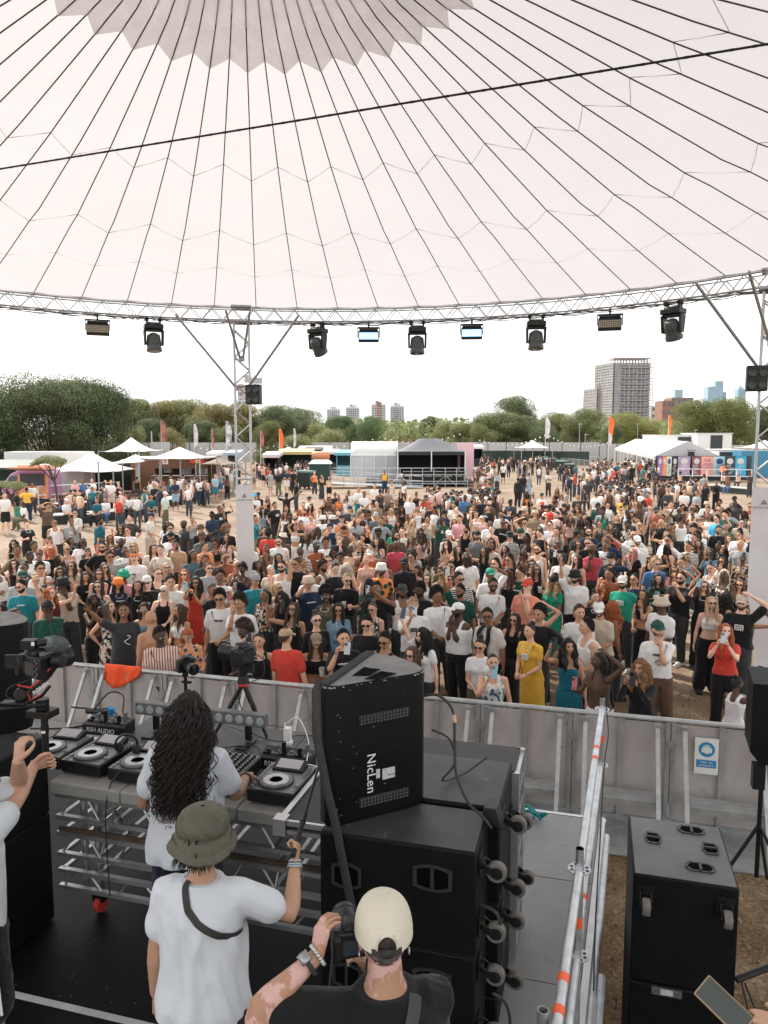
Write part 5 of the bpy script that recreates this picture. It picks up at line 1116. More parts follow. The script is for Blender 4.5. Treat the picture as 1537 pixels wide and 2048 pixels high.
tag(mb.build('teal_strap',mat('teal_webbing',(.02,.22,.24),.7)),'heap of teal webbing strap on the far edge of the walkway','strap')
# ---- turntable table
tb=empty('equipment_table',S(-2.6,4.8,ZF),'grey topped truss framed table carrying the turntables and mixer','table')
M_slab=mat('table_slab',(.27,.27,.255),.6,0,.12,3,.15,30,wear=((.12,.12,.11),.6,7));M_dtop=mat('table_top',(.085,.085,.083),.55,0,.15,3,wear=((.2,.2,.19),.65,5))
for u0,u1 in ((-3.53,-2.98),(-2.975,-2.13),(-2.125,-1.33)):
 mb=MB();sbox(mb,u0,u1,4.17,4.34,1.86,1.95);mb.build('slab',M_slab,tb,bevel=.012);mb=MB();sbox(mb,u0,u1,4.34,5.45,1.86,1.947);mb.build('top_board',M_dtop,tb,bevel=.004)
mb=MB()
for v in (4.24,5.36):
 for (za,zb) in ((1.83,1.67),(1.55,1.40),(1.28,1.16)):
  for z in (za,zb): mb.box(S(-2.43,v,z),(2.2,.035,.03),SR)
  n=10
  for i in range(n):
   u,w_=-3.5 + 2.15*i / n,-3.5 + 2.15*(i + .45) / n;mb.cyl(S(u,v,za if i % 2 else zb),S(w_,v,zb if i % 2 else za),.008,n=6)
for z in (1.83,1.67,1.55,1.40,1.28):
 for u in (-3.5,-3.22,-2.5,-1.9,-1.36): mb.box(S(u,4.8,z),(.03,1.1,.03),SR)
for i in range(6):
 for u in (-3.2,-1.9): mb.cyl(S(u,4.24 + .18*i,1.67 if i % 2 else 1.40),S(u,4.42 + .18*i,1.40 if i % 2 else 1.67),.009,n=6)
mb.build('truss_frame',M_alu,tb)
mb=MB();sbox(mb,-3.52,-1.34,4.235,4.25,1.845,1.862);sbox(mb,-3.52,-1.34,4.235,4.25,1.565,1.60);mb.build('plywood_band',mat('brown_ply_edge',(.07,.05,.035),.7,0,.4,5),tb)
for u in (-3.28,-1.45):
 for v in (4.34,5.25):
  mb=MB();mb.cyl(S(u,v,1.08),S(u,v,1.85),.03,n=12);mb.cyl(S(u - .11,v,1.08),S(u - .11,v,1.85),.025,n=12);L1=mb.build('leg',M_alu,tb);mb=MB();mb.cyl(S(u - .02,v,1.01),S(u + .02,v,1.01),.06,n=20);mb.build('wheel',M_red,L1);mb=MB();mb.box(S(u,v,1.06),(.09,.07,.05),SR);mb.build('fork',M_blkm,L1)
# players
M_panel=mat('player_panel',(.16,.165,.165),.38,.2,.12,30);M_jog=mat('jog_wheel',(.11,.115,.12),.3,.3,.15,20);M_jogt=mat('jog_top',(.40,.41,.42),.25,.6,.1,10);M_scr=mat('player_screen',(.42,.42,.44),.18,0,.05,4)
def player(u,v,label,rz=0):
 z=1.965;t=empty('media_player',S(u,v,z - .015),label,'turntable','flat media players with jog wheels on the table');M=SR @ rotz(rz);c=S(u,v)
 def B(mb,x,y,z0,z1,w_,d_): mb.box(c + M @ Vc((x,y,0)) + UZ*((z0 + z1) / 2),(w_,d_,z1 - z0),M)
 mb=MB();B(mb,0,.05,z,z + .085,.325,.41);mb.build('body',M_blkp,t,bevel=.01);mb=MB();B(mb,0,.05,z + .085,z + .089,.315,.40);mb.build('panel',M_panel,t)
 for x in (-.12,.12): mb=MB();q=c + M @ Vc((x,-.11,0));mb.cyl(q + UZ*1.95,q + UZ*z,.022,n=10);mb.build('foot',M_grey,t)
 mb=MB();q=c + M @ Vc((-.01,-.03,0)) + UZ*(z + .089);mb.lathe([(.112,0),(.112,.012),(.105,.020),(.09,.022),(.088,.019),(0,.019)],q,n=36);J=mb.build('jog_wheel',M_jog,t)
 mb=MB();mb.lathe([(.086,0),(.084,.003),(.045,.003),(.043,0),(0,0)],q + UZ*.0195,n=36);mb.build('jog_top',M_jogt,J);mb=MB()
 for i in range(40): a=2*math.pi*i / 40;p=q + Vc((cos(a)*.112,sin(a)*.112,.009));mb.sph(p,.006,6,4)
 mb.build('jog_grip',M_blkp,J)
 mb=MB();mb.hull8([c + M @ Vector(p) for p in ((-.11,.13,z + .09),(.11,.13,z + .09),(.11,.24,z + .09),(-.11,.24,z + .09),(-.11,.125,z + .105),(.11,.125,z + .105),(.11,.235,z + .135),(-.11,.235,z + .135))]);s_=mb.build('screen_frame',M_blkp,t,bevel=.004)
 mb=MB();a=[(-.085,.14,z + .1085),(.085,.14,z + .1085),(.085,.225,z + .1335),(-.085,.225,z + .1335)];mb.add([c + M @ Vector(p) + UZ*.003 for p in a],[(0,1,2,3)]);mb.build('screen',M_scr,s_,angle=0)
 mb=MB();r=random.Random(int(u*100))
 for y in (-.12,-.08): p=c + M @ Vc((-.135,y,z + .091));mb.cyl(p,p + UZ*.006,.013,n=14)
 for i in range(7): p=c + M @ Vc((-.14,.02 + .03*i,z + .09));mb.box(p,(.02,.012,.008),M)
 for i in range(6): p=c + M @ Vc((.14,.08 + .026*i,z + .09));mb.cyl(p,p + UZ*.012,.006,n=8)
 B(mb,.14,-.05,z + .089,z + .092,.012,.15);B(mb,.14,-.06,z + .09,z + .104,.026,.014)
 for i in range(8): p=c + M @ Vc((-.075 + .02*i,.105,z + .09));mb.box(p,(.014,.01,.006),M)
 mb.build('buttons',mat('button_mix',(.22,.22,.22),.4,0,.9,150),t)
player(-3.72,4.46,'media player farthest left on the table, half hidden by the raised arm',R(2));player(-3.36,4.44,'media player second from the left with pale screen and headphones beside it',R(-2));player(-2.97,4.42,'media player directly left of the long haired performer',R(0));player(-1.93,4.40,'media player right of the mixer beside the orange capped case')
t=empty('dj_mixer',S(-2.44,4.5,1.95),'black mixer covered in small knobs in front of the performer','mixer');mb=MB();sbox(mb,-2.65,-2.2,4.27,4.72,1.965,2.055);mb.build('body',M_blkp,t,bevel=.008);mb=MB();sbox(mb,-2.64,-2.21,4.28,4.71,2.055,2.058);mb.build('panel',M_panel,t)
mb=MB()
for i in range(9):
 for j in range(8): p=S(-2.61 + .047*i,4.42 + .036*j,2.058);mb.cyl(p,p + UZ*.02,.0095,.008,n=10)
for i in range(5): mb.box(S(-2.56 + .07*i,4.33,2.066),(.02,.02,.018),SR)
mb.build('knob',M_blkp,t);mb=MB()
for i in range(9):
 for j in range(8): p=S(-2.61 + .047*i,4.42 + .036*j,2.0785);mb.box(p + UZ*.0008,(.003,.014,.0012),SR)
mb.build('knob_marks',M_white,t)
# power boxes
def pbox(u,v,label):
 t=empty('power_box',S(u,v,1.95),label,'power box','black power distribution boxes with white lettering');mb=MB();mb.hull8([S(u - .19,v - .06,1.951),S(u + .19,v - .06,1.951),S(u + .19,v + .1,1.951),S(u - .19,v + .1,1.951),S(u - .19,v - .05,2.03),S(u + .19,v - .05,2.03),S(u + .19,v + .1,2.06),S(u - .19,v + .1,2.06)]);mb.build('body',M_blkp,t,bevel=.005)
 text('RSH AUDIO','lettering',.048,S(u - .02,v - .058,1.992),axm(E1,(UZ*.99 + E2*.13).normalized(),(-E2*.99 + UZ*.13).normalized()),M_white,t)
 for i in range(6):
  c=S(u - .15 + .06*i,v + .03,2.045);mb=MB();mb.box(c,(.05,.07,.012),SR);mb.cyl(c,c + UZ*(.02 + .03*(i % 3)),.016,n=10);mb.build('socket',M_grey if i % 2 else M_blkm,t)
 return t
pbox(-3.66,5.0,'black power box with white lettering in front of the blue plug');pbox(-2.05,4.80,'black power box with white lettering beside the white plug')
mb=MB();mb.box(S(-2.10,4.95,2.13),(.05,.05,.11),SR);mb.box(S(-2.12,4.95,2.20),(.012,.012,.04),SR);mb.box(S(-2.10,4.95,2.07),(.06,.06,.03),SR);tag(mb.build('white_plug',M_white,bevel=.006),'white plug in charger standing up out of the right power box','plug')
mb=MB();c=S(-3.93,5.22,2.02);mb.cyl(c,c + E1*.12 + UZ*.02,.028,n=12);mb.cyl(c + E1*.13 - UZ*.05,c + E1*.16 + UZ*.05,.03,n=12,m=1);mb.cyl(c - E1*.08,c,.022,n=12);tag(mb.build('blue_plug',[M_blkp,mat('plug_blue',(.02,.25,.55),.4)]),'black and bright blue power connector lying at the back of the table','plug')
cable([S(-2.10,4.95,2.22),S(-2.02,4.96,2.26),S(-1.92,4.9,2.12),S(-1.86,4.7,2.03),S(-1.8,4.6,2.09),S(-1.7,4.55,2.09),S(-1.58,4.5,2.0)],.004,'thin white charging cable arching from the white plug',M_white)
cable([S(-3.94,5.2,2.03),S(-3.85,5.3,2.16),S(-3.7,5.28,2.16),S(-3.58,5.1,2.09),S(-3.5,5.05,2.07)],.007,'black cable arching from the blue plug to the left power box')
cable([S(-4.3,4.9,1.96),S(-4.0,5.0,1.96),S(-3.8,5.25,1.96),S(-3.9,5.4,1.96),S(-4.3,5.4,1.96)],.008,'thick black cable looped flat at the back left of the table')
cable([S(-2.9,4.9,1.955),S(-2.7,4.85,1.955),S(-2.45,4.95,1.957),S(-2.3,4.8,1.96),S(-2.15,4.75,2.0)],.006,'black cable wandering behind the mixer')
cable([S(-1.75,4.85,2.02),S(-1.55,4.8,2.05),S(-1.5,4.65,2.0),S(-1.56,4.55,1.965)],.007,'black and green tipped cable right of the right power box',mat('dark_green_cable',(.01,.06,.04),.5))
cable([S(-3.02,4.30,2.06),S(-3.06,4.2,1.98),S(-3.08,4.16,1.8),S(-3.09,4.17,1.5),S(-3.08,4.17,1.2)],.005,'thin black cable hanging down the front of the table truss')
rc=random.Random(14)
for k,lb in enumerate(('thin black cable coiled behind the leftmost player','thin black cable crossing behind the second player','thin black cable lying between light bar and mixer','thin black cable curling beside the right power box','thin black cable looped in front of the tripod legs','grey cable running along the back of the table')):
 u0=(-4.0,-3.4,-2.8,-2.0,-2.6,-3.3)[k];v0=(4.75,4.78,4.95,4.72,5.25,5.38)[k];pts=[S(u0 + .11*j + .05*sin(j*1.7 + k),v0 + .09*sin(j*1.3 + k*2),1.956 + .02*rc.random()) for j in range(7 if k < 5 else 14)];cable(pts,.0045,lb,M_rub if k < 5 else M_grey,sm=5)
t=empty('led_light_bar',S(-2.9,5.15,1.95),'black bar of eight round lamps on feet behind the players','light bar');mb=MB();sbox(mb,-3.47,-2.35,5.10,5.17,2.09,2.19);mb.build('housing',M_grey,t,bevel=.006)
for i in range(13): mb=MB();mb.lathe([(.030,0),(.032,.004),(.026,.006),(.0,.003)],S(-3.42 + .086*i,5.10,2.14),-E2,20);mb.build('lamp',mat('lamp_lens',(.42,.46,.46),.15,.2,.2,90),t)
for u in (-3.3,-2.5): mb=MB();mb.box(S(u,5.13,2.03),(.05,.02,.12),SR);mb.box(S(u,5.08,1.957),(.09,.2,.012),SR);mb.build('foot',M_blkm,t)
t=empty('flight_case',S(-1.6,4.2,1.95),'low flight case with silver edges and a round orange cap on top','case');mb=MB();sbox(mb,-1.74,-1.36,3.98,4.7,1.955,2.02);mb.build('shell',M_blk,t);mb=MB();sbox(mb,-1.76,-1.725,3.97,4.7,1.95,2.032);sbox(mb,-1.76,-1.36,3.965,3.985,2.0,2.032);sbox(mb,-1.76,-1.36,3.965,3.985,1.95,1.975);sbox(mb,-1.78,-1.70,3.95,4.03,1.94,2.04);mb.build('edge_trim',M_alu,t)
mb=MB();mb.cyl(S(-1.58,4.32,2.02),S(-1.58,4.32,2.05),.022,n=16);tag(mb.build('orange_cap',mat('cap_orange',(.85,.12,.05),.5)),'small round orange cap lying on the flight case','cap')
mb=MB();mb.cyl(S(-2.86,4.72,2.02),S(-2.76,4.80,2.10),.014,.018,n=12);mb.sph(S(-2.755,4.805,2.105),.026,12,8);tag(mb.build('microphone',mat('mic_grey',(.25,.25,.25),.4,.4)),'grey headed microphone with blue band lying left of the performer','microphone');
mb=MB();mb.cyl(S(-2.93,4.67,1.98),S(-2.86,4.72,2.02),.024,n=10);mb.box(S(-2.96,4.66,1.975),(.1,.07,.05),SR @ rotz(.6));tag(mb.build('blue_cloth',mat('bright_blue_cloth',(.02,.32,.62),.7)),'bright blue tape ball beside the microphone','tape')
t=empty('headphones',S(-3.16,4.5,2.06),'black headphones resting on the edge of the second player','headphones');mb=MB();c=S(-3.14,4.5,2.12);mb.tube([c + E1*(.07*cos(a)) + E2*(.03*cos(a)) + UZ*(.075*sin(a)) for a in np.linspace(-.1,3.24,14)],.009,6);mb.build('headband',M_blkp,t);mb=MB()
for s in (-1,1): mb.lathe([(0,0),(.03,.002),(.036,.012),(.03,.03),(0,.03)],c + E1*s*.07 - UZ*.03,E2 - UZ*.2,14)
mb.build('ear_cup',M_blkp,t)
mb=MB();sbox(mb,-3.75,-3.60,4.82,4.90,1.952,1.956);tag(mb.build('paper_sheet',M_white),'small white sheet of paper behind the left players','paper')
# ---- cameras on stands
def dslr(root,c,M,s=1,lens=True):
 c=Vector(c);mb=MB();mb.box(c,(.14*s,.07*s,.10*s),M);mb.box(c + M @ Vc((-.055*s,-.03*s,0)),(.035*s,.05*s,.09*s),M);mb.hull8([c + M @ (Vector(q)*s) for q in ((-.035,-.03,.048),(.035,-.03,.048),(.035,.035,.048),(-.035,.035,.048),(-.022,-.02,.08),(.022,-.02,.08),(.022,.04,.075),(-.022,.04,.075))]);mb.build('body',M_blkp,root,bevel=.008*s)
 mb=MB();mb.lathe([(.034*s,.02*s),(.038*s,.05*s),(.038*s,.09*s),(.042*s,.10*s),(.042*s,.14*s),(.046*s,.145*s),(.046*s,.165*s),(.038*s,.165*s),(.036*s,.15*s),(0,.148*s)],c,M @ Vc((0,1,0)),22);L1=mb.build('lens_barrel',mat('lens_barrel',(.02,.021,.022),.35,.2),root)
 mb=MB();mb.lathe([(0,.004),(.034*s,0)],c + M @ Vc((0,.152*s,0)),M @ Vc((0,1,0)),20);mb.build('lens_glass',M_lens,L1)
 mb=MB();mb.box(c + M @ Vc((0,-.037*s,-.004*s)),(.078*s,.004,.055*s),M);mb.build('rear_screen',M_glass,root)
 mb=MB()
 for i in range(7): q=c + M @ Vc(((.05 + .01*(i % 2))*s,-.037*s,(-.035 + .012*i)*s));mb.cyl(q,q + M @ Vc((0,-.004,0)),.004*s,n=8)
 for x in (-.05,.05): q=c + M @ Vc((x*s,0,.05*s));mb.cyl(q,q + UZ*.014*s,.014*s,n=14)
 mb.build('buttons',M_grey,root)
t=empty('small_camera',S(-3.13,5.3,1.95),'small dark camera on a slim pole pointing right, at the back of the table','camera');c=S(-3.13,5.3,2.46);dslr(t,c,SR @ rotz(R(-125)),1.0);mb=MB();mb.cyl(S(-3.13,5.3,1.95),c - UZ*.05,.014,n=10);mb.cyl(c - UZ*.14 - E1*.03,c - UZ*.14 + E1*.05,.012,n=8);mb.cyl(c - UZ*.09,c - UZ*.05,.025,n=12);mb.lathe([(.09,0),(.09,.01),(.02,.02)],S(-3.13,5.3,1.95),n=16);mb.build('pole',M_blkm,t)
t=empty('tripod_camera',S(-2.62,5.35,1.95),'large black camera with matte box on a black tripod behind the table','camera');c=S(-2.62,5.3,2.58);dslr(t,c,SR @ rotz(R(70)),1.35)
mb=MB();mb.cyl(c - UZ*.16,c - UZ*.07,.035,n=14);mb.cyl(c - UZ*.22,c - UZ*.16,.05,.035,n=14);mb.box(c - UZ*.10 + E1*.05,(.08,.05,.06),SR);mb.build('fluid_head',M_blkm,t);mb=MB();mb.cyl(c - UZ*.24,c - UZ*.222,.046,n=16);mb.build('red_ring',M_red,t)
for q in ((-.20,-.12),(.22,-.05),(-.02,.28)): mb=MB();p=c - UZ*.22;e=S(-2.62 + q[0],5.3 + q[1],1.955);mb.cyl(p + (e - p)*.02,p + (e - p)*.5,.018,n=8);mb.cyl(p + (e - p)*.5,e,.012,n=8);mb.build('tripod_leg',M_blkm,t)
cable([c + E1*.08 + UZ*.03,c + E1*.17 - UZ*.02,c + E1*.17 - UZ*.15,c + E1*.05 - UZ*.22,c - E1*.04 - UZ*.32,c - UZ*.5],.004,'thin cable looping down from the tripod camera')
mb=MB();rnd=random.Random(33)
for k in range(260):
 u,v=rnd.uniform(-3.5,-.5),rnd.uniform(2.6,4.1);a=rnd.uniform(0,3.14);l_=rnd.choice([.004,.006,.01,.008,.03]);mb.box(S(u,v,ZF + .0005),(l_,.002 if l_ > .02 else l_*.6,.0006),SR @ rotz(a))
for k in range(60):
 u,v=rnd.uniform(-.46,-.1),rnd.uniform(3.4,6.5);l_=rnd.choice([.006,.01,.03]);mb.box(S(u,v,ZF + .0005),(l_,.003,.0006),SR @ rotz(rnd.uniform(0,3)))
tag(mb.build('litter',mat('scuff_grey',(.13,.13,.125),.9)),'scuffs, grit and scraps scattered over the black stage floor','litter',kind='stuff')
# ---------------------------------------------------------------- people
def skin_mat(name,tint=(1,1,1),rough=.55,var=.07):
 m=mat(name,(1,1,1),rough,0,var,14,0,objcol=True,spec=.35)
 t=m.node_tree;b=t.nodes['Principled BSDF'];src=b.inputs['Base Color'].links[0].from_socket
 if tint != (1,1,1):
  q=N(t,'ShaderNodeMix',data_type='RGBA',blend_type='MULTIPLY');q.inputs[0].default_value=1;t.links.new(src,q.inputs[6]);q.inputs[7].default_value=(*tint,1);t.links.new(q.outputs[2],b.inputs['Base Color'])
 return m
M_skin=skin_mat('skin');M_lip=skin_mat('lips',(.72,.38,.38),.4);M_eyew=mat('eye_white',(.62,.60,.57),.25,0,0);M_eye=mat('eye_dark',(.018,.012,.01),.25,0,0);M_teeth=mat('teeth',(.72,.70,.66),.35,0,0)
M_skinp=skin_mat('skin_patchy')
def clothmat(name,kind=None):
 m=mat(name,(1,1,1),.85,0,.10,7,.22,90,objcol=True,spec=.15,sheen=.15);t=m.node_tree;b=t.nodes['Principled BSDF'];src=b.inputs['Base Color'].links[0].from_socket;l=t.links.new
 if kind:
  tc=N(t,'ShaderNodeTexCoord');q=N(t,'ShaderNodeMix',data_type='RGBA');l(src,q.inputs[6]);ramp=N(t,'ShaderNodeValToRGB');ramp.color_ramp.interpolation='CONSTANT'
  if kind == 'stripe': w_=N(t,'ShaderNodeTexWave',Scale=9.0);w_.bands_direction='Z';l(tc.outputs['Object'],w_.inputs[0]);f=w_.outputs['Fac'];col=(.02,.025,.04);th=.62
  elif kind == 'vstripe': w_=N(t,'ShaderNodeTexWave',Scale=9.0);w_.bands_direction='X';l(tc.outputs['Object'],w_.inputs[0]);f=w_.outputs['Fac'];col=(.35,.09,.07);th=.62
  elif kind == 'print': w_=N(t,'ShaderNodeTexVoronoi',Scale=16.0);l(tc.outputs['Object'],w_.inputs[0]);f=w_.outputs['Distance'];col=(.03,.03,.035);th=.52
  elif kind == 'bright': w_=N(t,'ShaderNodeTexVoronoi',Scale=9.0);l(tc.outputs['Object'],w_.inputs[0]);f=w_.outputs['Distance'];col=(.80,.26,.08);th=.45
  elif kind == 'teal': w_=N(t,'ShaderNodeTexVoronoi',Scale=15.0);l(tc.outputs['Object'],w_.inputs[0]);f=w_.outputs['Distance'];col=(.72,.32,.17);th=.42
  elif kind == 'tie': w_=N(t,'ShaderNodeTexNoise',Scale=7.0,Detail=6.0,Distortion=1.5);l(tc.outputs['Object'],w_.inputs[0]);f=w_.outputs['Fac'];col=(.05,.13,.20);th=.5
  elif kind == 'camo': w_=N(t,'ShaderNodeTexNoise',Scale=14.0,Detail=3.0);l(tc.outputs['Object'],w_.inputs[0]);f=w_.outputs['Fac'];col=(.05,.045,.03);th=.5
  e=ramp.color_ramp.elements;e[0].color=(0,0,0,1);e[1].position=th;e[1].color=(1,1,1,1);l(f,ramp.inputs[0]);l(ramp.outputs[0],q.inputs[0]);q.inputs[7].default_value=(*col,1);l(q.outputs[2],b.inputs['Base Color'])
 return m
CM={k or 'plain': clothmat('cloth_' + (k or 'plain'),k) for k in (None,'stripe','vstripe','print','bright','teal','tie','camo')}
M_hair=mat('hair',(1,1,1),.5,0,.45,30,.5,120,objcol=True,spec=.4)
M_hat=mat('hat_cloth',(1,1,1),.8,0,.08,12,.2,120,objcol=True)
M_shades=mat('sunglass_lens',(.006,.006,.008),.08,0,0,spec=.8);M_shfr=mat('glasses_frame',(1,1,1),.3,0,0,objcol=True)
M_shoe=mat('shoe',(1,1,1),.6,0,.1,20,objcol=True)
def fastmesh(name,V,F,mats,mi=None):
 """V: Nx3 array, F: list of face index arrays (k x 3 or k x 4)"""
 me=bpy.data.meshes.new(name);V=np.asarray(V,'f');me.vertices.add(len(V));me.vertices.foreach_set('co',V.ravel())
 tot=np.concatenate([np.full(len(f),f.shape[1]) for f in F]);lv=np.concatenate([f.ravel() for f in F]).astype('i')
 me.loops.add(len(lv));me.loops.foreach_set('vertex_index',lv);me.polygons.add(len(tot));st=np.concatenate([[0],np.cumsum(tot)[:-1]]).astype('i')
 me.polygons.foreach_set('loop_start',st);me.polygons.foreach_set('loop_total',tot.astype('i'))
 for m in mats: me.materials.append(m)
 if mi is not None: me.polygons.foreach_set('material_index',np.asarray(mi,'i'))
 me.polygons.foreach_set('use_smooth',np.ones(len(tot),bool));me.update(calc_edges=True);return me
def arrays(mb):
 V=np.array(mb.v,'f');by={}
 for f,m in zip(mb.f,mb.m):
  if len(f) > 4:
   for i in range(1,len(f) - 1): by.setdefault((3,m),[]).append((f[0],f[i],f[i + 1]))
  else: by.setdefault((len(f),m),[]).append(f)
 F,mi=[],[]
 for (k,m),v in by.items(): F.append(np.array(v,'i'));mi += [m]*len(v)
 return V,F,mi
def join(parts):                          # [(V, F, mi)]
 Vs,Fs,ms,b=[],[],[],0
 for V,F,mi in parts:
  Vs.append(V);Fs += [f + b for f in F];ms += list(mi);b += len(V)
 return np.concatenate(Vs),Fs,ms
JOBS={}
def job(key, mb, voxel, smooth):          # queue a closed shape for voxel fusing; all are evaluated together
 if key not in JOBS: JOBS[key]=[mb,voxel,smooth,None]
def flush():
 todo=[(k,j) for k,j in JOBS.items() if j[3] is None]
 if not todo: return
 objs=[]
 for k,(mb,vx,sm,_) in todo:
  me=bpy.data.meshes.new('tmp');me.from_pydata(mb.v,[],mb.f);o=bpy.data.objects.new('tmp',me);C.objects.link(o)
  r=o.modifiers.new('r','REMESH');r.mode='VOXEL';r.voxel_size=vx;s=o.modifiers.new('s','SMOOTH');s.factor=.5;s.iterations=sm;objs.append(o)
 dg=bpy.context.evaluated_depsgraph_get();dg.update()
 for (k,j),o in zip(todo,objs):
  ev=o.evaluated_get(dg);m=ev.to_mesh();n=len(m.vertices);V=np.empty(n*3,'f');m.vertices.foreach_get('co',V);lt=np.empty(len(m.polygons),'i');m.polygons.foreach_get('loop_total',lt)
  lv=np.empty(len(m.loops),'i');m.loops.foreach_get('vertex_index',lv);st=np.concatenate([[0],np.cumsum(lt)[:-1]]);F=[]
  for q in (3,4):
   i=np.nonzero(lt == q)[0]
   if len(i): F.append(lv[st[i][:,None] + np.arange(q)[None]])
  j[3]=(V.reshape(-1,3),F,[0]*len(m.polygons));ev.to_mesh_clear();j[0]=None
 for o in objs: me=o.data;bpy.data.objects.remove(o);bpy.data.meshes.remove(me)
def folds(V, amp, seed=0):                # soft hanging folds: broad, mostly upright, stronger low down
 x,y,z=V[:,0],V[:,1],V[:,2];a=np.arctan2(y,x);s=seed*2.1;low=np.clip((1.42 - z) / .5,0,1)
 n=np.sin(a*7 + 1.8*np.sin(z*6 + s) + s)*low*.9 + .7*np.sin(a*13 + 2.6*np.sin(z*8 + a*2) + s)*low + .8*np.sin(z*26 + a*4 + 2*np.sin(a*3 + s))*np.exp(-((z - 1.30) / .12) ** 2)*.6
 n=n*.55 + .75*(.4 - np.abs(np.sin(a*4.5 + 2.4*np.sin(z*5.5 + s) + z*3)))*low + .6*(.4 - np.abs(np.sin(z*13 + a*3 + 1.8*np.sin(a*4 + s))))*np.exp(-((z - 1.16) / .2) ** 2) + .5*(.4 - np.abs(np.sin(x*24 - z*19 + s)))*np.exp(-((z - 1.32) / .1) ** 2)
 c=V.copy();r=np.sqrt(x ** 2 + y ** 2) + 1e-6;c[:,0] += x / r*n*amp;c[:,1] += y / r*n*amp;return c
def wrinkle(V,amp,seed=0,lo=.8,hi=1.5):
 if amp < 0: return folds(V,-amp,seed)
 x,y,z=V[:,0],V[:,1],V[:,2];s=seed*1.7
 n=1.2*np.sin(z*21 + x*9 + s)*np.sin(x*15 - z*7 + s) + np.sin(x*41 + z*17 + s)*np.sin(z*29 - y*13 + s*2) + .6*np.sin(x*19 - z*47 + y*23 + s*3) + .5*np.sin((x + z)*71 + y*31 + s)
 a=np.arctan2(y,x);n=n*.7 + 1.5*(.4 - np.abs(np.sin(a*4 + 2.2*np.sin(z*7 + s) + z*5 + s))) + .9*(.4 - np.abs(np.sin(z*16 + a*3 + s)));n=np.clip(n,-.4,2.2)
 c=V.copy();r=np.sqrt(x ** 2 + y ** 2) + 1e-6;c[:,0] += x / r*n*amp;c[:,1] += y / r*n*amp;return c
# arm targets for the wrist, x is multiplied by the side
AT={'d': (.25,-.03,.86),'l': (.07,-.25,1.04),'p': (.10,-.33,1.27),'f': (.07,-.32,1.50),'u': (.20,-.38,1.68),'U': (.24,-.22,1.93),'w': (.40,-.15,1.66),'W': (.56,-.20,1.72),
      'm': (.045,-.19,1.51),'c': (.17,-.32,1.19),'h': (.14,-.02,1.75),'i': (.23,-.02,1.03),'x': (-.11,-.23,1.20),'b': (.14,.15,1.00),'t': (.03,-.17,1.44),'k': (.07,-.20,.70),'s': (.22,.35,.62)}
FGP=[.8,-.6]
def ik(S_,T,a,b,pole):
 d=T - S_;L_=min(d.length,(a + b)*.995);d.normalize();T=S_ + d*L_;x=(a*a - b*b + L_*L_) / (2*L_);h=math.sqrt(max(0,a*a - x*x));pole=pole - d*pole.dot(d);pole.normalize();return S_ + d*x + pole*h,T
def skeleton(sex,arms,legs,lean=0):
 J={};sw=.168 if sex == 'm' else .150;dz={'s': -.44}.get(legs,0)
 sh=lambda p: Vc((p[0],p[1] + lean*(p[2] - .95)*(-1),p[2] + dz))
 J['dz']=dz;J['sh']=sh
 for s,k in ((-1,arms[0]),(1,arms[1])):
  t=AT[k];S_=sh((s*sw,.0,1.405));T=Vc((s*t[0],t[1] - (lean*.45 if t[2] > 1 else lean*.1),t[2] + dz))
  pole=Vc((s*.9,.35,-.35)) if k in 'hwWUi' else Vc((s*.45,.45,-.8))
  if ord(k) > 900: pole=Vc((s*FGP[0],.3,FGP[1]))
  if k in 'x': pole=Vc((s*.6,.1,-.8))
  J['S%d' % s]=S_;J['E%d' % s],J['W%d' % s]=ik(S_,T,.285,.255,pole)
  hx=.088;H=Vc((s*hx,0,.93 + dz));J['H%d' % s]=H
  if legs == 's': J['K%d' % s]=Vc((s*.13,-.42,.50));J['A%d' % s]=Vc((s*.12,-.42 + (.08 if s > 0 else -.04),.085))
  elif legs == 'w': J['K%d' % s]=Vc((s*.09,-.12 if s > 0 else .04,.50));J['A%d' % s]=Vc((s*.09,-.22 if s > 0 else .28,.10 if s > 0 else .16))
  else: J['K%d' % s]=Vc((s*.105,-.02,.50));J['A%d' % s]=Vc((s*.125,.02,.085))
 J['head']=sh((0,-.012,1.632));return J
TM=[(.84,.150,.100,0),(.92,.163,.112,.012),(1.02,.150,.102,0),(1.12,.143,.10,-.003),(1.22,.158,.110,0),(1.32,.168,.115,.004),(1.38,.155,.100,.006),(1.425,.118,.080,.01),(1.465,.074,.062,.01),(1.51,.056,.057,.006),(1.58,.052,.054,0)]
TW=[(.82,.155,.105,0),(.91,.175,.122,.016),(1.0,.160,.106,.005),(1.11,.122,.088,-.002),(1.20,.132,.096,-.004),(1.30,.143,.102,-.004),(1.36,.135,.09,.004),(1.41,.105,.072,.008),(1.455,.066,.054,.008),(1.50,.046,.047,.004),(1.58,.044,.046,0)]
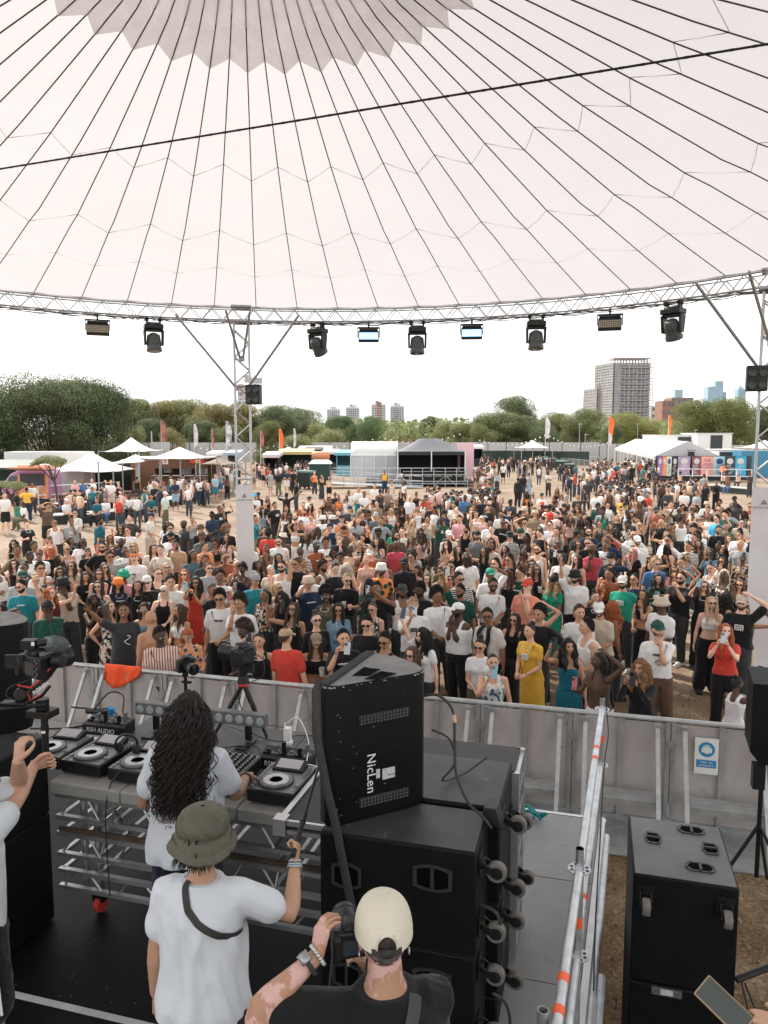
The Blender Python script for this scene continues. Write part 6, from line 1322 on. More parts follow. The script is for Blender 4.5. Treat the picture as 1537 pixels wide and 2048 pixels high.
def loft(mb,secs,J,infl=0,z0=0,z1=9,n=20,b=1,capn=True):
 sh=J['sh'];S_=[s for s in secs if z0 <= s[0] <= z1]
 zs=[s[0] for s in secs]
 def at(z): return tuple(float(np.interp(z,zs,[s[k] for s in secs])) for k in range(1,4))
 lv=sorted(set([s[0] for s in S_] + [z for z in (z0,z1) if zs[0] <= z <= zs[-1]]));rows=[]
 for z in lv:
  rx,ry,cy=at(z);bb=1 + (b - 1)*(1 if z < 1.38 else .4)
  row=[]
  for i in range(n):
   a=2*math.pi*i / n;cx,sx=cos(a),sin(a);e=.85
   row.append(sh((math.copysign(abs(cx) ** e,cx)*(rx*bb + infl),cy + math.copysign(abs(sx) ** e,sx)*(ry*(1 + (bb - 1)*1.5) + infl),z)))
  rows.append(row)
 mb.grid(rows,closed=True);K=len(mb.v);mb.f.append(tuple(range(K - n,K)));mb.m.append(0);st=K - n*len(rows);mb.f.append(tuple(range(st,st + n))[::-1]);mb.m.append(0)
def lerp(a,b,t): return a + (b - a)*t
def limb(mb,pts,rs,n=12):
 out,rr=[],[]
 for i in range(len(pts) - 1):
  for k in range(3): t=k / 3;out.append(lerp(pts[i],pts[i + 1],t));rr.append(rs[i] + (rs[i + 1] - rs[i])*t)
 out.append(pts[-1]);rr.append(rs[-1]);mb.tube(out,rr,n);mb.sph(pts[0],rs[0]*.98,10,8);mb.sph(pts[-1],rs[-1]*.98,10,8)
def hand_arr(curl,n=5,sc=1.0):
 """hand pointing +Z from the wrist at the origin, palm to -Y, thumb on +X"""
 mb=MB();mb.hull8([(-.026,-.012,-.01),(.026,-.012,-.01),(.024,.013,-.01),(-.024,.013,-.01),(-.040,-.011,.088),(.038,-.011,.084),(.036,.012,.084),(-.038,.012,.088)])
 mb.sph((0,.0,.045),(.036,.016,.05),10,8)
 for i,(x,L_,r) in enumerate(((-.031,.062,.0078),(-.011,.076,.0088),(.010,.080,.0092),(.030,.072,.0088))):
  p=Vc((x,0,.082));pts=[p - Vc((0,0,.02)),p];a=0
  for k,f in enumerate((.45,.30,.25)): a += curl*(.9 if k == 0 else 1.15)*(1 + .06*i);p=p + Vc(((x*.10)*f,-sin(a)*L_*f,cos(a)*L_*f));pts.append(p)
  mb.tube(pts,[r,r,r*.98,r*.9,r*.72],n);mb.sph(pts[-1],r*.72,n,4)
 p=Vc((.026,-.004,.02));q=[p,p + Vc((.022,-.012,.022)),p + Vc((.034,-.026,.044)),p + Vc((.034,-.036,.064))]
 mb.tube(q,[.013,.0125,.010,.0075],n);mb.sph(q[-1],.0075,n,4)
 V,F,mi=arrays(mb);return V*sc,F,mi
HANDS={c: hand_arr(c) for c in (.25,.75)}
def place(arr,M,t,mirror=False):
 V,F,mi=arr;V=V.copy()
 if mirror: V[:,0] *= -1;F=[f[:,::-1] for f in F]
 return V @ np.array(M.transposed()) + np.array(t),F,mi
def hands_for(J,arms,sex):
 out=[]
 for s,k in ((-1,arms[0]),(1,arms[1])):
  Wp,d=J['W%d' % s],(J['W%d' % s] - J['E%d' % s]).normalized()
  if k in 'fupm': d=(d + Vc((0,0,.9))).normalized()
  if k == 'c': d=(d + Vc((0,0,.2))).normalized()
  pn=Vc((-s*.9,-.3,0)) if k in 'dpfcuUb' else Vc((-s*.3,.9,0)) if k in 'mtx' else Vc((0,-.9,.1)) if k in 'wW' else Vc((-s*.4,.2,-1))
  y=-(pn - d*pn.dot(d)).normalized();x=y.cross(d);sc=.98 if sex == 'm' else .88
  M=axm(x,y,d)
  # thumb on the side nearer to the body's front
  mir=x.dot(Vc((0,-1,.3))) < 0 if k in 'dpfcuUb' else x.dot(Vc((-s,0,0))) < 0
  V,F,mi=HANDS[.75 if k in 'pfcumlk' else .25];out.append(place((V*sc,F,mi),M,Wp,mir))
 return out
def head_arr(lod,smile,sex,brow=True):
 nu,nv=((44,36),(26,20),(14,10))[lod];V=[]
 for j in range(nv + 1):
  t=math.pi*j / nv
  for i in range(nu): a=2*math.pi*i / nu;V.append((sin(t)*sin(a),-sin(t)*cos(a),cos(t)))
 D=np.array(V);x,y,z=D[:,0]*.076,D[:,1]*.096,D[:,2]*.117;zn,yn=D[:,2],D[:,1];low=np.clip(-zn,0,1)
 x=x*(1 - .26*low ** 1.4);y=np.where(y > 0,y*(1 - .45*low),y*(1 - .05*low));y=np.where(yn < 0,y*.93,y)
 if sex == 'w': x=x*(1 - .05*low)
 g=lambda cx,cz,sx,sz: np.exp(-((np.abs(x) - cx) / sx) ** 2 - ((z - cz) / sz) ** 2)*(yn < 0)
 y=y - .024*g(0,-.026,.011,.016) - .012*g(0,-.006,.008,.022) - .005*g(.026,.028,.018,.008) + .010*g(.031,.010,.014,.012) - .006*g(0,-.058,.022,.010) - .009*g(0,-.100,.020,.014) - .004*g(.042,-.022,.016,.018)
 V=np.stack([x,y,z],1);idx=[]
 for j in range(nv):
  for i in range(nu): a,b=j*nu + i,j*nu + (i + 1) % nu;idx.append((a,a + nu,b + nu,b))
 parts=[(V.astype('f'),[np.array(idx,'i')],[0]*len(idx))];mb=MB()
 for s in (-1,1):
  mb.sph((s*.076,.008,-.006),(.011,.018,.031),8,6)
  if lod < 2:
   mb.sph((s*.031,-.076,.010),(.0155,.010,.0078),10,6,m=1);mb.sph((s*.031,-.0842,.010),(.0085,.0042,.0078),8,5,m=2);mb.tube([(s*.016,-.0850,.0165),(s*.031,-.0870,.0195),(s*.047,-.080,.0155)],[.0016,.0024,.0014],4,m=2)
   mb.tube([(s*.014,-.088,.026),(s*.030,-.089,.031),(s*.048,-.080,.025)],[.0032,.0044,.0026],5,m=2)
  else: mb.sph((s*.031,-.080,.012),(.015,.01,.008),6,4,m=2)
 if smile: mb.sph((0,-.0905,-.057),(.024,.007,.0105),10,6,m=3);mb.sph((0,-.0925,-.0545),(.019,.0068,.0062),10,6,m=4)
 else: mb.sph((0,-.0915,-.057),(.021,.006,.0068),10,6,m=3)
 parts.append(arrays(mb));return join(parts)
HEADS={(l_,s,x): head_arr(l_,s,x) for l_ in (0,1,2) for s in (0,1) for x in 'mw'}
HMATS=[M_skin,M_eyew,M_eye,M_lip,M_teeth]
def body_job(sex,b,arms,legs,lean,vx):
 key=('body',sex,b,arms,legs,lean,vx)
 if key in JOBS: return key
 J=skeleton(sex,arms,legs,lean);mb=MB();T=TM if sex == 'm' else TW;k=.84 if sex == 'w' else 1;bb=(b + 1) / 2
 loft(mb,T,J,b=b)
 if sex == 'w':
  for s in (-1,1): mb.sph(J['sh']((s*.066,-.075,1.285)),(.064*bb,.058*bb,.062*bb),12,8)
 for s in (-1,1):
  S_,E,Wp=(J[c + '%d' % s] for c in 'SEW');limb(mb,[J['sh']((s*.09,.0,1.405)),S_,lerp(S_,E,.45),E,lerp(E,Wp,.3),Wp],[.055*k,.060*k*bb,.049*k*b,.039*k*bb,.042*k*bb,.0265*k])
  H,K,A=(J[c + '%d' % s] for c in 'HKA');limb(mb,[H,lerp(H,K,.45),K,lerp(K,A,.32) + Vc((0,.012,0)),A],[.098*bb,.084*bb,.056,.057*bb,.037]);mb.sph(A + Vc((0,-.07,-.045)),(.042,.13,.038),10,8)
 job(key,mb,vx,4);return key
def infl_at(z,g):
 return g
def cloth_job(kind,sex,b,arms,legs,lean,vx,long_=0):
 key=(kind,sex,b,arms,legs,lean,vx)
 if key in JOBS: return key
 J=skeleton(sex,arms,legs,lean);mb=MB();T=TM if sex == 'm' else TW;bb=(b + 1) / 2;k=.84 if sex == 'w' else 1
 def sleeves(f,r0,r1):
  for s in (-1,1):
   S_,E,Wp=(J[c + '%d' % s] for c in 'SEW');base=J['sh']((s*.085,.0,1.408))
   if f <= 1: limb(mb,[base,S_,lerp(S_,E,f)],[(.066 if kind == 'bigtee' else .060)*k,r0*bb,r1*b])
   else: limb(mb,[base,S_,lerp(S_,E,.6),E,lerp(E,Wp,.5),lerp(E,Wp,.93)],[.055*k,r0*bb*.96,.056*k*b,.050*k,.046*k,.038*k])
 def legs_(f,r0,r1):
  for s in (-1,1):
   H,K,A=(J[c + '%d' % s] for c in 'HKA')
   if f < 1: limb(mb,[H,lerp(H,K,.5),lerp(H,K,f)],[.112*bb,r0*bb,r0*bb*1.02])
   else: limb(mb,[H,lerp(H,K,.45),K,lerp(K,A,.35),lerp(K,A,.93)],[.110*bb,r0*bb,r0*.86,r1,r1])
 if kind == 'bigtee':
  secs=[(z,(max(rx,.166) if z < 1.35 else rx) + max(0,1.30 - z)*.05,(max(ry,.118) if z < 1.35 else ry) + max(0,1.35 - z)*.06,cy) for z,rx,ry,cy in T]
  loft(mb,secs,J,.027,.86,1.478,b=b,n=32);sleeves(.62,.073,.075)
 elif kind in ('tee','jersey','shirt','longsleeve','jacket','hoodie'):
  g=.014 if kind != 'jacket' else .028;hem=.90 if sex == 'm' else .98
  if kind in ('jacket','shirt'): hem -= .02
  secs=[(z,(max(rx,.150 if sex == 'm' else .128) if z < 1.3 else rx) + (.012 if z < 1.2 else 0),(max(ry,.105 if sex == 'm' else .09) if z < 1.3 else ry),cy) for z,rx,ry,cy in T]
  loft(mb,secs,J,g,hem,1.475 if sex == 'm' else 1.46,b=b)
  if sex == 'w':
   for s in (-1,1): mb.sph(J['sh']((s*.064,-.078,1.285)),(.07*bb,.062*bb,.07*bb),12,8)
  if kind in ('tee','jersey','shirt'): sleeves(.70 if sex == 'm' else .5,.066*k,.070*k)
  else: sleeves(2,.072*k,.06)
 elif kind in ('tank','vest','crop','tube','dress','minidress','bra'):
  lo={'tank': .96,'vest': .96,'crop': 1.16,'tube': 1.0,'dress': .98,'minidress': .98,'bra': 1.22}[kind];hi=1.335 if kind == 'tube' else 1.36
  loft(mb,T,J,.014 if sex == 'w' else .02,lo,hi,b=b)
  if sex == 'w':
   for s in (-1,1): mb.sph(J['sh']((s*.066,-.078,1.288)),(.070*bb,.062*bb,.064*bb),12,8)
  if kind != 'tube':
   w_=.017 if kind in ('bra','crop','dress','minidress') else .034
   for s in (-1,1):
    xx=.078 if sex == 'w' else .10;top=1.452 if sex == 'w' else 1.468
    mb.tube([J['sh'](p) for p in ((s*xx*.95,-.100,1.33),(s*xx,-.072,1.41),(s*xx,-.01,top),(s*xx,.06,1.42),(s*xx,.10,1.33))],w_,8)
  if kind in ('dress','minidress'):
   lo2=.45 if kind == 'dress' else .70;rows=[]
   for z,r in ((1.02,.150),(.92,.19),(.8,.195),(lo2,.205 if kind == 'minidress' else .225)):
    rows.append([J['sh']((r*bb*cos(2*math.pi*i / 20),.012 + r*.78*bb*sin(2*math.pi*i / 20),z)) for i in range(20)])
   mb.grid(rows,closed=True);K=len(mb.v);mb.f.append(tuple(range(K - 20,K)));mb.m.append(0);mb.f.append(tuple(range(K - 80,K - 60))[::-1]);mb.m.append(0)
 elif kind in ('trousers','jeans','wide','shorts','skirt','longskirt'):
  loft(mb,T,J,.018,.84 if sex == 'm' else .82,1.0,b=b)
  if kind in ('skirt','longskirt') and legs != 's':
   lo2=.70 if kind == 'skirt' else .35;rows=[]
   for z,r in ((1.02,.140),(.92,.192),(lo2,.20)): rows.append([J['sh']((r*bb*cos(2*math.pi*i / 20),.012 + r*.78*sin(2*math.pi*i / 20),z)) for i in range(20)])
   mb.grid(rows,closed=True);K=len(mb.v);mb.f.append(tuple(range(K - 20,K)));mb.m.append(0);mb.f.append(tuple(range(K - 60,K - 40))[::-1]);mb.m.append(0)
  else: legs_({'shorts': .82,'skirt': .5,'longskirt': .9}.get(kind,2),.104 if kind != 'wide' else .115,{'wide': .115,'jeans': .075}.get(kind,.082))
 job(key,mb,vx,4);return key
# ---- hair, hats, glasses round a head centre at the origin
def dirgrid(nu,nv):
 V=[]
 for j in range(nv + 1):
  t=math.pi*j / nv
  for i in range(nu): a=2*math.pi*i / nu;V.append((sin(t)*sin(a),-sin(t)*cos(a),cos(t)))
 idx=[(j*nu + i,(j + 1)*nu + i,(j + 1)*nu + (i + 1) % nu,j*nu + (i + 1) % nu) for j in range(nv) for i in range(nu)]
 return np.array(V),np.array(idx,'i')
def ns(D,f,seed=0):
 x,y,z=D[:,0]*f,D[:,1]*f,D[:,2]*f;s=seed
 return (np.sin(x*1.3 + 2.1*np.sin(y*1.1 + s)) + np.sin(y*1.7 + 1.9*np.sin(z*1.2 + s)) + np.sin(z*1.5 + 2.3*np.sin(x*.9 + s))) / 3
HAIR={}
def hair_mesh(style,lod):
 if (style,lod) in HAIR: return HAIR[(style,lod)]
 nu,nv=((56,40),(32,22),(16,12))[lod];D,idx=dirgrid(nu,nv);y,z=D[:,1],D[:,2]
 fr={'k': .30,'c': .58,'a': .52,'l': .66}.get(style,.70);thr=np.where(y < 0,fr*np.clip(-y*1.6,0,1) ** .8 + .10*(1 + y),.10 - .62*y)
 ins=np.clip((z - thr) / .10,0,1);ins=ins*ins*(3 - 2*ins)
 th={'z': .025,'s': .085,'u': .20,'a': .60,'k': .13,'l': .09,'c': .20,'b': .05,'p': .05,'d': .06,'r': .10,'q': .32}.get(style,.08)
 rough={'z': .004,'s': .055,'u': .10,'a': .07,'c': .09,'l': .02,'q': .09}.get(style,.02)
 f=1 + th*(1 + (.5*np.clip(z,0,1) if style in 'sruq' else 0)) + rough*ns(D,17) + rough*.6*ns(D,41,2)
 if style in 'lkbp': f=f + .012*np.sin(D[:,0]*70)
 base=D*np.array([.077,.094,.118]);V=base*(ins*f + (1 - ins)*.86)[:,None]
 if style == 'a': V=V + ins[:,None]*D*np.array([.03,.012,.0]) + ins[:,None]*np.array([0,.02,.02])
 if style in 'sruq' : V[:,1] += .004*ins
 parts=[(V.astype('f'),[idx],[0]*len(idx))];mb=MB();n,m=(30,24) if lod == 0 else (20,14) if lod == 1 else (10,7)
 if style in 'lckL':
  ln={'k': .15,'l': .36,'c': .34}[style];am={'c': .020,'l': .004,'k': .004}[style];wx={'c': .118,'l': .088,'k': .088}[style];rows=[]
  for j in range(m + 1):
   t=j / m;zz=.055 - (ln + .055)*t;taper=(1 - .35*t) if style != 'k' else 1;row=[]
   if j == m: taper *= .55
   for i in range(n):
    a=2*math.pi*i / n;rr=1 + .045*sin(a*13 + 3*sin(j*.5));ww=am*(sin(a*5 + j*1.1) + .8*sin(a*9 - j*1.7))
    cx,sy=cos(a),sin(a);front=max(0,-sy)
    row.append(Vc((cx*(wx*taper*rr + ww)*min(1,.82 + .5*min(t*3,1)*.4),.040 + .03*t + sy*((.070 + (.02 if style == 'c' else 0))*rr + ww)*(1 - .55*front),zz)))
   rows.append(row)
  mb.grid(rows,closed=True);K=len(mb.v);mb.f.append(tuple(range(K - n,K)));mb.m.append(0)
  if style in 'lc' and lod < 2:
   r=random.Random(7);curl=style == 'c'
   for q in range((260,90)[lod]):
    a=R(r.uniform(-48,228));cx,sy=cos(a),sin(a);z0=r.uniform(.03,.115);k0=math.sqrt(max(.05,1 - (z0 / .125) ** 2));le=ln*r.uniform(.75,1.12);ph=r.uniform(0,6);rad=r.uniform(.98,1.16)*(1.12 if curl else 1);amp=r.uniform(.008,.014) if curl else r.uniform(.001,.004);pts=[]
    for j in range(13):
     t=j / 12;zz=z0 - (z0 + le)*t;kk=min(1,k0 + t*2.2);wx_=(.080 + (.028*sin(min(1,t*1.6)*1.57) if curl else .010))*rad;yy=(.092 + (.012 if curl else .004))*rad
     pts.append(Vc((cx*wx_*kk + amp*sin(t*(22 if curl else 9) + ph),.012 + sy*yy*kk*(1 - .15*t) + .035*t + amp*cos(t*(22 if curl else 9) + ph),zz)))
    mb.tube(pts,[.0035] + [.0052]*10 + [.004,.0015],4)
  if style in 'lc':
   for s in (-1,1):
    for q in range(3):
     x0=s*(.070 + .010*q);pts=[Vc((x0 + (am*1.0)*sin(j*1.3 + q*2),-.012 - .05*sin(min(1,j / 7)*1.57) - .008*q + am*cos(j*1.5),.02 - (ln + (.02*q))*j / 9)) for j in range(10)]
     mb.tube(pts,[.014,.017,.019,.02,.021,.02,.019,.017,.013,.006] if style == 'l' else [.018,.022,.026,.026,.028,.026,.026,.022,.018,.008],7)
 if style == 'b': mb.sph((0,.055,.125),(.045,.045,.04),12,8);mb.sph((0,.05,.10),(.028,.028,.03),8,6)
 if style == 'p': mb.tube([(0,.09,.05),(.0,.135,.05),(.02,.15,-.02),(.03,.14,-.14),(.035,.12,-.27),(.03,.11,-.34)],[.018,.026,.034,.034,.024,.006],10)
 if style in 'dt':
  r=random.Random(4);K=(46,26,12)[lod];ln=.40 if style == 'd' else .16
  for i in range(K):
   a=R(-15 + 210*i / (K - 1)) if i % 2 else R(10 + 160*r.random());cx,sy=cos(a),sin(a);e=r.uniform(.75,1.05);o_=r.uniform(.85,1.05)
   mb.tube([(cx*.06,.01 + sy*.07,.07),(cx*.092*o_,.02 + sy*.105*o_,.0),(cx*.10*o_,.03 + sy*.10*o_,-.12*(ln / .4)*e),(cx*.105*o_ + r.uniform(-.02,.02),.02 + sy*.09,-ln*.6*e),(cx*.10,.01 + sy*.08,-ln*e)],[.008,.010,.010,.009,.006],5)
 if style in 'szuqart' and lod < 2:     # short locks standing off the scalp, or curls for the fuller styles
  r=random.Random(13);I=np.nonzero(ins > .55)[0];big={'a': .030,'q': .034,'u': .030,'s': .022,'r': .022,'t': .03,'z': .007}[style]
  for q in range({0: 620,1: 260}[lod] if style != 'z' else 260):
   k=I[int(r.random()*len(I))];p=Vector(V[k]);n_=Vector(D[k]).normalized();tg=Vc((r.gauss(0,1),r.gauss(0,1) + (.5 if style in 's' else 0),r.gauss(0,.7) - (.4 if style == 's' else 0)));tg=(tg - n_*tg.dot(n_)).normalized();L_=big*r.uniform(.6,1.3)
   w_=.5 if style == 's' else 1.0;m_=p + n_*L_*.45*w_ + tg*L_*.45;e_=p + n_*L_*(.45*w_ if style != 'a' else .8) + tg*L_*(1.1 if style != 'a' else .6)
   mb.tube([p - n_*.006,m_,e_],[.0052,.0046,.0014] if style != 'z' else [.002,.002,.001],3)
 if mb.v: parts.append(arrays(mb))
 V,F,mi=join(parts);HAIR[(style,lod)]=fastmesh('hair',V,F,[M_hair]);return HAIR[(style,lod)]
BEARD={}
def beard_mesh(kind):
 if kind in BEARD: return BEARD[kind]
 if kind == 'M': mb=MB();mb.tube([(-.026,-.088,-.05),(-.012,-.097,-.042),(0,-.099,-.043),(.012,-.097,-.042),(.026,-.088,-.05)],[.003,.006,.005,.006,.003],6);V,F,mi=arrays(mb)
 else:
  D,idx=dirgrid(28,20);y,z,x=D[:,1],D[:,2],D[:,0];ins=np.clip((-.38 - z - .5*np.clip(np.abs(x) - .55,0,1)*-1.6) / .08,0,1)*np.clip((-y + .25) / .1,0,1)
  base=D*np.array([.076,.093,.117]);low=np.clip(-z,0,1);base[:,0] *= (1 - .26*low ** 1.4);f=ins*(1.075 + .02*ns(D,30)) + (1 - ins)*.8;V=(base*f[:,None]).astype('f');F=[idx];mi=[0]*len(idx)
 BEARD[kind]=fastmesh('beard',V,F,[M_hair]);return BEARD[kind]
HATM={}
def hat_mesh(kind):
 if kind in HATM: return HATM[kind]
 mb=MB()
 def dome(rx,ry,z0,z1,n=24,k=7,cy=.003):
  mb.lathe([(1*(1 - (j / k) ** 2.6) ** .5 if j < k else 0.0,z0 + (z1 - z0)*(j / k)) for j in range(k + 1)],(0,cy,0),n=n,sc=(rx,ry))
 if kind in ('cap','capb','visor'):
  if kind != 'visor': dome(.084,.103,.035,.135)
  else: mb.lathe([(1,.03),(1.0,.07),(.95,.07)],(0,.003,0),n=24,sc=(.083,.101))
  s=1 if kind == 'capb' else -1;rows=[]
  for v in (0,.5,1):
   rows.append([((-.072 + .144*i / 8)*(1 - .22*v*v),s*(.075 + .02*sin(math.pi*i / 8) + v*(.075*sin(math.pi*(i + 1.2) / 10.4))),.046 - .018*v - .016*(abs(i - 4) / 4) ** 2) for i in range(9)])
  b=len(mb.v);mb.grid(rows);mb.grid([[(x,y,z - .006) for x,y,z in r] for r in rows][::-1])
  if kind != 'visor': mb.sph((0,.003,.136),.007,8,5)
 elif kind == 'bucket': mb.lathe([(.128,.012),(.098,.048),(.092,.10),(.082,.122),(0,.126)],(0,.003,0),n=28,sc=(1,1.1));mb.lathe([(.126,.006),(.096,.040)],(0,.003,0),n=28,sc=(1,1.1))
 elif kind == 'brim': mb.lathe([(.17,.040),(.165,.046),(.092,.048),(.088,.10),(.080,.135),(.03,.128),(0,.126)],(0,.003,0),n=28,sc=(1,1.1));mb.lathe([(.168,.036),(.09,.038)],(0,.003,0),n=28,sc=(1,1.1))
 elif kind == 'beanie': dome(.085,.104,.03,.145);mb.lathe([(1.03,.025),(1.03,.06),(.98,.062)],(0,.003,0),n=24,sc=(.085,.104))
 elif kind == 'wrap': dome(.088,.108,.035,.16);mb.sph((0,.04,.14),(.06,.05,.05),12,8)
 elif kind == 'band': mb.lathe([(.98,.04),(1.02,.05),(1.02,.075),(.95,.085)],(0,.003,0),n=24,sc=(.082,.10))
 V,F,mi=arrays(mb);HATM[kind]=fastmesh('hat',V,F,[M_hat]);return HATM[kind]
def shades_mesh(kind):
 if kind in HATM: return HATM[kind]
 mb=MB()
 for s in (-1,1):
  mb.sph((s*.032,-.0935,.010),(.0235,.006,.0165) if kind != 'spec' else (.021,.004,.018),12,6,m=0 if kind != 'spec' else 2)
  mb.tube([(s*.054,-.088,.016),(s*.074,-.05,.014),(s*.078,.005,.008)],.0028,4,m=1)
  mb.tube([(s*.032 + .0245*cos(a),-.0935,.010 + .0175*sin(a)) for a in np.linspace(0,6.28,12)[:-1]],.0026 if kind != 'wshades' else .005,4,m=1,closed=True)
 mb.cyl((-.01,-.096,.014),(.01,-.096,.014),.003,n=4,m=1);V,F,mi=arrays(mb)
 HATM[kind]=fastmesh(kind,V,F,[M_shades,M_shfr,mat('clear_lens',(.35,.33,.32),.1)],mi);return HATM[kind]
MCACHE={}
def getmesh(name,key,mats,wr=0,seed=0,extra=None):
 kk=(name,key,wr,seed,tuple(m.name for m in mats),repr(extra and extra[0]))
 if kk not in MCACHE:
  V,F,mi=JOBS[key][3];V=wrinkle(V,wr,seed) if wr else V
  if extra: V,F,mi=join([(V,F,mi)] + extra[1])
  MCACHE[kk]=fastmesh(name,V,F,mats,mi)
 return MCACHE[kk]
def child(name,me,par,col=None,loc=(0,0,0),rot=None,sc=1):
 o=bpy.data.objects.new(name,me);C.objects.link(o);o.parent=par;o.location=loc
 if rot: o.rotation_euler=rot
 if sc != 1: o.scale=(sc,)*3
 if col: o.color=(*col,1)
 return o
from mathutils.bvhtree import BVHTree
def wrap_strap(me, pts_, w_, off=.007, cz=1.33):   # lay a strap on a garment: points are pulled in to its surface
 bv=BVHTree.FromPolygons([v.co[:] for v in me.vertices],[tuple(q.vertices) for q in me.polygons]);rows=[];P_=[]
 for p in pts_:
  c=Vc((0,.0,cz));d=(p - c).normalized();h_,n,_,_=bv.ray_cast(c + d*.6,-d);P_.append((h_ + d*off,d) if h_ else (p,d))
 Q=[P_[0]] + [((P_[i - 1][0] + P_[i][0]*2 + P_[i + 1][0]) / 4,P_[i][1]) for i in range(1,len(P_) - 1)] + [P_[-1]]
 for i,(p,d) in enumerate(Q): tg=(Q[min(i + 1,len(Q) - 1)][0] - Q[max(i - 1,0)][0]).normalized();s_=tg.cross(d).normalized()*w_;rows.append([p - s_ - d*.002,p + d*.002,p + s_ - d*.002])
 mb=MB();mb.grid(rows);V,F,mi=arrays(mb);return V,F
def shoe_mesh():
 if 'shoe' not in HATM:
  mb=MB();mb.sph((0,-.065,.045),(.048,.135,.045),12,8);mb.sph((0,.01,.08),(.045,.05,.05),10,6);mb.hull8([(-.045,-.19,0),(.045,-.19,0),(.04,.06,0),(-.04,.06,0),(-.05,-.195,.03),(.05,-.195,.03),(.045,.065,.03),(-.045,.065,.03)]);V,F,mi=arrays(mb);HATM['shoe']=fastmesh('shoe',V,F,[M_shoe])
 return HATM['shoe']
def strap_mesh(J,sex,b,flip):
 mb=MB();s=-1 if flip else 1;T=TM if sex == 'm' else TW;rows=[]
 for k in range(25):
  a = 2 * math.pi * k / 24; z = 1.19 + .25 * cos(a); ang = a  # ring over one shoulder, under the other arm
  rx,ry=(float(np.interp(z,[q[0] for q in T],[q[i] for q in T])) for i in (1,2))
  x=s*cos(a)*(min(rx,.13)*b);y=-math.copysign(abs(sin(a)) ** .6,sin(a))*(ry*1.0 + .042) ;d=Vc((s*.5,0,.85)).normalized()*.018
  p=J['sh']((x*.95,y,z));rows.append([p - d,p + d])
 mb.grid(rows);V,F,mi=arrays(mb);return fastmesh('bag_strap',V,F,[CM['plain']])
# ---------------------------------------------------------------- the audience
SK={'1': (.76,.47,.35),'2': (.66,.38,.255),'3': (.48,.26,.155),'4': (.25,.125,.072),'5': (.10,.055,.036)}
HC={'k': (.012,.010,.009),'d': (.035,.022,.015),'b': (.10,.058,.035),'y': (.50,.35,.20),'r': (.36,.10,.03),'p': (.55,.24,.20),'w': (.62,.55,.46),'A': (.24,.11,.05),'K': (.05,.034,.022),'B': (.22,.11,.05)}
HW={'k': 'black','d': 'dark','b': 'brown','y': 'blonde','r': 'red','p': 'pink','w': 'platinum','A': 'auburn','K': 'dark','B': 'golden brown'}
HS={'s': 'short {} hair','z': 'cropped {} hair','a': 'round {} afro','l': 'long {} hair','c': 'long curly {} hair','b': '{} hair in a bun','p': '{} ponytail','d': 'long {} braids','t': 'short {} locks','n': 'shaved head','k': '{} bob','u': 'curly {} hair','r': '{} hair','q': 'big curly {} hair'}
COL={'white': (.76,.75,.74),'offwhite': (.68,.65,.60),'cream': (.70,.62,.52),'black': (.013,.013,.014),'charcoal': (.045,.048,.05),'grey': (.33,.35,.36),'darkgrey': (.13,.145,.145),'navy': (.02,.035,.07),'blue': (.07,.16,.34),'azure': (.04,.36,.60),'paleblue': (.42,.56,.64),'lightblue': (.30,.45,.58),'teal': (.02,.20,.24),'darkteal': (.012,.12,.17),'green': (.02,.30,.20),'darkgreen': (.015,.07,.05),'olive': (.12,.12,.07),'khaki': (.27,.21,.14),'beige': (.55,.46,.36),'tan': (.48,.33,.22),'brown': (.11,.065,.045),'rust': (.32,.10,.05),'red': (.60,.06,.04),'crimson': (.48,.07,.09),'maroon': (.12,.02,.025),'coral': (.72,.27,.18),'orange': (.85,.22,.05),'pink': (.75,.38,.40),'blush': (.72,.50,.46),'peach': (.72,.50,.36),'yellow': (.78,.45,.06),'denim': (.16,.25,.33),'taupe': (.34,.26,.22),'slate': (.09,.15,.19),'palegreen': (.55,.66,.60)}
CW={'offwhite': 'off-white','darkgrey': 'dark grey','paleblue': 'pale blue','lightblue': 'light blue','darkteal': 'deep teal','darkgreen': 'dark green','palegreen': 'pale green','azure': 'bright blue','denim': 'denim blue'}
TW_={'tee': 't-shirt','jersey': 'jersey','shirt': 'shirt','longsleeve': 'long sleeved top','jacket': 'jacket','hoodie': 'hoodie','tank': 'tank top','vest': 'vest','crop': 'crop top','tube': 'strapless top','dress': 'dress','minidress': 'short dress','bra': 'bikini top','none': 'bare torso'}
PM={'stripe': ('stripe','offwhite','striped'),'vstripe': ('vstripe','cream','striped'),'print': ('print','cream','black speckled'),'bright': ('bright','darkgreen','multicoloured'),'tealprint': ('teal','darkteal','orange and teal patterned'),'tie': ('tie','offwhite','blue marbled'),'camo': ('camo','khaki','camouflage'),'leopard': ('print','tan','leopard print'),'tiedye': ('plain','yellow','yellow and black dyed'),'sheer': ('plain','brown','sheer brown laced')}
TILE={'1': (0,1140,4.958),'2': (290,1140,4.958),'3': (590,1140,4.958),'4': (880,1140,4.958),'5': (1140,1140,3.872),'6': (0,980,4.958),'7': (290,980,4.958),'8': (590,980,4.958),'9': (880,980,4.958),'A': (1170,960,4.188),'B': (0,860,4.958),'C': (290,860,4.958),'D': (590,860,4.958),'E': (880,860,4.958),'F': (1170,860,4.188)}
AW={'u': 'raising a phone','f': 'hand up at the face','p': 'holding a phone','U': 'arm stretched high','w': 'hand raised','W': 'arm flung out','m': 'drinking','c': 'holding a cup','h': 'hand on head','i': 'hand on hip','x': 'arms folded','t': 'hand at chin','l': 'hands low in front'}
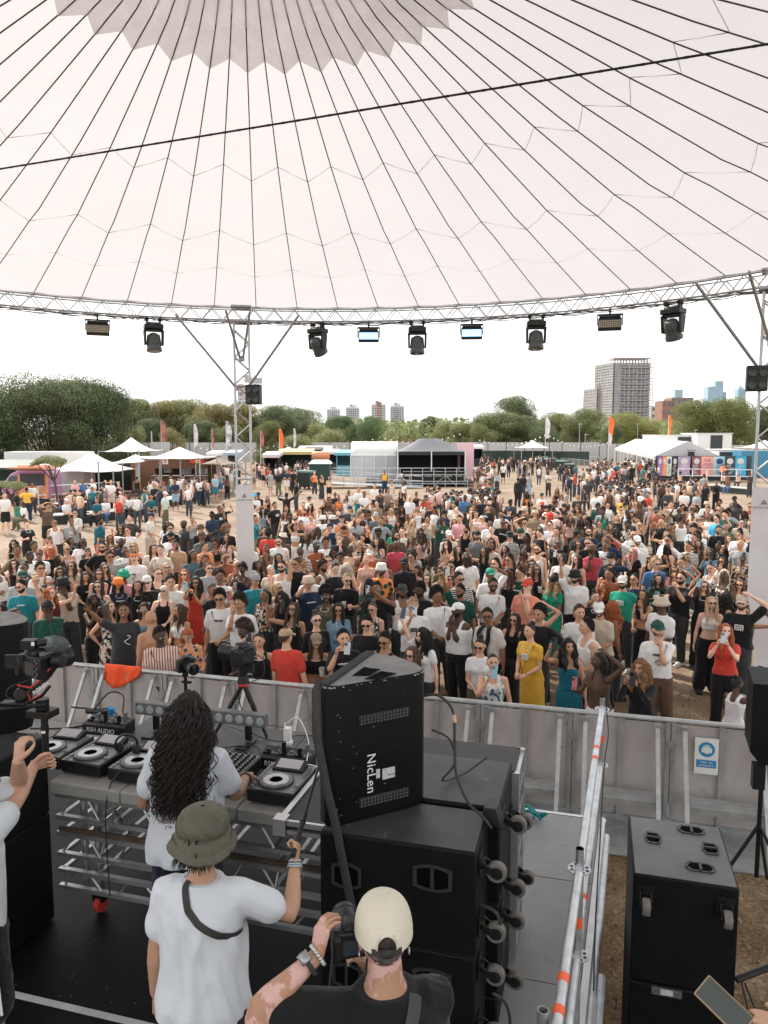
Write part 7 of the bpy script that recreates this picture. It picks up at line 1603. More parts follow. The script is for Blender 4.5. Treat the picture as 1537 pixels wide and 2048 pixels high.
ROWS = '''
#1
165 80 m2 sk tee:grey - dd cap:darkgreen g B
255 165 m2 sk tee:teal - cd g B
360 95 w2 by tube:peach - dd s smile
75 440 w4 pk tee:white - dd g y30
525 365 m5 sk jacket:darkgreen trousers:maroon dt g band:black
530 235 w1 lr tank:maroon - dw s
1030 165 w1 ld tank:blush - dd g S
945 45 w2 ld crop:white wide:olive lx g
1105 140 w2 lk tee:navy - dd bucket:orange g
1175 60 m5 sk shirt:pink - ll bucket:green
1335 170 w3 lk tee:black - dd
1455 115 m1 sb tee:black - cl beanie:offwhite g smile
950 305 w5 ck crop:black trousers:black fd phone
1190 420 m4 td tee:charcoal - Wd smile emblem
1085 385 w2 lb dress:print - dd y20
1480 365 w3 ld tube:denim jeans:blue ll wshades
850 60 w2 ld tee:black - ll
5 400 w3 lk tee:white - dd
#2
145 215 w1 kw dress:black - cl g
285 125 m2 ud shirt:white - dl S
385 55 w1 lr tee:cream - dd g
490 115 w3 ck dress:red - ff g phone
735 70 m4 uk tee:white - dd
750 150 w3 ld tank:white - dd g
690 205 m4 zd shirt:black - td y40
765 285 m3 uk tee:white trousers:black dl g S smile
905 285 w1 by tank:white - ud phone
990 345 m3 qd tee:white - md
1135 245 w4 pk tank:print - dd y-40
1310 185 w1 ly tank:white - dd g y50
1410 285 w4 ck tank:black - fd g phone
1425 405 w3 ld dress:black - wd g smile
105 485 m3 nk none - dd back
360 395 w3 lb crop:white trousers:brown dd y-40 smile
195 625 m5 sk shirt:vstripe trousers:black ll s
495 625 w2 kr longsleeve:tealprint trousers:black ll s smile
1040 590 w5 aK tee:white - dd y-60 smile
1175 715 w2 zk tank:black - ud phone N
1495 665 m2 sb shirt:red - dd cap:tan back
#3
120 55 m2 sb tee:white trousers:black cl g smile
310 260 w5 ak tank:olive - dd s smile
460 100 m1 sy tee:black - dc g
430 395 w3 lk longsleeve:denim jeans:blue xl g L
240 500 w1 bd longsleeve:black - dd g smile
165 690 w3 ld crop:black wide:camo dc cap:camo s smile N L
560 690 m2 sk tee:black - fd phone
725 545 m2 sk tee:black - ll g
890 680 m3 sk vest:black - dd g
840 375 w2 bb tank:print - dl g
715 150 w5 dk tee:darkgreen - ff beanie:black phone
840 190 m4 sk tee:black - dd s
1065 205 m4 sk vest:white - Wd cap:charcoal B
1250 190 m5 uk tee:black - dd B L
1180 350 m3 sy tee:white - fd wshades phone
1285 90 w1 ld shirt:white - dd s
1480 270 m4 qk tee:white - ld S
1310 660 w1 ck shirt:white - Ud phone
1195 815 w2 lb tank:taupe trousers:black dl g y-50
#4
200 415 m5 nk vest:white trousers:black tt cap:white B smile L
235 200 m4 sk jersey:darkgreen - Ud B phone
485 155 m4 sk tee:white - dd g B S
495 45 m4 sk tee:white - dh cap:green
530 445 m4 sk tee:offwhite shorts:black dd g scarf
680 490 w2 ld tank:black - dd g smile
835 160 m1 sb shirt:coral - dt cap:red g
935 445 m3 uk shirt:black - dd
1000 395 w2 pk tank:white - Uh
925 590 w2 bk tee:tiedye longskirt:tiedye ll S
1100 110 w4 cy shirt:green wide:green ll wrap:black
1365 55 m2 sk tee:white trousers:black Ul bucket:black g B S phone
1375 415 m2 sb jersey:white - ll
420 725 w2 bk tee:white trousers:olive ll g
550 915 w2 pk tank:tie trousers:olive fd smile phone
1300 775 w3 ck tube:darkteal skirt:darkteal ud phone
695 45 w2 cb tank:black - dd g
#5
210 215 w2 bk jacket:black - ll y20
235 120 w3 cr tank:black - dd
430 105 m3 zk jersey:green - dd cap:offwhite g B
495 85 m3 sk tee:navy - dd g
585 185 w3 ld crop:black wide:black lt smile
705 255 m5 sk tee:white trousers:darkgrey dd bucket:beige g y-20
365 290 w4 cr tank:rust - dd back
275 310 m3 sk shirt:beige trousers:black dd cap:white g B smile
190 430 m2 sk vest:white - xl y-40
245 690 w5 dk tank:sheer trousers:white ph smile phone
590 780 w3 cB longsleeve:black trousers:black ff smile phone
725 470 m2 sb tee:white trousers:brown dt cap:darkgreen B S emblem
690 75 w2 ck longsleeve:darkgreen - pd s phone
830 60 m2 sk shirt:black - pf g B phone
1030 130 w2 lb shirt:black trousers:black ud g phone
1085 255 w1 ly crop:white wide:black dp g
1225 50 m5 dw tank:print - pp phone
1220 215 w3 ck tank:black - dd back
1305 250 m1 sb tee:black - dh cap:beige g B
1355 330 w3 bk vest:black shorts:beige dw g smile
1230 475 w1 lr tee:red trousers:black ff smile phone
1275 880 w5 bk tank:white trousers:black uc back phone low
1510 40 w3 lk tank:olive - fd phone
#6
450 170 m3 sd shirt:brown shorts:black hh g
565 325 m3 sk vest:white - dd g S
735 235 m2 sk tee:stripe - dd g
740 305 m4 sk tee:grey - dm B
985 310 m4 sk tee:darkteal shorts:red ld B y60 S
275 345 w1 sb tee:black trousers:black cc y20
1255 280 m1 sd tee:charcoal - dd
1470 265 m2 sk tee:stripe trousers:beige ld cap:navy S y60
1180 380 w3 lk tee:charcoal - fd g
1120 480 w3 lb tank:black - dw g
1295 410 m2 ub shirt:white - wd g
500 490 w2 kb dress:red - dd g S
155 610 m4 sk tee:khaki - dd y30
265 660 m5 zk tee:white - dd y30 L
350 560 m4 sk tee:white - dd
355 640 m4 zk tee:white - dd g smile
465 620 w3 kr tee:black - dd back
585 680 w2 ld tank:black - dp y60
690 580 w2 by crop:blush - dd g
715 495 w4 dk tee:black - dd y30
790 525 m5 dk tee:white - dt g
870 615 w2 kb tee:black - dU g
965 575 m2 sk tee:black - dd g B
1130 590 w2 lb tank:white - dd g
1110 665 m3 sk tee:grey - dw g
1275 600 m4 zk tee:white - dp g B S
1365 545 w1 ly tank:blush - dd g
1485 580 m2 ld tee:cream - dc
1395 660 m1 sb tee:white - dd M band:orange emblem
290 770 w4 bk tank:charcoal - dd g smile
415 785 m3 uk tee:white - dc g smile
730 745 w2 ld tee:beige skirt:beige lt g y-20
1060 770 w2 lb vest:navy - dd g smile
10 780 m4 sk tank:white - cd
#7
190 350 w3 ck tee:white - dd g
265 385 m2 uk tee:black - dd g
370 345 m5 zk tee:charcoal - dd cap:brown B y-60
250 460 m3 sk shirt:white - dd cap:black B y-30
345 540 m4 sk shirt:tan - fd B S phone
190 600 m1 sb tee:cream - dd S smile
490 295 w3 bb tank:grey - dm
590 385 m3 sk shirt:black - ll bucket:brown
600 455 m4 sk tee:darkgrey - ll cap:brown
680 250 m5 sk tee:navy - dd g smile
740 190 m4 zk tee:black - dm g y30
790 170 w3 bk tee:black - dw
820 400 m4 aA tee:black - dd s
725 530 w4 qd crop:black trousers:black ii g
780 480 w3 ld tank:blush - dd
585 560 m2 sk vest:orange - dd smile
495 650 m4 dk tee:slate - dd
1075 540 w2 lk longsleeve:white - dd
1235 430 m5 uk tee:red - dd back
1355 470 m5 sk none - dd bucket:cream g
1105 290 m3 sk jersey:teal shorts:khaki mx y60
1110 185 w2 bd tank:white - dl y60
1215 85 w3 ld minidress:black - dd
1300 150 m3 sk tee:black - dd y40 smile
1405 50 m5 zk tee:black trousers:black Ww back
1370 240 w2 cb tank:white - dd g S
1130 50 m4 sk tee:black - dd cap:black
1095 65 m3 nk tee:white - dd cap:azure
1480 370 w3 bk crop:white trousers:white hw y-30
1130 745 w4 lk tank:black - dd s smile
1345 665 w3 lk tee:teal - dd
1245 790 w1 kw shirt:cream - dt
1365 755 m2 sk vest:white - dU g B
1450 725 m3 sb tee:black - fd g
885 745 w3 bw tank:white - cd g
960 780 w5 qk tube:navy - ff phone
600 790 m1 sb tee:grey - dd g smile
205 775 w1 ly dress:black - dd g
1110 895 m3 sk tee:teal - dd wrap:grey
#8
155 95 m2 zk hoodie:white - dd cap:navy back
355 100 m4 sk tank:black jeans:blue mm
400 45 m4 zk tee:black - dd g smile
435 80 w4 bk tank:orange - dd
510 80 w2 lk tank:white jeans:lightblue dd y-60
535 25 m4 zk tee:offwhite - dd
685 40 m4 sk tee:white - ll y30
780 165 w3 ud tank:brown - hf
985 135 m3 sk tee:black - dd g
950 205 w2 ly tank:white - ll g
1070 190 w4 ck tank:black - dl smile
1045 25 w2 ld tank:black - dc g
1130 85 m2 sb tee:white - dd cap:beige S
1205 45 w4 uk tank:black - dd g
1295 75 m2 sb tee:red - ll cap:charcoal B
1225 190 w3 bk dress:white - dw y30
1385 200 m4 sk tee:white - dd y-60
35 265 m2 nk tee:pink - dd B
120 225 m3 sk tee:white - dd B
80 215 w1 lr tee:white - dd
180 275 w2 bb tank:pink - dd g
240 210 w3 bd tank:white - dd
275 290 m5 zk tee:white - dd bucket:white
340 290 m5 zk tee:white - dd bucket:offwhite g
435 230 m1 sb tee:navy - dd B
475 290 m2 sb vest:orange - dd cap:black
600 275 m1 sb none - fd cap:darkgrey
655 250 m2 sb tee:grey - dd y40
705 235 m4 zk tee:black - dd cap:black y-60
805 255 m2 sb tee:darkgrey - ld cap:grey
825 315 m3 sk tee:grey - dd
830 420 m5 zk vest:black - dp cap:black y40
1020 335 w3 ck tee:brown - dd
1135 265 w2 lb tank:peach - dd
1180 320 w1 ly tank:peach - dd smile
1270 365 w1 ly tee:grey - dd g
1365 285 w3 bk tank:print - dd
1440 300 m5 zk tee:darkgreen - fd
1215 410 w5 lk tank:olive - dt smile
1015 410 w5 bk jersey:green - dd smile
1095 420 m1 sb shirt:white - dd
705 385 w1 lr tank:black - dm
360 370 m2 sb jacket:navy - dd cap:navy
500 400 m2 sb jacket:brown - dd cap:black y40 B
280 425 m2 zb tee:grey - dd y60
430 485 m1 uy tee:black - dm
310 525 m4 uk tee:white - dd smile y20
610 465 m2 pd shirt:khaki - dl y-60
705 480 m2 sb shirt:beige - dd B smile S
505 590 w5 pk tee:peach - dd smile
345 620 w5 tk tee:grey - dd smile
190 545 m5 nk tee:rust - ll cap:darkgrey y40
95 470 w4 ld shirt:white - ll
150 430 w4 lk tank:black - dd
440 660 m4 nk tee:white - dd cap:black
690 590 w3 lk tank:black - dd g
730 695 w1 by dress:blush - dd
885 695 w4 pk tank:pink - dl
825 795 m4 zk shirt:bright - dd bucket:offwhite B s smile
540 780 w1 cw tank:black - dd back
1015 555 m5 nk tee:crimson - dl
1150 665 w3 ud tank:black - dd g
1100 730 m5 sk tee:black - dd cap:black g
1195 780 w3 kd tank:pink - dp y-60
1360 685 w5 lk tank:cream - dd
1475 745 w2 bk shirt:olive - dd y40
90 715 w3 bb tank:black - dd y50
250 765 m4 uk vest:white - dd y60 B
385 790 m1 sk tee:black - ll y40
1480 820 w3 bk tank:olive - dd g y30
#9
110 450 m1 sb tee:cream - dd cap:white
170 205 w1 bw tank:cream - dd
200 285 m2 sk shirt:pink - ll
245 385 m3 sk vest:black - dd B
310 195 w1 lr tank:black - mm g
235 75 m5 zk jersey:blue - dd
340 100 m4 zk tee:darkgreen - dd B
425 100 m4 sk tee:black - dd g
475 185 m2 sk tee:black - dl y-30
385 245 w2 bb crop:white - dd g
445 275 w2 bk tank:blush - dl visor:white
370 455 m2 sb tee:darkgrey - dd cap:black B
480 335 m4 zk shirt:white - dd g L
540 80 m4 dk tee:black - dd y-60
700 120 m4 nk tee:charcoal - ll cap:black B L
860 155 m2 sk tee:black - dm cap:black B L
615 240 m3 sk tee:offwhite - dd g B
595 325 m4 zk tee:black - dd g
720 285 m3 uk tee:brown - xl g
830 320 m2 sd tank:white - hd g
790 425 w2 bk tee:black - Ud bucket:darkgreen g
705 465 m1 sb tee:stripe - dd brim:black g
865 480 m5 tk vest:black - dd y-40
985 435 m1 sb tee:black - dd y-30
1030 150 m5 zk shirt:maroon - dd cap:red g B smile
1015 55 m3 sk tee:white - ll cap:darkgreen g
865 40 w5 ck tank:orange - dd
925 40 w2 ld tank:white - dd smile
1050 280 w1 lr tank:white - md g
1170 220 m1 sd tee:black trousers:darkgreen dd y-40
1205 50 w2 lb minidress:white - dd g
1155 10 w3 ld tank:black shorts:black dd g
1255 10 w3 bk tank:grey skirt:black dd back
1110 415 m2 sb tee:grey - md
1085 355 m2 sk tee:white - dd g
1385 155 m4 zk tee:black - dd N
1455 215 w4 bk tee:black - dd
1370 70 m3 sk tee:charcoal - dw
1375 320 w5 ck tank:olive - dd
1455 320 w5 qk tank:tie - dl
1350 445 m4 zk tee:black - dd cap:black back
1340 545 w2 ld tank:white - dw g
1500 515 m2 zb tee:black - dd g
1215 535 m4 zk tee:black - dU g
1155 595 w3 lk dress:white - Ud g
960 595 m2 zk vest:white - dd g B
1225 685 m4 zk tee:white - dd s
855 625 w5 dk tank:rust - fl
635 695 m3 uk tee:black - dd g smile
650 585 w3 lk tank:red - Wd
465 615 w3 lk tank:black - wd g
165 590 w2 ld tank:black - dd y30 smile
300 680 m2 dd tee:white - dd back
160 760 m3 sk shirt:leopard - dp g M phone
815 820 m2 sd tee:darkgreen - dd g
935 785 w3 lk tank:black - dc g smile
1340 690 w2 ld tube:brown - wd phone
#A
75 590 m5 nk shirt:crimson - td bucket:brown g
140 545 m4 zk tee:white - dd
165 475 m3 sb tee:black - dd g
335 160 m4 zk longsleeve:yellow jeans:teal ll B
485 190 w5 lk jacket:denim shorts:black md
425 140 w3 ld crop:peach - dd g
400 30 m2 sb tee:black - dd cap:black
95 125 m2 sb tee:white - dd back S
150 275 w5 bk tank:green - dd
180 215 w2 bk tee:white - dd g
115 375 w3 bk tank:charcoal - dd g
315 375 m5 uk shirt:print - lm y40
25 335 w4 ck tank:print - dd
480 385 w2 ly tank:black - fU g phone
475 515 m2 sb tee:white - Wd cap:white B g S smile
410 605 w1 lp tee:black - ld g N
575 700 m1 uy tee:blue - dd g y30
215 745 w3 ck tank:black - dt g
690 570 w2 lk tank:black - dd back
655 500 m3 sk shirt:white - dd g
665 320 m4 sk tank:white - mt
740 205 m2 sb shirt:stripe - md S
815 330 m4 zk tank:white - dd back
700 405 w4 bk tee:olive - dm y30
690 455 w2 pb tank:white - wd smile
835 100 m2 zb tee:white - ll g S
700 95 m3 zk tee:charcoal shorts:darkgreen dd B g
945 110 m3 sk tee:grey trousers:black ll y-40
1005 255 m3 sk tee:black - md emblem
1125 190 w4 uk tank:taupe - dl S
1250 160 m5 zk tee:black - dd cap:black N y-40
1115 330 m2 sk shirt:azure - lw g
1110 420 m3 sk tee:black - dd smile B
910 405 m2 qd shirt:paleblue trousers:black ll
1275 355 m2 sk shirt:beige - dd g
1355 360 w2 lb crop:white - dd smile
1215 395 m3 zk tee:olive - dd
1285 440 w5 uk longsleeve:darkgreen - tt fan
1310 655 w5 bk longsleeve:leopard - dl s
1100 610 w4 lk jacket:denim - ff phone
1140 565 w5 bk tee:black - dd
1010 40 m4 sk tee:black trousers:black md
1105 20 m4 sk jacket:black trousers:black lm
#B
45 650 m2 sb tee:white shorts:black dd
160 610 m4 zk tee:black shorts:green dd y30
265 590 m4 zk tee:yellow trousers:navy ii back
320 545 m4 zk tee:white - dd y60
455 645 m2 sb tee:black - ll sit
600 650 w4 lk tank:navy jeans:blue ll sit
680 630 w3 lr tank:paleblue jeans:blue dd sit
745 520 m2 nk shirt:pink - ll
825 510 m4 zk tee:blue - ll
915 505 m2 nk tee:white shorts:white xl
1047 520 m2 sy tee:white shorts:blue ll
1103 520 m2 sy tee:white shorts:beige ll
1175 540 w2 by tank:black - dd
1165 610 w2 bk tank:black trousers:black ll sit
1225 610 w3 lb tank:red - ll sit
1285 660 m5 zk tee:white shorts:black ll sit
1370 665 m5 zk hoodie:azure shorts:black ll sit
965 700 m3 sk shirt:darkteal trousers:black ll sit
1048 690 m3 sk tee:white jeans:blue ll sit
820 725 m3 zk tee:black trousers:black tt sit
655 705 m2 sb tee:white shorts:black ll sit cap:white
240 735 m5 zk tee:white trousers:olive ll sit
1360 480 m4 zk vest:black - dd back
#C
195 640 m2 sb tee:palegreen trousers:olive dd cap:white
65 665 m3 sk shirt:darkteal shorts:black ll sit
95 550 m3 sk tee:black shorts:black dd
185 525 w1 lr tank:blush - ll sit
250 515 m3 sk shirt:azure - ll sit
300 510 m4 sk shirt:navy shorts:lightblue dd y-40
365 545 m2 sb shirt:peach shorts:khaki ll sit
420 510 m3 zk tee:taupe shorts:black ll sit
540 495 m5 zk tee:white jeans:navy dd walk
575 485 m4 sk shirt:blush - dd
630 530 w4 uk tee:white - ll sit
695 460 m2 sb shirt:lightblue shorts:teal dd S
815 460 w4 lk tank:brown trousers:black dd back
750 430 m2 sb tee:grey shorts:blue dd
855 410 m2 sb tee:white trousers:beige dd
1245 420 m2 sb shirt:grey shorts:beige dd
1325 425 m4 sk tee:black trousers:olive dd
1410 405 m3 sk tee:navy shorts:white dd
1475 410 m4 sk tee:black trousers:black dd
1175 370 m2 nk none shorts:black dd back
1085 390 w2 lb tank:beige shorts:khaki dd
1500 515 m4 zk tee:black - dd
#D
195 430 w2 by vest:orange - dd y-40
265 460 w2 lb tank:black wide:charcoal tt
340 475 w2 lk tee:peach shorts:black dd
890 410 m4 zk vest:yellow trousers:navy dd
960 520 w3 ud dress:print - dd
1085 520 w4 lk tee:white - dd y-40
795 560 m2 sb tee:white trousers:navy ll
845 610 m4 sk vest:charcoal trousers:black ll back
920 600 m3 sk tee:taupe - lc
630 590 m3 sb tee:white trousers:teal ll
1325 575 w3 lb tank:white - dd
1400 570 m2 sb tee:black - dl y60
#E
630 345 m4 zk tee:white shorts:black dd back S
775 490 m5 zk hoodie:black trousers:black dd back
825 450 m5 zk tee:black - dd back
885 440 m4 zk hoodie:grey jeans:lightblue dd back
1080 425 m5 zk shirt:print trousers:charcoal lc
570 420 w2 lb tank:lightblue - dd
480 310 m2 nk tee:pink shorts:offwhite dd back
540 300 w3 ld tank:red skirt:black dd
780 305 m3 sk tee:black trousers:grey dd
855 320 m4 zk shirt:camo trousers:khaki dd
905 265 m4 zk hoodie:peach trousers:black dd back
735 280 m4 zk tee:black trousers:black dd
680 280 w4 lk tank:black skirt:charcoal dd
1165 590 w3 lb tank:black shorts:black dd g
595 300 m4 zk tee:charcoal trousers:black dd back
300 545 w4 bk shirt:black - ll
365 480 w4 lk longskirt:tan longskirt:camo dd
450 440 m3 sk tee:white - dd
#F
150 320 m4 zk tee:yellow trousers:navy ll
80 320 w4 lk dress:brown - dd
395 300 m4 zk tee:black trousers:black dd back
495 380 m4 zk tee:darkgreen trousers:black dd
600 400 w4 lk dress:charcoal - dd
890 410 m4 zk tee:white trousers:black ll sit cap:lightblue
1170 365 w3 bk tank:blush - ll sit
1205 410 w4 lr tank:olive jeans:blue ll sit
1290 370 w2 lb tank:blush - ll sit
1385 370 m4 zk tee:charcoal - dd
1155 290 m4 zk hoodie:orange trousers:black dd
740 385 m4 zk tee:darkgreen - dd back
800 360 w4 uk tank:peach - dd back
540 250 m3 zk longsleeve:navy trousers:navy dd
410 260 m4 zk tee:white - dd back
20 430 m4 sk tee:charcoal - lw
200 440 m4 zk vest:charcoal - dd
250 390 w2 lb shirt:blush - dd y60
695 445 w2 lb tee:white - dd g
1000 385 m3 sk tee:grey - dd back
'''
DJ=Vc((-1.0,4.6,0))
def parse():
 out=[];tile=None
 for ln in ROWS.strip().splitlines():
  if ln[0] == '#': tile=ln[1];continue
  t=ln.split();ox,oy,s=TILE[tile];d=dict(px=ox + float(t[0]) / s,py=oy + float(t[1]) / s,sex=t[2][0],skin=t[2][1],hs=t[3][0],hc=t[3][1],top=t[4].split(':'),bot=t[5].split(':'),arms=t[6],ex=t[7:],tile=tile)
  d['far']=tile in 'BCDEF';out.append(d)
 return out
PEOPLE=parse()
def fillers():                            # more of the audience in the gaps of the packed middle
 r=random.Random(31);pos=[]
 for p in PEOPLE: q=W(p['px'],p['py'],1.58);pos.append((q.x,q.y))
 tops_m=['tee:white','tee:black','tee:charcoal','shirt:beige','tee:navy','shirt:white','tee:grey','vest:black','tee:khaki','shirt:stripe','tee:darkgreen','tee:brown','shirt:print','tee:rust'];tops_w=['tank:black','tank:white','tank:blush','dress:print','tank:peach','crop:black','tee:white','tank:brown','tank:red','longsleeve:black','tank:tie','tank:denim'];n=0
 for _ in range(4000):
  if n >= 125: break
  px,py=(r.uniform(520,1500),r.uniform(1005,1175)) if r.random() < .78 else (r.uniform(0,470),r.uniform(1085,1185));q=W(px,py,1.58)
  if min((q.x - x) ** 2 + (q.y - y) ** 2 for x,y in pos) < .62 ** 2: continue
  pos.append((q.x,q.y));n += 1;m=r.random() < .5;ex=[e for e,k in (('g',.4),('smile',.3),('S',.2),('B',.2 if m else 0)) if r.random() < k]
  if m and r.random() < .3: ex.append(r.choice(['cap:black','cap:white','bucket:beige','cap:navy','bucket:black']))
  PEOPLE.append(dict(px=px,py=py,sex='m' if m else 'w',skin=r.choice('1223345'),hs=r.choice('szuzstd' if m else 'lclbpdc'),hc=r.choice('kkdbdbyk'),top=r.choice(tops_m if m else tops_w).split(':'),bot=['-'],arms=r.choice(['dd','dl','ll','dc','ld','lm','dw','ud','dt','di','xx'[:1] + 'l']),ex=ex,tile='9',far=False))
fillers()
for i, p in enumerate(PEOPLE):            # small natural differences in the way people stand and what they wear
 r=random.Random(i*7 + 1)
 if p['arms'] == 'dd' and 'back' not in p['ex']: p['arms']=r.choice(['dd','dd','dl','ld','ll','db','bd','di','dl'])
 if p['top'][0] in ('tee','jersey','hoodie') and 'back' not in p['ex'] and r.random() < .4: p['ex'].append('logo')
 if 'S' not in p['ex'] and r.random() < .16: p['ex'].append('S')
 if p['sex'] == 'w' and r.random() < .35: p['ex'].append('N')
if len(PEOPLE) > 340: print('people rows',len(PEOPLE))
seen=[]
for i, p in enumerate(PEOPLE):           # where each stands: the line of sight meets head height
 r=random.Random(i*13 + 5);ex=p['ex'];h=(1.76 if p['sex'] == 'm' else 1.65) + r.uniform(-.05,.05)
 if 'low' in ex: h=1.36
 sit='sit' in ex;hz=h*1.632 / 1.75 - (.44*h / 1.75 if sit else 0)
 if p['tile'] in 'BC' and sit: hz += 0
 q=W(p['px'],p['py'],hz);v=q.x*E2.x + q.y*E2.y
 lim=VB + .36 if 'low' not in ex else VB + .45
 if v < lim:                           # keep everyone on the crowd's side of the barrier
  rr_=ray(p['px'],p['py']);k=(lim) / (rr_.x*E2.x + rr_.y*E2.y);q=Vc((0,0,CAMH)) + rr_*k;h=max(1.3,min(1.95,q.z*1.75 / 1.632));hz=h*1.632 / 1.75
 for _ in range(3):
  for (ox, oy) in seen:             # nobody stands in anybody: step back along the line of sight
   dd=math.hypot(q.x - ox,q.y - oy)
   if dd < .34: rr_=ray(p['px'],p['py']);q=q + rr_*(.34 - dd)*.9;h=h*(1 + (q.z - hz) / hz*1.0);hz=q.z
 h=max(1.25,min(2.05,h));seen.append((q.x,q.y));p.update(x=q.x,y=q.y,h=h,sit=sit)
PEOPLE.sort(key=lambda p: p['y'])
for i,p in enumerate(PEOPLE):
 ex=p['ex'];p['i']=i;Y=p['y'];p['lod']=0 if Y < 13 else 1 if Y < 32 else 2;p['vx']=(.017,.022,.036)[p['lod']];p['b']=1.28 if 'L' in ex else 1.0 if p['lod'] == 2 else (1.0,1.08)[i % 2] if p['sex'] == 'm' else 1.0
 p['legs']='s' if p['sit'] else 'w' if 'walk' in ex else 'n';p['lean']=.05 if set(p['arms']) & set('lcp') else 0.0
 k,col=p['top'][0],(p['top'] + ['x'])[1]
 if k in ('longskirt',): k='dress'
 p['tk']=k;p['tc']=col;bk=p['bot'][0];bc=(p['bot'] + ['x'])[1]
 if bk == '-':
  if k in ('dress','minidress'): bk=None
  else: bk,bc=[('jeans','denim'),('trousers','black'),('shorts','black'),('trousers','charcoal'),('shorts','denim'),('jeans','navy'),('shorts','beige')][(i*7 + 3) % 7]
  if bk == 'shorts' and p['lod'] < 1: bk='trousers'
 p['bk']=bk;p['bc']=bc;a=(p['sex'],p['b'],p['arms'],p['legs'],p['lean'],p['vx'])
 p['kb']=body_job(*a);p['kt']=cloth_job(k,*a) if k != 'none' else None;p['kk']=cloth_job(bk,*a) if bk else None
flush()
def core_label(p):
 w_='man' if p['sex'] == 'm' else 'woman';c=p['tc'];hat=next((e for e in p['ex'] if ':' in e and e.split(':')[0] in ('cap','bucket','brim','beanie','wrap','band','visor')),None)
 cw=PM[c][2] if c in PM else CW.get(c,c);top='bare chest' if p['tk'] == 'none' else cw + ' ' + TW_[p['tk']]
 if hat: hk,hc=hat.split(':');hd=(PM[hc][2] if hc in PM else CW.get(hc,hc)) + ' ' + {'cap': 'cap','bucket': 'bucket hat','brim': 'wide brimmed hat','beanie': 'beanie','wrap': 'head wrap','band': 'headband','visor': 'visor'}[hk]
 else: hd=HS[p['hs']].format(HW[p['hc']]).replace('  ',' ')
 act=next((AW[a] for a in 'UWhwuifcmtxpl' if a in p['arms']),'')
 if p['sit']: act='seated'
 if 'back' in p['ex']: act='seen from behind'
 if 'walk' in p['ex']: act='walking'
 return w_,top,hd,act
def relate():
 for p in PEOPLE: w_,top,hd,act=core_label(p);p['c1']='%s in %s, %s' % (w_,top,hd);p['c2']=p['c1'] + (', ' + act if act else '')
 cnt={}
 for p in PEOPLE: cnt[p['c1']]=cnt.get(p['c1'],0) + 1
 used=set()
 anchors=[p for p in PEOPLE if cnt[p['c1']] == 1]
 LM=[((300,640,-1,0),0)]
 def zone(p):
  x,y=p['px'],p['py']
  if p['far']:
   return 'by the kiosk' if 240 < x < 470 else 'near the pink van' if x < 130 else 'by the white handrail' if x < 260 else 'by the small stage' if 560 < x < 960 else 'on the path to the bins' if x < 1140 else 'near the marquee' if x < 1330 else 'under the posters'
  return None
 for p in PEOPLE:
  lab=p['c1']
  if cnt[lab] > 1 or lab in used:
   opts=[p['c2']] if p['c2'] != p['c1'] and sum(q['c2'] == p['c2'] for q in PEOPLE) == 1 else []
   near_=sorted(anchors,key=lambda q: (q['px'] - p['px']) ** 2 + (q['py'] - p['py']) ** 2)[:5]
   for q in near_:
    if q is p: continue
    w_,top,hd,act=core_label(q);dx,dy=p['px'] - q['px'],p['py'] - q['py']
    rel=('right of' if dx > 0 else 'left of') if abs(dx) > abs(dy) else ('in front of' if dy > 0 else 'behind');sh_='the %s in %s' % (w_,top)
    if sum(1 for z in PEOPLE if core_label(z)[:2] == (w_,top)) > 1: sh_='the %s in %s with %s' % (w_,top,hd) if len((w_ + ' ' + top + ' ' + hd).split()) < 8 else sh_
    opts.append('%s, %s %s' % (p['c1'],rel,sh_))
   z=zone(p)
   if z: opts.append(p['c2'] + ', ' + z)
   opts.append(p['c2'])
   for o in opts:
    if len(o.split()) <= 16 and o not in used: lab=o;break
   else:
    o=[x for x in opts if len(x.split()) <= 16] or [p['c1']];lab=o[-1]
  used.add(lab)
  if p['x']*E2.x + p['y']*E2.y < VB + .75 and len(lab.split()) < 13: lab += ', at the barrier'
  elif 'g' in p['ex'] and len(lab.split()) < 9: lab += ', in sunglasses'
  p['label']=lab
relate()
PHONE_CASES=[(.02,.02,.022),(.55,.58,.6),(.25,.45,.55),(.5,.15,.15),(.03,.05,.08)]
def phone_proto():
 mb=MB();mb.box((0,0,0),(.076,.010,.158));t=mb.build('phone',mat('phone_case',(1,1,1),.3,.1,.05,20,objcol=True),bevel=.003)
 mb=MB();mb.box((0,.0058,0),(.068,.002,.148));a=mb.build('screen',M_glass,t);mb=MB();mb.box((-.018,-.0062,.052),(.034,.003,.038));b=mb.build('camera_bump',M_lens,t);C.objects.unlink(t);C.objects.unlink(a);C.objects.unlink(b);return t
PH=phone_proto()
def cup_proto():
 mb=MB();mb.lathe([(.03,-.06),(.042,.06),(.0405,.06),(.029,-.057),(0,-.057)],(0,0,0),n=16);t=mb.build('cup',mat('cup_clear',(.62,.62,.60),.25,0,.03,5,trans=.4));mb=MB();mb.lathe([(.0285,-.056),(.036,.015),(0,.015)],(0,0,0),n=16);a=mb.build('drink',mat('drink',(1,1,1),.3,objcol=True),t);C.objects.unlink(t);C.objects.unlink(a);return t
CUP=cup_proto()
def link_tree(o):
 C.objects.link(o)
def held(proto,loc,rot,label,cat,col,group):
 c=proto.copy();C.objects.link(c);c.location=loc;c.rotation_euler=rot;c.color=(*col,1);tag(c,label,cat,group)
 for ch in PROTO_CH[proto.name]: d=ch.copy();C.objects.link(d);d.parent=c;d.matrix_parent_inverse=Matrix.Identity(4);d.color=(*col,1)
 return c
PROTO_CH={PH.name: list(PH.children),CUP.name: list(CUP.children)}
def arr_of(me): pass
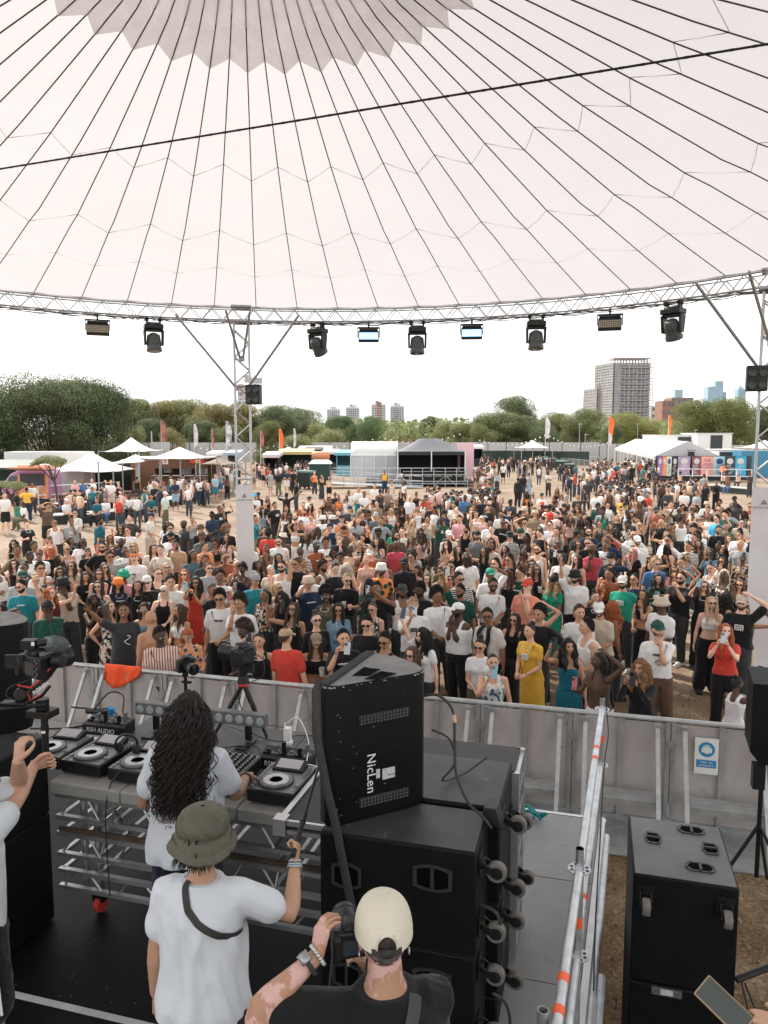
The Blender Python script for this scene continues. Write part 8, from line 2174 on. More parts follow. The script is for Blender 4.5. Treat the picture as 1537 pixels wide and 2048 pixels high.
EMB=MB()
def add_person(p):
 i=p['i'];ex=p['ex'];r=random.Random(i + 99);sex,lod=p['sex'],p['lod'];J=skeleton(sex,p['arms'],p['legs'],p['lean']);smile=1 if 'smile' in ex else 0
 hy=r.uniform(-.5,.5) if lod < 2 else 0;HM=rotz(hy) @ Matrix.Rotation(-(.10 if p['lean'] else .0) + (.0),3,'X')
 if set(p['arms']) == {'l'}: HM=rotz(hy) @ Matrix.Rotation(.22,3,'X')
 hy=round(hy / .12)*.12;hx=(.22 if p['arms'] == 'll' and lod < 2 and i % 2 else (r.choice([-.16,-.08,0,.08]) if lod < 2 else 0));HM=rotz(hy) @ Matrix.Rotation(hx,3,'X')
 hk=('h',sex,lod,smile,hy,hx,p['arms'],p['legs'],p['lean'])
 hs_=1.0 if sex == 'm' else .96;V,F,mi=HEADS[(lod,smile,sex)];extra=(hk,[place((V*hs_,F,mi),HM,J['head'])] + (hands_for(J,p['arms'],sex)))
 me=getmesh('person',p['kb'],HMATS,0,0,extra);o=bpy.data.objects.new('person',me);C.objects.link(o)
 th=math.atan2(DJ.x - p['x'],-(DJ.y - p['y']));yaw=next((float(e[1:]) for e in ex if e[0] == 'y' and e[1:].lstrip('-').isdigit()),r.uniform(-26,26))
 if p['far'] and 'back' not in ex: th += r.uniform(-.9,.9)
 if 'back' in ex: yaw += 165 + r.uniform(-25,25)
 th += R(yaw);s=p['h'] / 1.75;o.location=(p['x'],p['y'],0);o.rotation_euler=(R(r.uniform(-3.5,3.5)),R(r.uniform(-4,4)),th) if lod < 2 and not p['sit'] else (0,0,th);o.scale=(s,s,s);sk=SK[p['skin']];v=r.uniform(.88,1.12);o.color=(sk[0]*v,sk[1]*v,sk[2]*v,1)
 tag(o,p['label'],'person','festival audience facing the stage')
 hl=J['head'];he=HM.to_euler();hcol=HC[p['hc']];hat=next((e.split(':') for e in ex if ':' in e),None)
 def garment(name,key,col,wr):
  mk=PM[col][0] if col in PM else 'plain';cc=COL[PM[col][1]] if col in PM else COL[col];v=r.uniform(.93,1.05)
  return child(name,getmesh(name,key,[CM[mk]],wr,i % 3),o,tuple(c*v for c in cc))
 if p['kt']: garment({'tee': 'tshirt','longsleeve': 'long_sleeved_top','tank': 'tank_top','crop': 'crop_top','tube': 'strapless_top','minidress': 'dress'}.get(p['tk'],p['tk']),p['kt'],p['tc'],.0048)
 if p['kk']: garment({'jeans': 'jeans','shorts': 'shorts','skirt': 'skirt','longskirt': 'skirt'}.get(p['bk'],'trousers'),p['kk'],p['bc'],.0045)
 if not (p['hs'] == 'n'):
  hs2=p['hs']
  child('hair',hair_mesh(hs2,lod),o,hcol,hl,he,.98 if hat and hat[0] != 'band' else hs_*1.0)
 if hat: cc=COL[PM[hat[1]][1]] if hat[1] in PM else COL[hat[1]];child({'cap': 'cap','bucket': 'bucket_hat','brim': 'brimmed_hat','beanie': 'beanie','wrap': 'head_wrap','band': 'headband','visor': 'visor'}[hat[0]],hat_mesh(hat[0]),o,cc,hl,he,1.04)
 if lod < 2 or 'g' in ex:
  if 'g' in ex: child('sunglasses',shades_mesh('shades'),o,(.01,.01,.012),hl,he,hs_*1.02)
  if 'wshades' in ex: child('sunglasses',shades_mesh('wshades'),o,(.75,.74,.72),hl,he,1.02)
  if 's' in ex: child('spectacles',shades_mesh('spec'),o,(.12,.09,.06),hl,he,hs_*1.0)
 if 'B' in ex and lod < 2: child('beard',beard_mesh('B'),o,tuple(c*1.1 for c in hcol),hl,he,1.0)
 if 'M' in ex: child('moustache',beard_mesh('M'),o,hcol,hl,he,1.0)
 if 'S' in ex and lod < 2: child('bag_strap',strap_mesh(J,sex,p['b'],i % 2),o,COL['azure'] if (p['tile'] == '4' and 'Ul' == p['arms']) else COL['black'])
 if 'N' in ex and lod < 2:
  mb=MB();mb.tube([J['sh']((.075*sin(a),-.085 - .035*cos(a / 2) ** 2*(1 if abs(a) < 2 else .4),1.44 - .075*cos(a / 2) ** 2)) for a in np.linspace(-2.6,2.6,17)],.005,5);V,F,mi=arrays(mb);child('necklace',fastmesh('necklace',V,F,[M_white]),o)
 if lod < 2:
  for sd_ in (-1,1): A=J['A%d' % sd_];child('shoe',shoe_mesh(),o,(.6,.6,.58) if i % 2 else (.02,.02,.02),(A.x,A.y,A.z - .085))
 if 'logo' in ex and lod < 2:
  mb=MB();w2=r.uniform(.03,.075)
  for q in range(r.choice([1,1,2,3])):
   for u in range(5): mb.box(J['sh']((-w2 + u*w2*.5,-.137 - (.02 if sex == 'w' else 0),1.31 - .032*q)),(w2*.36,.03,.018 + .008*((u*3 + q) % 2)))
  V,F,mi=arrays(mb);child('shirt_print',fastmesh('shirt_print',V,F,[M_white if sum(COL.get(p['tc'],(.3,.3,.3))) < 1.2 else mat('print_dark',(.03,.035,.05),.8)]),o)
 if 'emblem' in ex:
  mb=MB()
  for q in range(9): a=q*.8;mb.cyl(J['sh']((.045*sin(a)*(1 - q*.06),-.148 + .004,1.30 - .016*q)),J['sh']((.05*sin(a + .9),-.148,1.285 - .016*q)),.007,n=5)
  V,F,mi=arrays(mb);child('shirt_print',fastmesh('shirt_print',V,F,[M_white if p['tc'] != 'white' else mat('print_mixed',(.35,.25,.10),.8,0,.9,30)]),o)
 if 'scarf' in ex:
  mb=MB()
  for s2 in (-1,1): mb.grid([[J['sh']((s2*(.05 + .035*sin(t*.8)) + q*.035,-.155 - (.0 if t < 6 else .01) + (.12 if t == 0 else .03 if t == 1 else 0),1.50 - .065*t)) for q in (-1,0,1)] for t in range(9)])
  V,F,mi=arrays(mb);sc_o=child('scarf',fastmesh('scarf',V,F,[CM['plain']]),o,COL['black']);md=sc_o.modifiers.new('t','SOLIDIFY');md.thickness=.012
 # things held in a hand
 M4=Matrix.Translation(o.location) @ Matrix.Rotation(th,4,'Z') @ Matrix.Diagonal((s,s,s,1));who='%s in %s' % core_label(p)[:2]
 if i >= N_IND: return o
 if 'phone' in ex:
  a=next((k for k in 'ufpU' if k in p['arms']),p['arms'][0]);sd_=-1 if p['arms'][0] == a else 1;Wp=J['W%d' % sd_];d=(Wp - J['E%d' % sd_]).normalized();d=(d + Vc((0,0,.9))).normalized() if a in 'fup' else d
  q=Wp + d*.11 + Vc((-sd_*.02,-.035,.01));lab='phone held up by the ' + p['label'].split(', ')[0] + ', ' + (p['label'].split(', ') + ['x'])[1]
  held(PH,M4 @ q,(R(-12),R(r.uniform(-8,8)),th),' '.join(lab.split()[:16]).rstrip(','),'phone',PHONE_CASES[i % 5],'phones held up by the audience')
 if 'c' in p['arms'] and lod < 2:
  sd_=-1 if p['arms'][0] == 'c' else 1;Wp=J['W%d' % sd_];d=(Wp - J['E%d' % sd_]).normalized();q=Wp + (d + Vc((0,0,.2))).normalized()*.075 + Vc((-sd_*.035,-.01,.04));lab='plastic cup held by the ' + p['label'].split(', ')[0] + ', ' + (p['label'].split(', ') + ['x'])[1]
  held(CUP,M4 @ q,(0,0,0),' '.join(lab.split()[:16]).rstrip(','),'cup',[(.65,.28,.03),(.55,.55,.52),(.5,.05,.04)][i % 3],'plastic cups held by the audience')
 return o
N_IND=295
FAR=[add_person(p) for p in PEOPLE][N_IND:]
print('audience',len(PEOPLE),'meshes',len(MCACHE))
# ---- everybody farther off, too many to tell apart
def crowd_stuff():
 r=random.Random(77);parts=[];base={}
 def figure(col,sk,hc,bc):
  mb=MB();mb.lathe([(.16,.90),(.15,1.1),(.2,1.38),(.09,1.46)],(0,0,0),n=8,sc=(1,.6),m=0);mb.sph((0,0,1.62),(.085,.10,.12),8,6,m=1);mb.sph((0,.015,1.66),(.092,.105,.10),8,5,m=2)
  for s in (-1,1): mb.tube([(s*.19,0,1.40),(s*.24,.02,1.14),(s*.20,-.14,.95)],[.05,.04,.03],6,m=1);mb.tube([(s*.09,0,.95),(s*.10,0,.5),(s*.11,.02,.04)],[.095,.07,.05],6,m=3)
  return mb
 spots=[]
 def zone(n,x0,x1,y0,y1):
  for _ in range(n): spots.append((r.uniform(x0,x1),r.triangular(y0,y1,y0)))
 zone(60,1185,1320,921,945);zone(36,1120,1240,930,965);zone(34,950,985,925,990);zone(45,410,480,925,955);zone(30,505,620,925,945);zone(40,960,1110,912,938);zone(42,1200,1300,960,1005);zone(20,300,420,955,985);zone(22,1320,1430,962,985);zone(16,960,1000,985,1010);zone(22,840,980,985,1010);zone(10,1085,1130,1015,1045);zone(14,140,300,975,998)
 mats_=[mat('crowd_cloth',(.3,.3,.3),.85,0,0),M_skin,M_hair,CM['plain']];m=mats_[0];t=m.node_tree
 g_=N(t,'ShaderNodeNewGeometry');rp=N(t,'ShaderNodeValToRGB');rp.color_ramp.interpolation='CONSTANT';e=rp.color_ramp.elements;cs=['black','white','navy','offwhite','charcoal','blush','brown','white','teal','red','black','grey','peach']
 e[0].color=(*COL[cs[0]],1);e[1].position=1 / len(cs);e[1].color=(*COL[cs[1]],1)
 for k in range(2,len(cs)): q=e.new(k / len(cs));q.color=(*COL[cs[k]],1)
 t.links.new(g_.outputs['Random Per Island'],rp.inputs[0]);t.links.new(rp.outputs[0],t.nodes['Principled BSDF'].inputs['Base Color'])
 m2=bpy.data.materials.new('crowd_skin');m2.use_nodes=True;t=m2.node_tree;g_=N(t,'ShaderNodeNewGeometry');rp=N(t,'ShaderNodeValToRGB');e=rp.color_ramp.elements;e[0].color=(*SK['5'],1);e[1].color=(*SK['1'],1);t.links.new(g_.outputs['Random Per Island'],rp.inputs[0]);t.links.new(rp.outputs[0],t.nodes['Principled BSDF'].inputs['Base Color'])
 m3=mat('crowd_hair',(.02,.015,.012),.7);m4=mat('crowd_legs',(.05,.06,.08),.85)
 V0,F0,mi0=arrays(figure(0,0,0,0));Vs,Fs,mis=[],[],[];b=0;CL=[]
 for (x,y) in spots:
  q=W(x,y,1.5);a=r.uniform(0,6.28);s=r.uniform(.9,1.06);M=np.array(rotz(a).transposed());V=(V0*s) @ M + np.array([q.x,q.y,0]);Vs.append(V);Fs += [f + b for f in F0];mis += mi0;b += len(V0);CL.append(np.zeros((len(V0),4)))
 bpy.context.view_layer.update();kill=[]
 for root in FAR:
  for o in [root] + list(root.children):
   me=o.data;n=len(me.vertices);V=np.empty(n*3,'f');me.vertices.foreach_get('co',V);V=V.reshape(-1,3);M=np.array(o.matrix_world);V=V @ M[:3,:3].T + M[:3,3]
   lt=np.empty(len(me.polygons),'i');me.polygons.foreach_get('loop_total',lt);lv=np.empty(len(me.loops),'i');me.loops.foreach_get('vertex_index',lv);st=np.concatenate([[0],np.cumsum(lt)[:-1]])
   mm=np.empty(len(me.polygons),'i');me.polygons.foreach_get('material_index',mm);glass='sunglasses' in o.name
   for q in (3,4):
    i=np.nonzero(lt == q)[0]
    if len(i): Fs.append(lv[st[i][:,None] + np.arange(q)[None]] + b);mis += [5 if glass else 4]*len(i)
   c=np.array(o.color);c[3]=1;CL.append(np.tile(c,(n,1)));Vs.append(V);b += n;kill.append(o)
 for o in kill: bpy.data.objects.remove(o)
 m5=mat('crowd_mixed',(.3,.3,.3),.8,0,0);t=m5.node_tree;at=N(t,'ShaderNodeAttribute',attribute_name='tint');t.links.new(at.outputs['Color'],t.nodes['Principled BSDF'].inputs['Base Color'])
 o=bpy.data.objects.new('crowd',fastmesh('crowd',np.concatenate(Vs),Fs,[mats_[0],m2,m3,m4,m5,M_shades],mis));C.objects.link(o);ca=o.data.color_attributes.new('tint','FLOAT_COLOR','POINT');ca.data.foreach_set('color',np.concatenate(CL).astype('f').ravel());tag(o,'distant festival goers milling between the stalls, bins and marquee','crowd',kind='stuff')
crowd_stuff()
# ---------------------------------------------------------------- the people on the stage
def fg_person(label,x,y,z,face,h,sex,wr,skin,garments,vx=.009,lean=0,headrot=(0,0,0),b=1.0,patchy=False,curl=(.5,.5),hdir=(None,None)):
 """wr: wrist places in the world for the body's sides -1 (its right) and 1 (its left), None = hanging"""
 th=math.atan2(face[0],-face[1]);s=h / 1.75;loc=Vc((x,y,z));Ri=rotz(-th);arms=''
 for sd_,q in zip((-1,1),wr):
  if q is None: arms += 'd';continue
  k='fg%d' % len(AT);k=chr(1000 + len(AT));l_=Ri @ (q - loc) / s;AT[k]=(sd_*l_.x,l_.y + lean*(.45 if l_.z > 1 else 0),l_.z);arms += k
 a=(sex,b,arms,'n',lean,vx);kb=body_job(*a);ks=[(n,cloth_job(k,*a),c,m,w_) for n,k,c,m,w_ in garments]
 hj=[]
 for cu in curl:
  key=('hand',cu)
  if key not in JOBS:
   V,F,mi=hand_arr(cu,9);mb=MB();mb.v=[tuple(map(float,v)) for v in V];mb.f=[tuple(int(i) for i in f) for g in F for f in g];mb.m=[0]*len(mb.f);job(key,mb,.0033,2)
  hj.append(key)
 flush();J=skeleton(sex,arms,'n',lean);parts=[]
 for sd_,key,hd in zip((-1,1),hj,hdir):
  Wp=J['W%d' % sd_];d=(Wp - J['E%d' % sd_]).normalized();pn=Vc((-sd_*.9,-.3,0));mir=None
  if hd: d=(Ri @ Vector(hd[0])).normalized();pn=Ri @ Vector(hd[1]);mir=hd[2]
  yv=-(pn - d*pn.dot(d)).normalized();xv=yv.cross(d);M=axm(xv,yv,d);mir=(xv.dot(Vc((0,-1,.3))) < 0) if mir is None else mir
  parts.append(place(JOBS[key][3],M,Wp - d*.004,mir))
 V,F,mi=HEADS[(0,0,sex)];HM=Euler(headrot).to_matrix();parts.append(place((V,F,mi),HM,J['head']))
 me=getmesh('person',kb,[M_skinp if patchy else M_skin] + HMATS[1:],0,0,(('fg',label),parts));o=bpy.data.objects.new('person',me);C.objects.link(o);o.location=loc;o.rotation_euler=(0,0,th);o.scale=(s,s,s);o.color=(*skin,1)
 tag(o,label,'person','people working on the stage')
 for n,k,c,m,w_ in ks: child(n,getmesh(n,k,[m],w_,1),o,c)
 return o,J,HM,th,s,Matrix.Translation(loc) @ Matrix.Rotation(th,4,'Z') @ Matrix.Diagonal((s,s,s,1))
M_tee=mat('white_cotton',(1,1,1),.85,0,.04,5,.14,40,objcol=True,spec=.1,sheen=.2);WT=(.60,.64,.69)
def strands(n,seed,ln,rad,am,sp,a0,a1,r0=.0032,pts_n=34,out=.04):
 r=random.Random(seed);mb=MB()
 for q in range(n):
  a=R(r.uniform(a0,a1));cx,sy=cos(a),sin(a);z0=r.uniform(-.01,.108);k0=math.sqrt(max(.04,1 - (z0 / .128) ** 2));le=ln*r.uniform(.62,1.1);ph=r.uniform(0,6);rd_=rad*r.uniform(.92,1.10);f=sp*r.uniform(.8,1.25);A=am*r.uniform(.6,1.4);dx,dy=r.uniform(-.05,.05),r.uniform(-.01,.05);pts=[]
  for j in range(pts_n):
   t=j / (pts_n - 1);zz=z0 + .015*sin(min(1,t*5)*3.14) - (z0 + le)*t ** 1.05;kk=min(1,k0 + t*3);sw_=sin(min(1,t*1.9)*1.57);amp=A*min(1,t*4)
   pts.append(Vc((cx*(.080 + out*sw_)*rd_*kk + amp*sin(t*f + ph) + dx*t,.01 + sy*(.098 + out*.8*sw_)*rd_*kk + amp*cos(t*f + ph) + dy*t,zz)))
  mb.tube(pts,[r0]*(pts_n - 3) + [r0*.8,r0*.5,r0*.2],4)
 return mb
# performer at the players
FGP[:]=[.35,-1]
q1=P(494,1552,4.66)
dj,J,HM,th,s,M4=fg_person('person with very long dark curly hair and oversized white t-shirt, playing at the mixer',-1.17,4.28,ZF,(.08,1),1.80,'m',(q1,P(335,1590,4.55)),(.30,.17,.11),[('tshirt','bigtee',WT,M_tee,-.014),('trousers','wide',(.012,.016,.03),CM['plain'],.006)],lean=.10,headrot=(.22,0,0),curl=(.5,.5),hdir=(((-.1,.9,-.25),(0,-.3,-1),None),None),b=1.05)
hl=J['head'];mb=strands(1100,3,.51,1.0,.013,34,-45,225,.0028,36,.036);V,F,mi=arrays(mb);V2,F2,m2=hair_arr=(np.array(HAIR[('c',0)].vertices[0].co),)*3 if False else (None,None,None)
child('hair',fastmesh('hair',V,F,[M_hair]),dj,(.012,.009,.008),hl,HM.to_euler());child('hair_base',hair_mesh('c',0),dj,(.012,.009,.008),hl,HM.to_euler(),1.06);mb=strands(260,12,.50,.98,.018,26,-50,230,.0024,36,.07);V,F,mi=arrays(mb);child('loose_curls',fastmesh('hair',V,F,[M_hair]),dj,(.022,.015,.012),hl,HM.to_euler())
MT=M4.to_3x3().normalized()
bk=J['sh']((.02,.150,1.10));X=-MT.col[0];Y_=MT.col[2];text('NOTHING\nFINER', 'back_print', .038, M4 @ Vc((bk[0], bk[1] + .012, bk[2])), axm(X, Y_, X.cross(Y_)), mat('print_maroon',(.22,.03,.03),.8),dj)
mb=MB();Wp=J['W-1'];d=(J['W-1'] - J['E-1']).normalized();F_=frame_z(d);mb.tube([Wp - d*.03 + F_ @ Vc((.032*cos(a),.032*sin(a),0)) for a in np.linspace(0,6.28,15)[:-1]],.006,6,closed=True);V,F,mi=arrays(mb);child('bracelet',fastmesh('bracelet',V,F,[M_rub]),dj)
# person in the bucket hat
FGP[:]=[.7,-.8]
q1=P(591,1722,3.42)
hm,J,HM,th,s,M4=fg_person('person in olive quilted bucket hat and white t-shirt, raising a dark pole, seen from behind',-.80,3.14,ZF,(.10,1),1.68,'m',(q1,None),(.46,.27,.18),[('tshirt','bigtee',WT,M_tee,-.014),('shorts','shorts',(.02,.02,.02),CM['plain'],.005)],lean=.04,headrot=(.05,0,-.06),curl=(1.15,.3),hdir=(((.05,.55,.8),(-1,.2,0),None),None),b=1.0)
hl=J['head'];child('hair',hair_mesh('s',0),hm,HC['k'],hl,HM.to_euler(),1.06)
mb=strands(260,9,.075,1.0,.002,9,0,180,.0035,8,.0);V,F,mi=arrays(mb);child('hair_fringe',fastmesh('hair',V,F,[M_hair]),hm,HC['k'],hl,HM.to_euler())
rows=[];nA=96
prof=[(.142,-.034),(.150,-.028),(.144,-.010),(.130,.014),(.118,.034),(.112,.042),(.116,.060),(.114,.085),(.108,.112),(.094,.134),(.070,.148),(.035,.156),(.004,.158)]
def dense(pf,k=5): return [(pf[i][0] + (pf[i + 1][0] - pf[i][0])*j / k,pf[i][1] + (pf[i + 1][1] - pf[i][1])*j / k) for i in range(len(pf) - 1) for j in range(k)] + [pf[-1]]
for n_,(r_,z_) in enumerate(dense(prof)):
 row=[]
 for i in range(nA):
  a=2*math.pi*i / nA;seam=min(abs(((a*7 / 6.283 + z_*9) % 1) - .5)*2,1) ;q=.006*(1 - (1 - min(1,(1 - seam)*3.2)) ** 2);band=.007*abs(sin(z_*62)) if z_ < .04 else .006*abs(sin((z_ - .042)*36 + sin(a*3)*.4))
  w_=1 + .03*sin(a*3 + 1)*(1 if z_ < .03 else .2);rr=r_*w_ + q + band - .006 + .0015*sin(a*31 + z_*90);row.append((rr*cos(a),rr*1.08*sin(a),z_ + .012*sin(a*2 + .5)*(1 if z_ < .02 else 0)))
 rows.append(row)
mb=MB();mb.grid(rows,closed=True);mb.grid([[(x*.97,y*.97,z - .006) for x,y,z in rows[k]] for k in (0,12,25)][::-1],closed=True);V,F,mi=arrays(mb)
child('bucket_hat',fastmesh('bucket_hat',V,F,[mat('quilted_olive',(.090,.088,.062),.62,0,.12,9,.3,50)]),hm,None,hl + Vc((0,0,.012)),HM.to_euler(),1.0)
gm=next(c for c in hm.children if c.name.startswith('tshirt')).data;V,F=wrap_strap(gm,[Vc((float(np.interp(t,[0,.15,.35,.65,.9,1],[.10,.10,.07,-.06,-.24,-.3])),float(np.interp(t,[0,.15,.35,.65,.9,1],[-.02,.14,.3,.3,.2,.02])),float(np.interp(t,[0,.15,.35,.65,.9,1],[1.66,1.62,1.50,1.36,1.24,1.2])))) for t in np.linspace(0,1,40)],.017);child('bag_strap',fastmesh('bag_strap',V,F,[M_rub]),hm)
mb=MB();mb.tube([J['sh']((.082*sin(a),.010 + .078*cos(a)*(1 if cos(a) > 0 else 1.2),1.478 - .028*cos(a) + (.0 if cos(a) > 0 else -.05*-cos(a)))) for a in np.linspace(0,6.28,41)[:-1]],.0035,5,closed=True)
for a in np.linspace(0,6.28,34)[:-1]: mb.sph(J['sh']((.084*sin(a),.012 + .080*cos(a)*(1 if cos(a) > 0 else 1.2),1.470 - .03*cos(a) + (.0 if cos(a) > 0 else -.05*-cos(a)))),.0062,6,5)
V,F,mi=arrays(mb);child('necklace',fastmesh('necklace',V,F,[M_alu]),hm)
Wp=J['W-1'];d=(J['W-1'] - J['E-1']).normalized();F_=frame_z(d)
for off,rr,mm in ((-.01,.031,M_alu),(-.028,.033,M_bglass),(-.04,.034,M_alu)):
 mb=MB();mb.tube([Wp + d*off + F_ @ Vc((rr*cos(a),rr*sin(a),.004*sin(3*a))) for a in np.linspace(0,6.28,19)[:-1]],.005,6,closed=True);V,F,mi=arrays(mb);child('bracelet',fastmesh('bracelet',V,F,[mm]),hm)
mb=MB();mb.grid([[Wp - d*.03 + F_ @ Vc((.036,.0,0)) + Vc((-.01*k + .006*e,-.004*k,-.018*k)) for e in (-1,1)] for k in range(5)]);V,F,mi=arrays(mb);child('wristband_tail',fastmesh('wristband_tail',V,F,[mat('band_blue',(.12,.42,.62),.6)]),hm)
hand=M4 @ (Wp + (J['sh']((0,0,0))*0) + (Matrix.Rotation(-th,3,'Z') @ Vc((.02,.55,.8))).normalized()*.085 + Vc((.0,-.02,0)))
tip=P(656,1470,4.3);mb=MB();dr=(tip - hand).normalized();mb.cyl(hand - dr*.10,hand + dr*.12,.013,n=14);mb.cyl(hand + dr*.12,hand + dr*.2,.016,.010,n=14);mb.cyl(hand + dr*.2,tip,.0075,n=10);tag(mb.build('camera_pole',M_blkp),'long dark extending pole held up by the person in the olive bucket hat','pole')
# photographer in the pale cap
q1=P(634,1912,2.36);q2=P(700,1960,2.30)
cm,J,HM,th,s,M4=fg_person('photographer in cream backward strap cap and black t-shirt holding up a camera, seen from behind',.01,2.36,ZF,(-.22,1),1.78,'m',(P(745,1945,2.55),q1),(.42,.235,.155),[('tshirt','bigtee',(.010,.0115,.0115),M_tee,-.014),('trousers','trousers',(.02,.02,.02),CM['plain'],.004)],lean=.06,headrot=(.12,0,-.12),curl=(.8,.45),hdir=(None,((.20,.28,1),(.9,.55,.1),None)),b=1.12,patchy=True)
t=M_skinp.node_tree;b_=t.nodes['Principled BSDF'];src=b_.inputs['Base Color'].links[0].from_socket;tc_=N(t,'ShaderNodeTexCoord');nz_=N(t,'ShaderNodeTexNoise',Scale=16.0,Detail=7.0,Roughness=.62);t.links.new(tc_.outputs['Object'],nz_.inputs[0]);rp=N(t,'ShaderNodeValToRGB');rp.color_ramp.elements[0].position=.50;rp.color_ramp.elements[1].position=.53;t.links.new(nz_.outputs['Fac'],rp.inputs[0]);mq=N(t,'ShaderNodeMix',data_type='RGBA');t.links.new(rp.outputs[0],mq.inputs[0]);t.links.new(src,mq.inputs[6]);mq.inputs[7].default_value=(.58,.36,.32,1);t.links.new(mq.outputs[2],b_.inputs['Base Color'])
hl=J['head'];CMt=mat('cap_canvas',(.62,.59,.48),.85,0,.06,8,.25,160);mb=MB();rows=[];nA=64
for k in range(19):
 f=k / 18;row=[]
 for i in range(nA):
  a=2*math.pi*i / nA;lowb=.022 + (.0 if sin(a) < 0 else -.020*sin(a));dz=.132 - lowb;zz=lowb + dz*sin(f*1.5708) ** .9;cr_=max(0,cos(f*1.5708)) ** .72
  gap = max(0, 1 - ((a - 1.5708) / .36) ** 2) if abs(a - 1.5708) < .36 else 0   # the strap opening at the back
  if gap > 0 and f < .5: zz=max(zz,lowb + dz*(.0 + .43*math.sqrt(gap))*(1 - 0) if f < .45 else zz)
  sm=1 + .006*abs(sin(a*3)) - .004;row.append((.0885*cos(a)*cr_*sm,.004 + .110*sin(a)*cr_*sm,zz))
 rows.append(row)
mb.grid(rows,closed=True)
rows=[]
for v in np.linspace(0,1,7): rows.append([((-.076 + .152*i / 12)*(1 - .18*v*v),-.085 - .018*sin(math.pi*i / 12) - v*(.078*sin(math.pi*(i + 1.5) / 15)),.036 - .020*v - .022*(abs(i - 6) / 6) ** 2) for i in range(13)])
mb.grid(rows);mb.grid([[(x,y,z - .005) for x,y,z in r_] for r_ in rows][::-1]);V,F,mi=arrays(mb);cap=child('cap',fastmesh('cap',V,F,[CMt]),cm,None,hl,HM.to_euler(),1.10)
mb=MB();mb.grid([[(.089*cos(a)*1.0,.004 + .1105*sin(a),.004 + z_) for a in np.linspace(1.05,2.09,14)] for z_ in (-.004,.016)]);mb.box((.0,.1175,.010),(.03,.005,.024));V,F,mi=arrays(mb);child('cap_strap',fastmesh('cap_strap',V,F,[M_rub]),cm,None,hl,HM.to_euler(),1.10)
mb=MB();mb.tube([(.026*1.15*cos(a)*1.0,.1135 - .012*sin(a),.020 + .045*sin(a)) for a in np.linspace(0,3.14,16)],.003,6);V,F,mi=arrays(mb);child('cap_piping',fastmesh('cap_piping',V,F,[mat('piping',(.50,.48,.38),.8)]),cm,None,hl,HM.to_euler(),1.10)
child('hair',hair_mesh('z',0),cm,(.10,.085,.08),hl,HM.to_euler(),1.0)
for sd_ in (-1,1): mb=MB();mb.tube([(sd_*.083,.014 + .010*cos(a),-.045 + .010*sin(a)) for a in np.linspace(0,6.28,13)[:-1]],.0028,6,closed=True);V,F,mi=arrays(mb);child('earring',fastmesh('earring',V,F,[M_alu]),cm,None,hl,HM.to_euler())
gm=next(c for c in cm.children if c.name.startswith('tshirt')).data;V,F=wrap_strap(gm,[Vc((-.15 + .20*t,.3*min(1,t*3 + .2),1.58 - .45*t)) for t in np.linspace(0,1,34)],.024);child('bag_strap',fastmesh('bag_strap',V,F,[mat('grey_webbing',(.045,.052,.052),.7)]),cm)
mb=MB();
for k,a in enumerate(np.linspace(0,6.28,47)[:-1]):
 p_=J['sh']((.086*sin(a),.012 + .084*cos(a)*(1 if cos(a) > 0 else 1.25),1.468 - .03*cos(a) + (.0 if cos(a) > 0 else .06*cos(a))));mb.sph(p_,(.0058,.0058,.0058),6,5)
V,F,mi=arrays(mb);child('chain_necklace',fastmesh('chain_necklace',V,F,[M_alu]),cm)
Wp=J['W1'];d=(J['W1'] - J['E1']).normalized();F_=frame_z(d);mb=MB()
for a in np.linspace(0,6.28,19)[:-1]: c_=Wp + d*.004 + F_ @ Vc((.033*cos(a),.033*sin(a),0));mb.sph(c_,(.0085,.0085,.0065),8,6)
V,F,mi=arrays(mb);child('chain_bracelet',fastmesh('chain_bracelet',V,F,[M_alu]),cm)
mb=MB();mb.tube([Wp - d*.035 + F_ @ Vc((.036*cos(a),.036*sin(a),0)) for a in np.linspace(0,6.28,19)[:-1]],.009,6,closed=True);V,F,mi=arrays(mb);wt=child('watch_strap',fastmesh('watch_strap',V,F,[M_rub]),cm)
Rw=Matrix.Rotation(-th,3,'Z');out=Rw @ Vc((-.75,-.65,.1));out=(out - d*out.dot(d)).normalized();mb=MB();mb.box(Wp - d*.035 + out*.044,(.036,.036,.010),axm(d,out.cross(d),out));V,F,mi=arrays(mb);child('watch',fastmesh('watch',V,F,[mat('watch_face',(.30,.31,.32),.15,.6)]),cm)
cc=P(702,1880,2.46);t=empty('held_camera',cc,'black camera held up before the face of the photographer in the cream cap','camera');dslr(t,cc,rotz(R(12)),.95)
mb=MB();mb.tube([cc + Vc((-.06,0,-.02)),cc + Vc((-.07,-.06,-.12)),cc + Vc((.0,-.10,-.2)),cc + Vc((.05,-.05,-.12)),cc + Vc((.06,0,-.02))],.004,6);mb.build('camera_strap',M_rub,t)
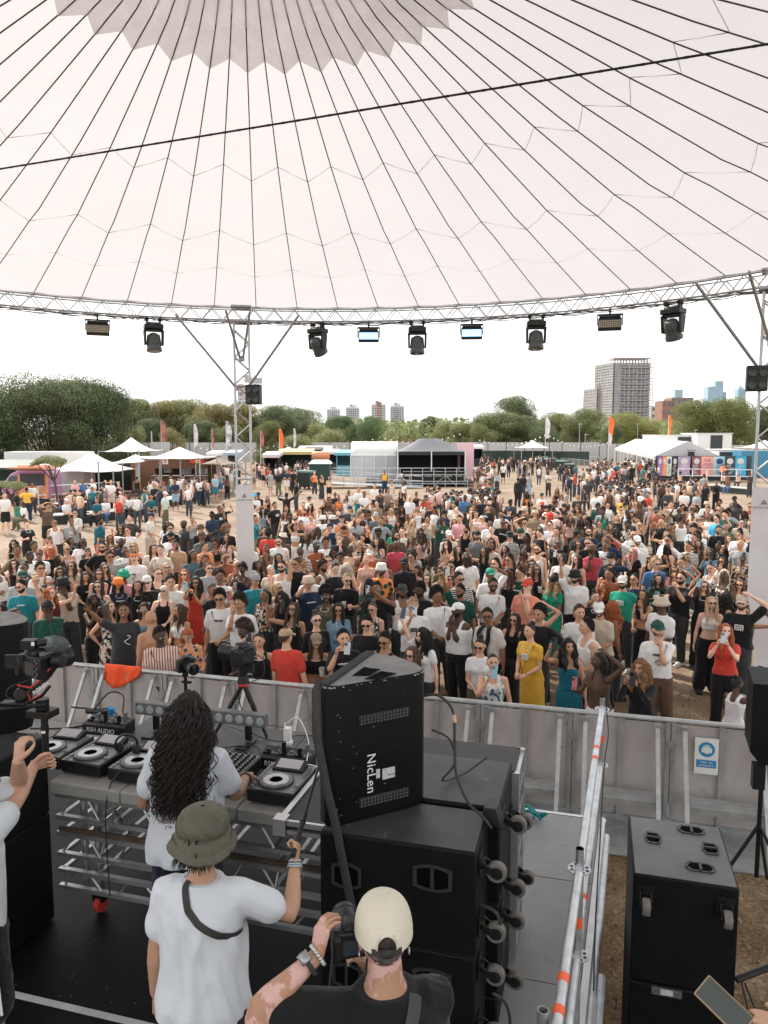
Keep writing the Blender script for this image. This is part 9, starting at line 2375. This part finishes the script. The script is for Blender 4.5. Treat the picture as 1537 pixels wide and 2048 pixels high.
# camera operator at the picture edge
HND=P(92,1500,4.05)
op,J,HM,th,s,M4=fg_person('camera operator in pale t-shirt and black shorts with white stripes, cut by the picture edge',-1.99,3.5,ZF,(.75,.62),1.80,'m',(P(80,1514,3.96),P(36,1522,3.55)),(.50,.30,.21),[('tshirt','tee',(.55,.60,.63),M_tee,-.004),('shorts','shorts',(.012,.012,.013),CM['plain'],.006)],headrot=(-.12,0,-.2),curl=(1.1,.7),hdir=(((.75,.45,.15),(.3,-.5,-.1),None),((.05,.3,1),(.5,.6,0),None)))
hl=J['head'];child('hair',hair_mesh('s',0),op,HC['b'],hl,HM.to_euler(),1.02)
for k,xx in enumerate((-1,1)):
 H,K=J['H%d' % xx],J['K%d' % xx];dn=(K - H).normalized();sd2=Vc((xx,0,0))
 for o2 in (-.018,.018): mb=MB();mb.grid([[lerp(H,K,f) + sd2*(.118 + .004*f) + Vc((0,o2 + e*.006,0)) for e in (-1,1)] for f in np.linspace(-.05,.80,8)]);V,F,mi=arrays(mb);child('side_stripe',fastmesh('side_stripe',V,F,[M_white]),op)
for sd_ in (-1,1):
 for per in (op,cm,hm,dj): pass
 A=J['A%d' % sd_];child('shoe',shoe_mesh(),op,(.6,.6,.6),(A.x,A.y,A.z - .085))
g0=empty('gimbal_camera',HND,'video camera with furry microphone on a red trimmed gimbal, held up by the operator','camera')
UPV=Vc((0,0,1));mb=MB();mb.cyl(HND - UPV*.07,HND + UPV*.22,.019,n=18);mb.cyl(HND + UPV*.10,HND + UPV*.14,.022,n=18);hdl=mb.build('grip_handle',M_blkp,g0);mb=MB();mb.box(HND + Vc((0,-.02,.11)),(.022,.004,.014));mb.build('grip_badge',M_white,hdl)
top=P(86,1425,4.05);mb=MB();mb.box(top,(.14,.10,.04),SR);mb.lathe([(.03,-.03),(.036,-.03),(.036,.03),(.03,.03),(0,.03)],top + Vc((.0,0,.05)),n=20);mb.cyl(P(0,1418,3.9),P(90,1410,4.02),.012,n=8);mb.box(P(30,1405,3.95),(.14,.06,.012),SR @ rotz(.2));mb.build('base_arm',M_blkm,g0,bevel=.004)
m1,m2_,m3_=P(46,1385,4.0),P(70,1400,4.0),P(118,1328,4.0);mb=MB()
mb.tube([P(40,1372,4.0),P(66,1378,4.0),P(88,1362,4.0),P(106,1338,4.0),P(116,1318,4.0)],[.013,.015,.016,.018,.018],8);mb.tube([P(60,1382,4.0),P(64,1402,4.0),P(84,1392,4.0),P(100,1372,4.0)],.010,6);mb.lathe([(.03,-.03),(.034,-.025),(.034,.025),(.03,.03),(0,.031)],P(42,1388,3.98),Vc((.3,-.9,.1)),20);mb.lathe([(.032,-.03),(.036,-.025),(.036,.025),(.032,.03),(0,.031)],P(118,1322,4.0),Vc((.9,-.3,.1)),20);arm=mb.build('gimbal_arm',M_blkm,g0)
mb=MB();off=Vc((0,-.014,.004));mb.tube([P(38,1370,4.0) + off,P(64,1375,4.0) + off,P(86,1358,4.0) + off,P(103,1336,4.0) + off],.0045,5);mb.tube([P(57,1384,4.0) + off,P(64,1400,4.0) + off,P(84,1389,4.0) + off],.004,5);mb.build('red_trim',M_red,arm)
text('RONIN','lettering',.032,P(82,1376,3.96),axm(Vc((.80,0,.60)),Vc((-.60,0,.80)),Vc((0,-1,0))),M_white,arm)
cc=P(72,1330,4.02);dslr(g0,cc,SR @ rotz(R(-62)) if False else rotz(R(-30)),1.25);mb=MB();mb.box(P(30,1323,4.0),(.10,.012,.075));mb.build('flip_screen',M_blkp,g0)
mb=MB();mb.box(P(60,1288,4.0),(.075,.06,.05));mb.cyl(P(60,1300,4.0),P(62,1312,4.0),.018,n=10);mb.box(P(66,1288,3.965),(.018,.004,.022),m=1);mb.build('receiver',[M_blkp,M_white],g0,bevel=.004)
rf=random.Random(5);mb=MB();c0,c1=P(92,1284,4.02),P(128,1290,4.12);ax=(c1 - c0);mb.cyl(P(74,1288,4.0),c0,.02,n=12);mb.build('microphone_body',M_blkp,g0);mb=MB()
for i in range(3800):
 t_=rf.random();a=rf.uniform(0,6.28);Fz=frame_z(ax);rr=.036*math.sqrt(max(.05,1 - (2*t_ - 1) ** 4));d_=Fz @ Vc((cos(a),sin(a),0));b0=c0 + ax*t_ + d_*rr*.7;e0=c0 + ax*(t_*1.1 + rf.uniform(-.05,.1)) + d_*(rr + rf.uniform(.006,.016)) + Vc((0,0,-.004));w_=ax.cross(d_).normalized()*.0016;mb.add([b0 - w_,b0 + w_,e0],[(0,1,2)])
mb.tube([c0,c0 + ax*.5,c1],[.03,.034,.026],14);mb.build('furry_windshield',mat('grey_fur',(.17,.19,.20),.95,0,.5,60),g0,angle=0)
cable([P(58,1360,3.98),P(20,1375,3.95),P(14,1392,3.95),P(32,1400,3.96),P(44,1396,3.98)],.003,'thin cable looping beside the gimbal arm')
# hand with a phone at the lower corner: its owner stands on the access platform out of the picture
mb=MB();mb.box(S(.85,1.45,.75),(1.2,1.3,1.5),SR);tag(mb.build('access_platform',M_ply),'grey access platform beside the walkway, outside the picture','platform')
ph=P(1448,2012,2.0);q2=P(1610,2075,1.92)
pp_,J,HM,th,s,M4=fg_person('hand of a person reaching in with a phone at the lower corner',q2.x + .34,q2.y - .12,1.5,(-.55,.8),1.74,'m',(None,q2),(.50,.30,.21),[('tshirt','tee',(.03,.03,.03),M_tee,.006),('trousers','trousers',(.02,.02,.02),CM['plain'],.005)],vx=.014,curl=(.3,.35),hdir=(None,((-1,.12,.22),(0,.6,-.55),None)))
child('hair',hair_mesh('s',1),pp_,HC['k'],J['head'],HM.to_euler())
fr=axm(Vc((.80,.25,-.45)).normalized(),Vc((-.35,.85,.38)).normalized(),Vc((.5,-.2,.85)).normalized());fz=Vc((-.25,-.6,.76)).normalized();fx=Vc((.62,-.85,-.3));fx=(fx - fz*fx.dot(fz)).normalized();fy=fz.cross(fx);Mx=axm(fx,fy,fz)
t=empty('corner_phone',ph,'dark screened phone in a tan case held out at the lower corner','phone');mb=MB();mb.box(ph,(.146,.072,.010),Mx);mb.build('case',mat('tan_case',(.34,.24,.15),.45),t,bevel=.004);mb=MB();mb.box(ph + fz*.0056,(.136,.064,.002),Mx);mb.build('screen',mat('phone_screen',(.05,.065,.06),.12,0,0,5,spec=.6),t)
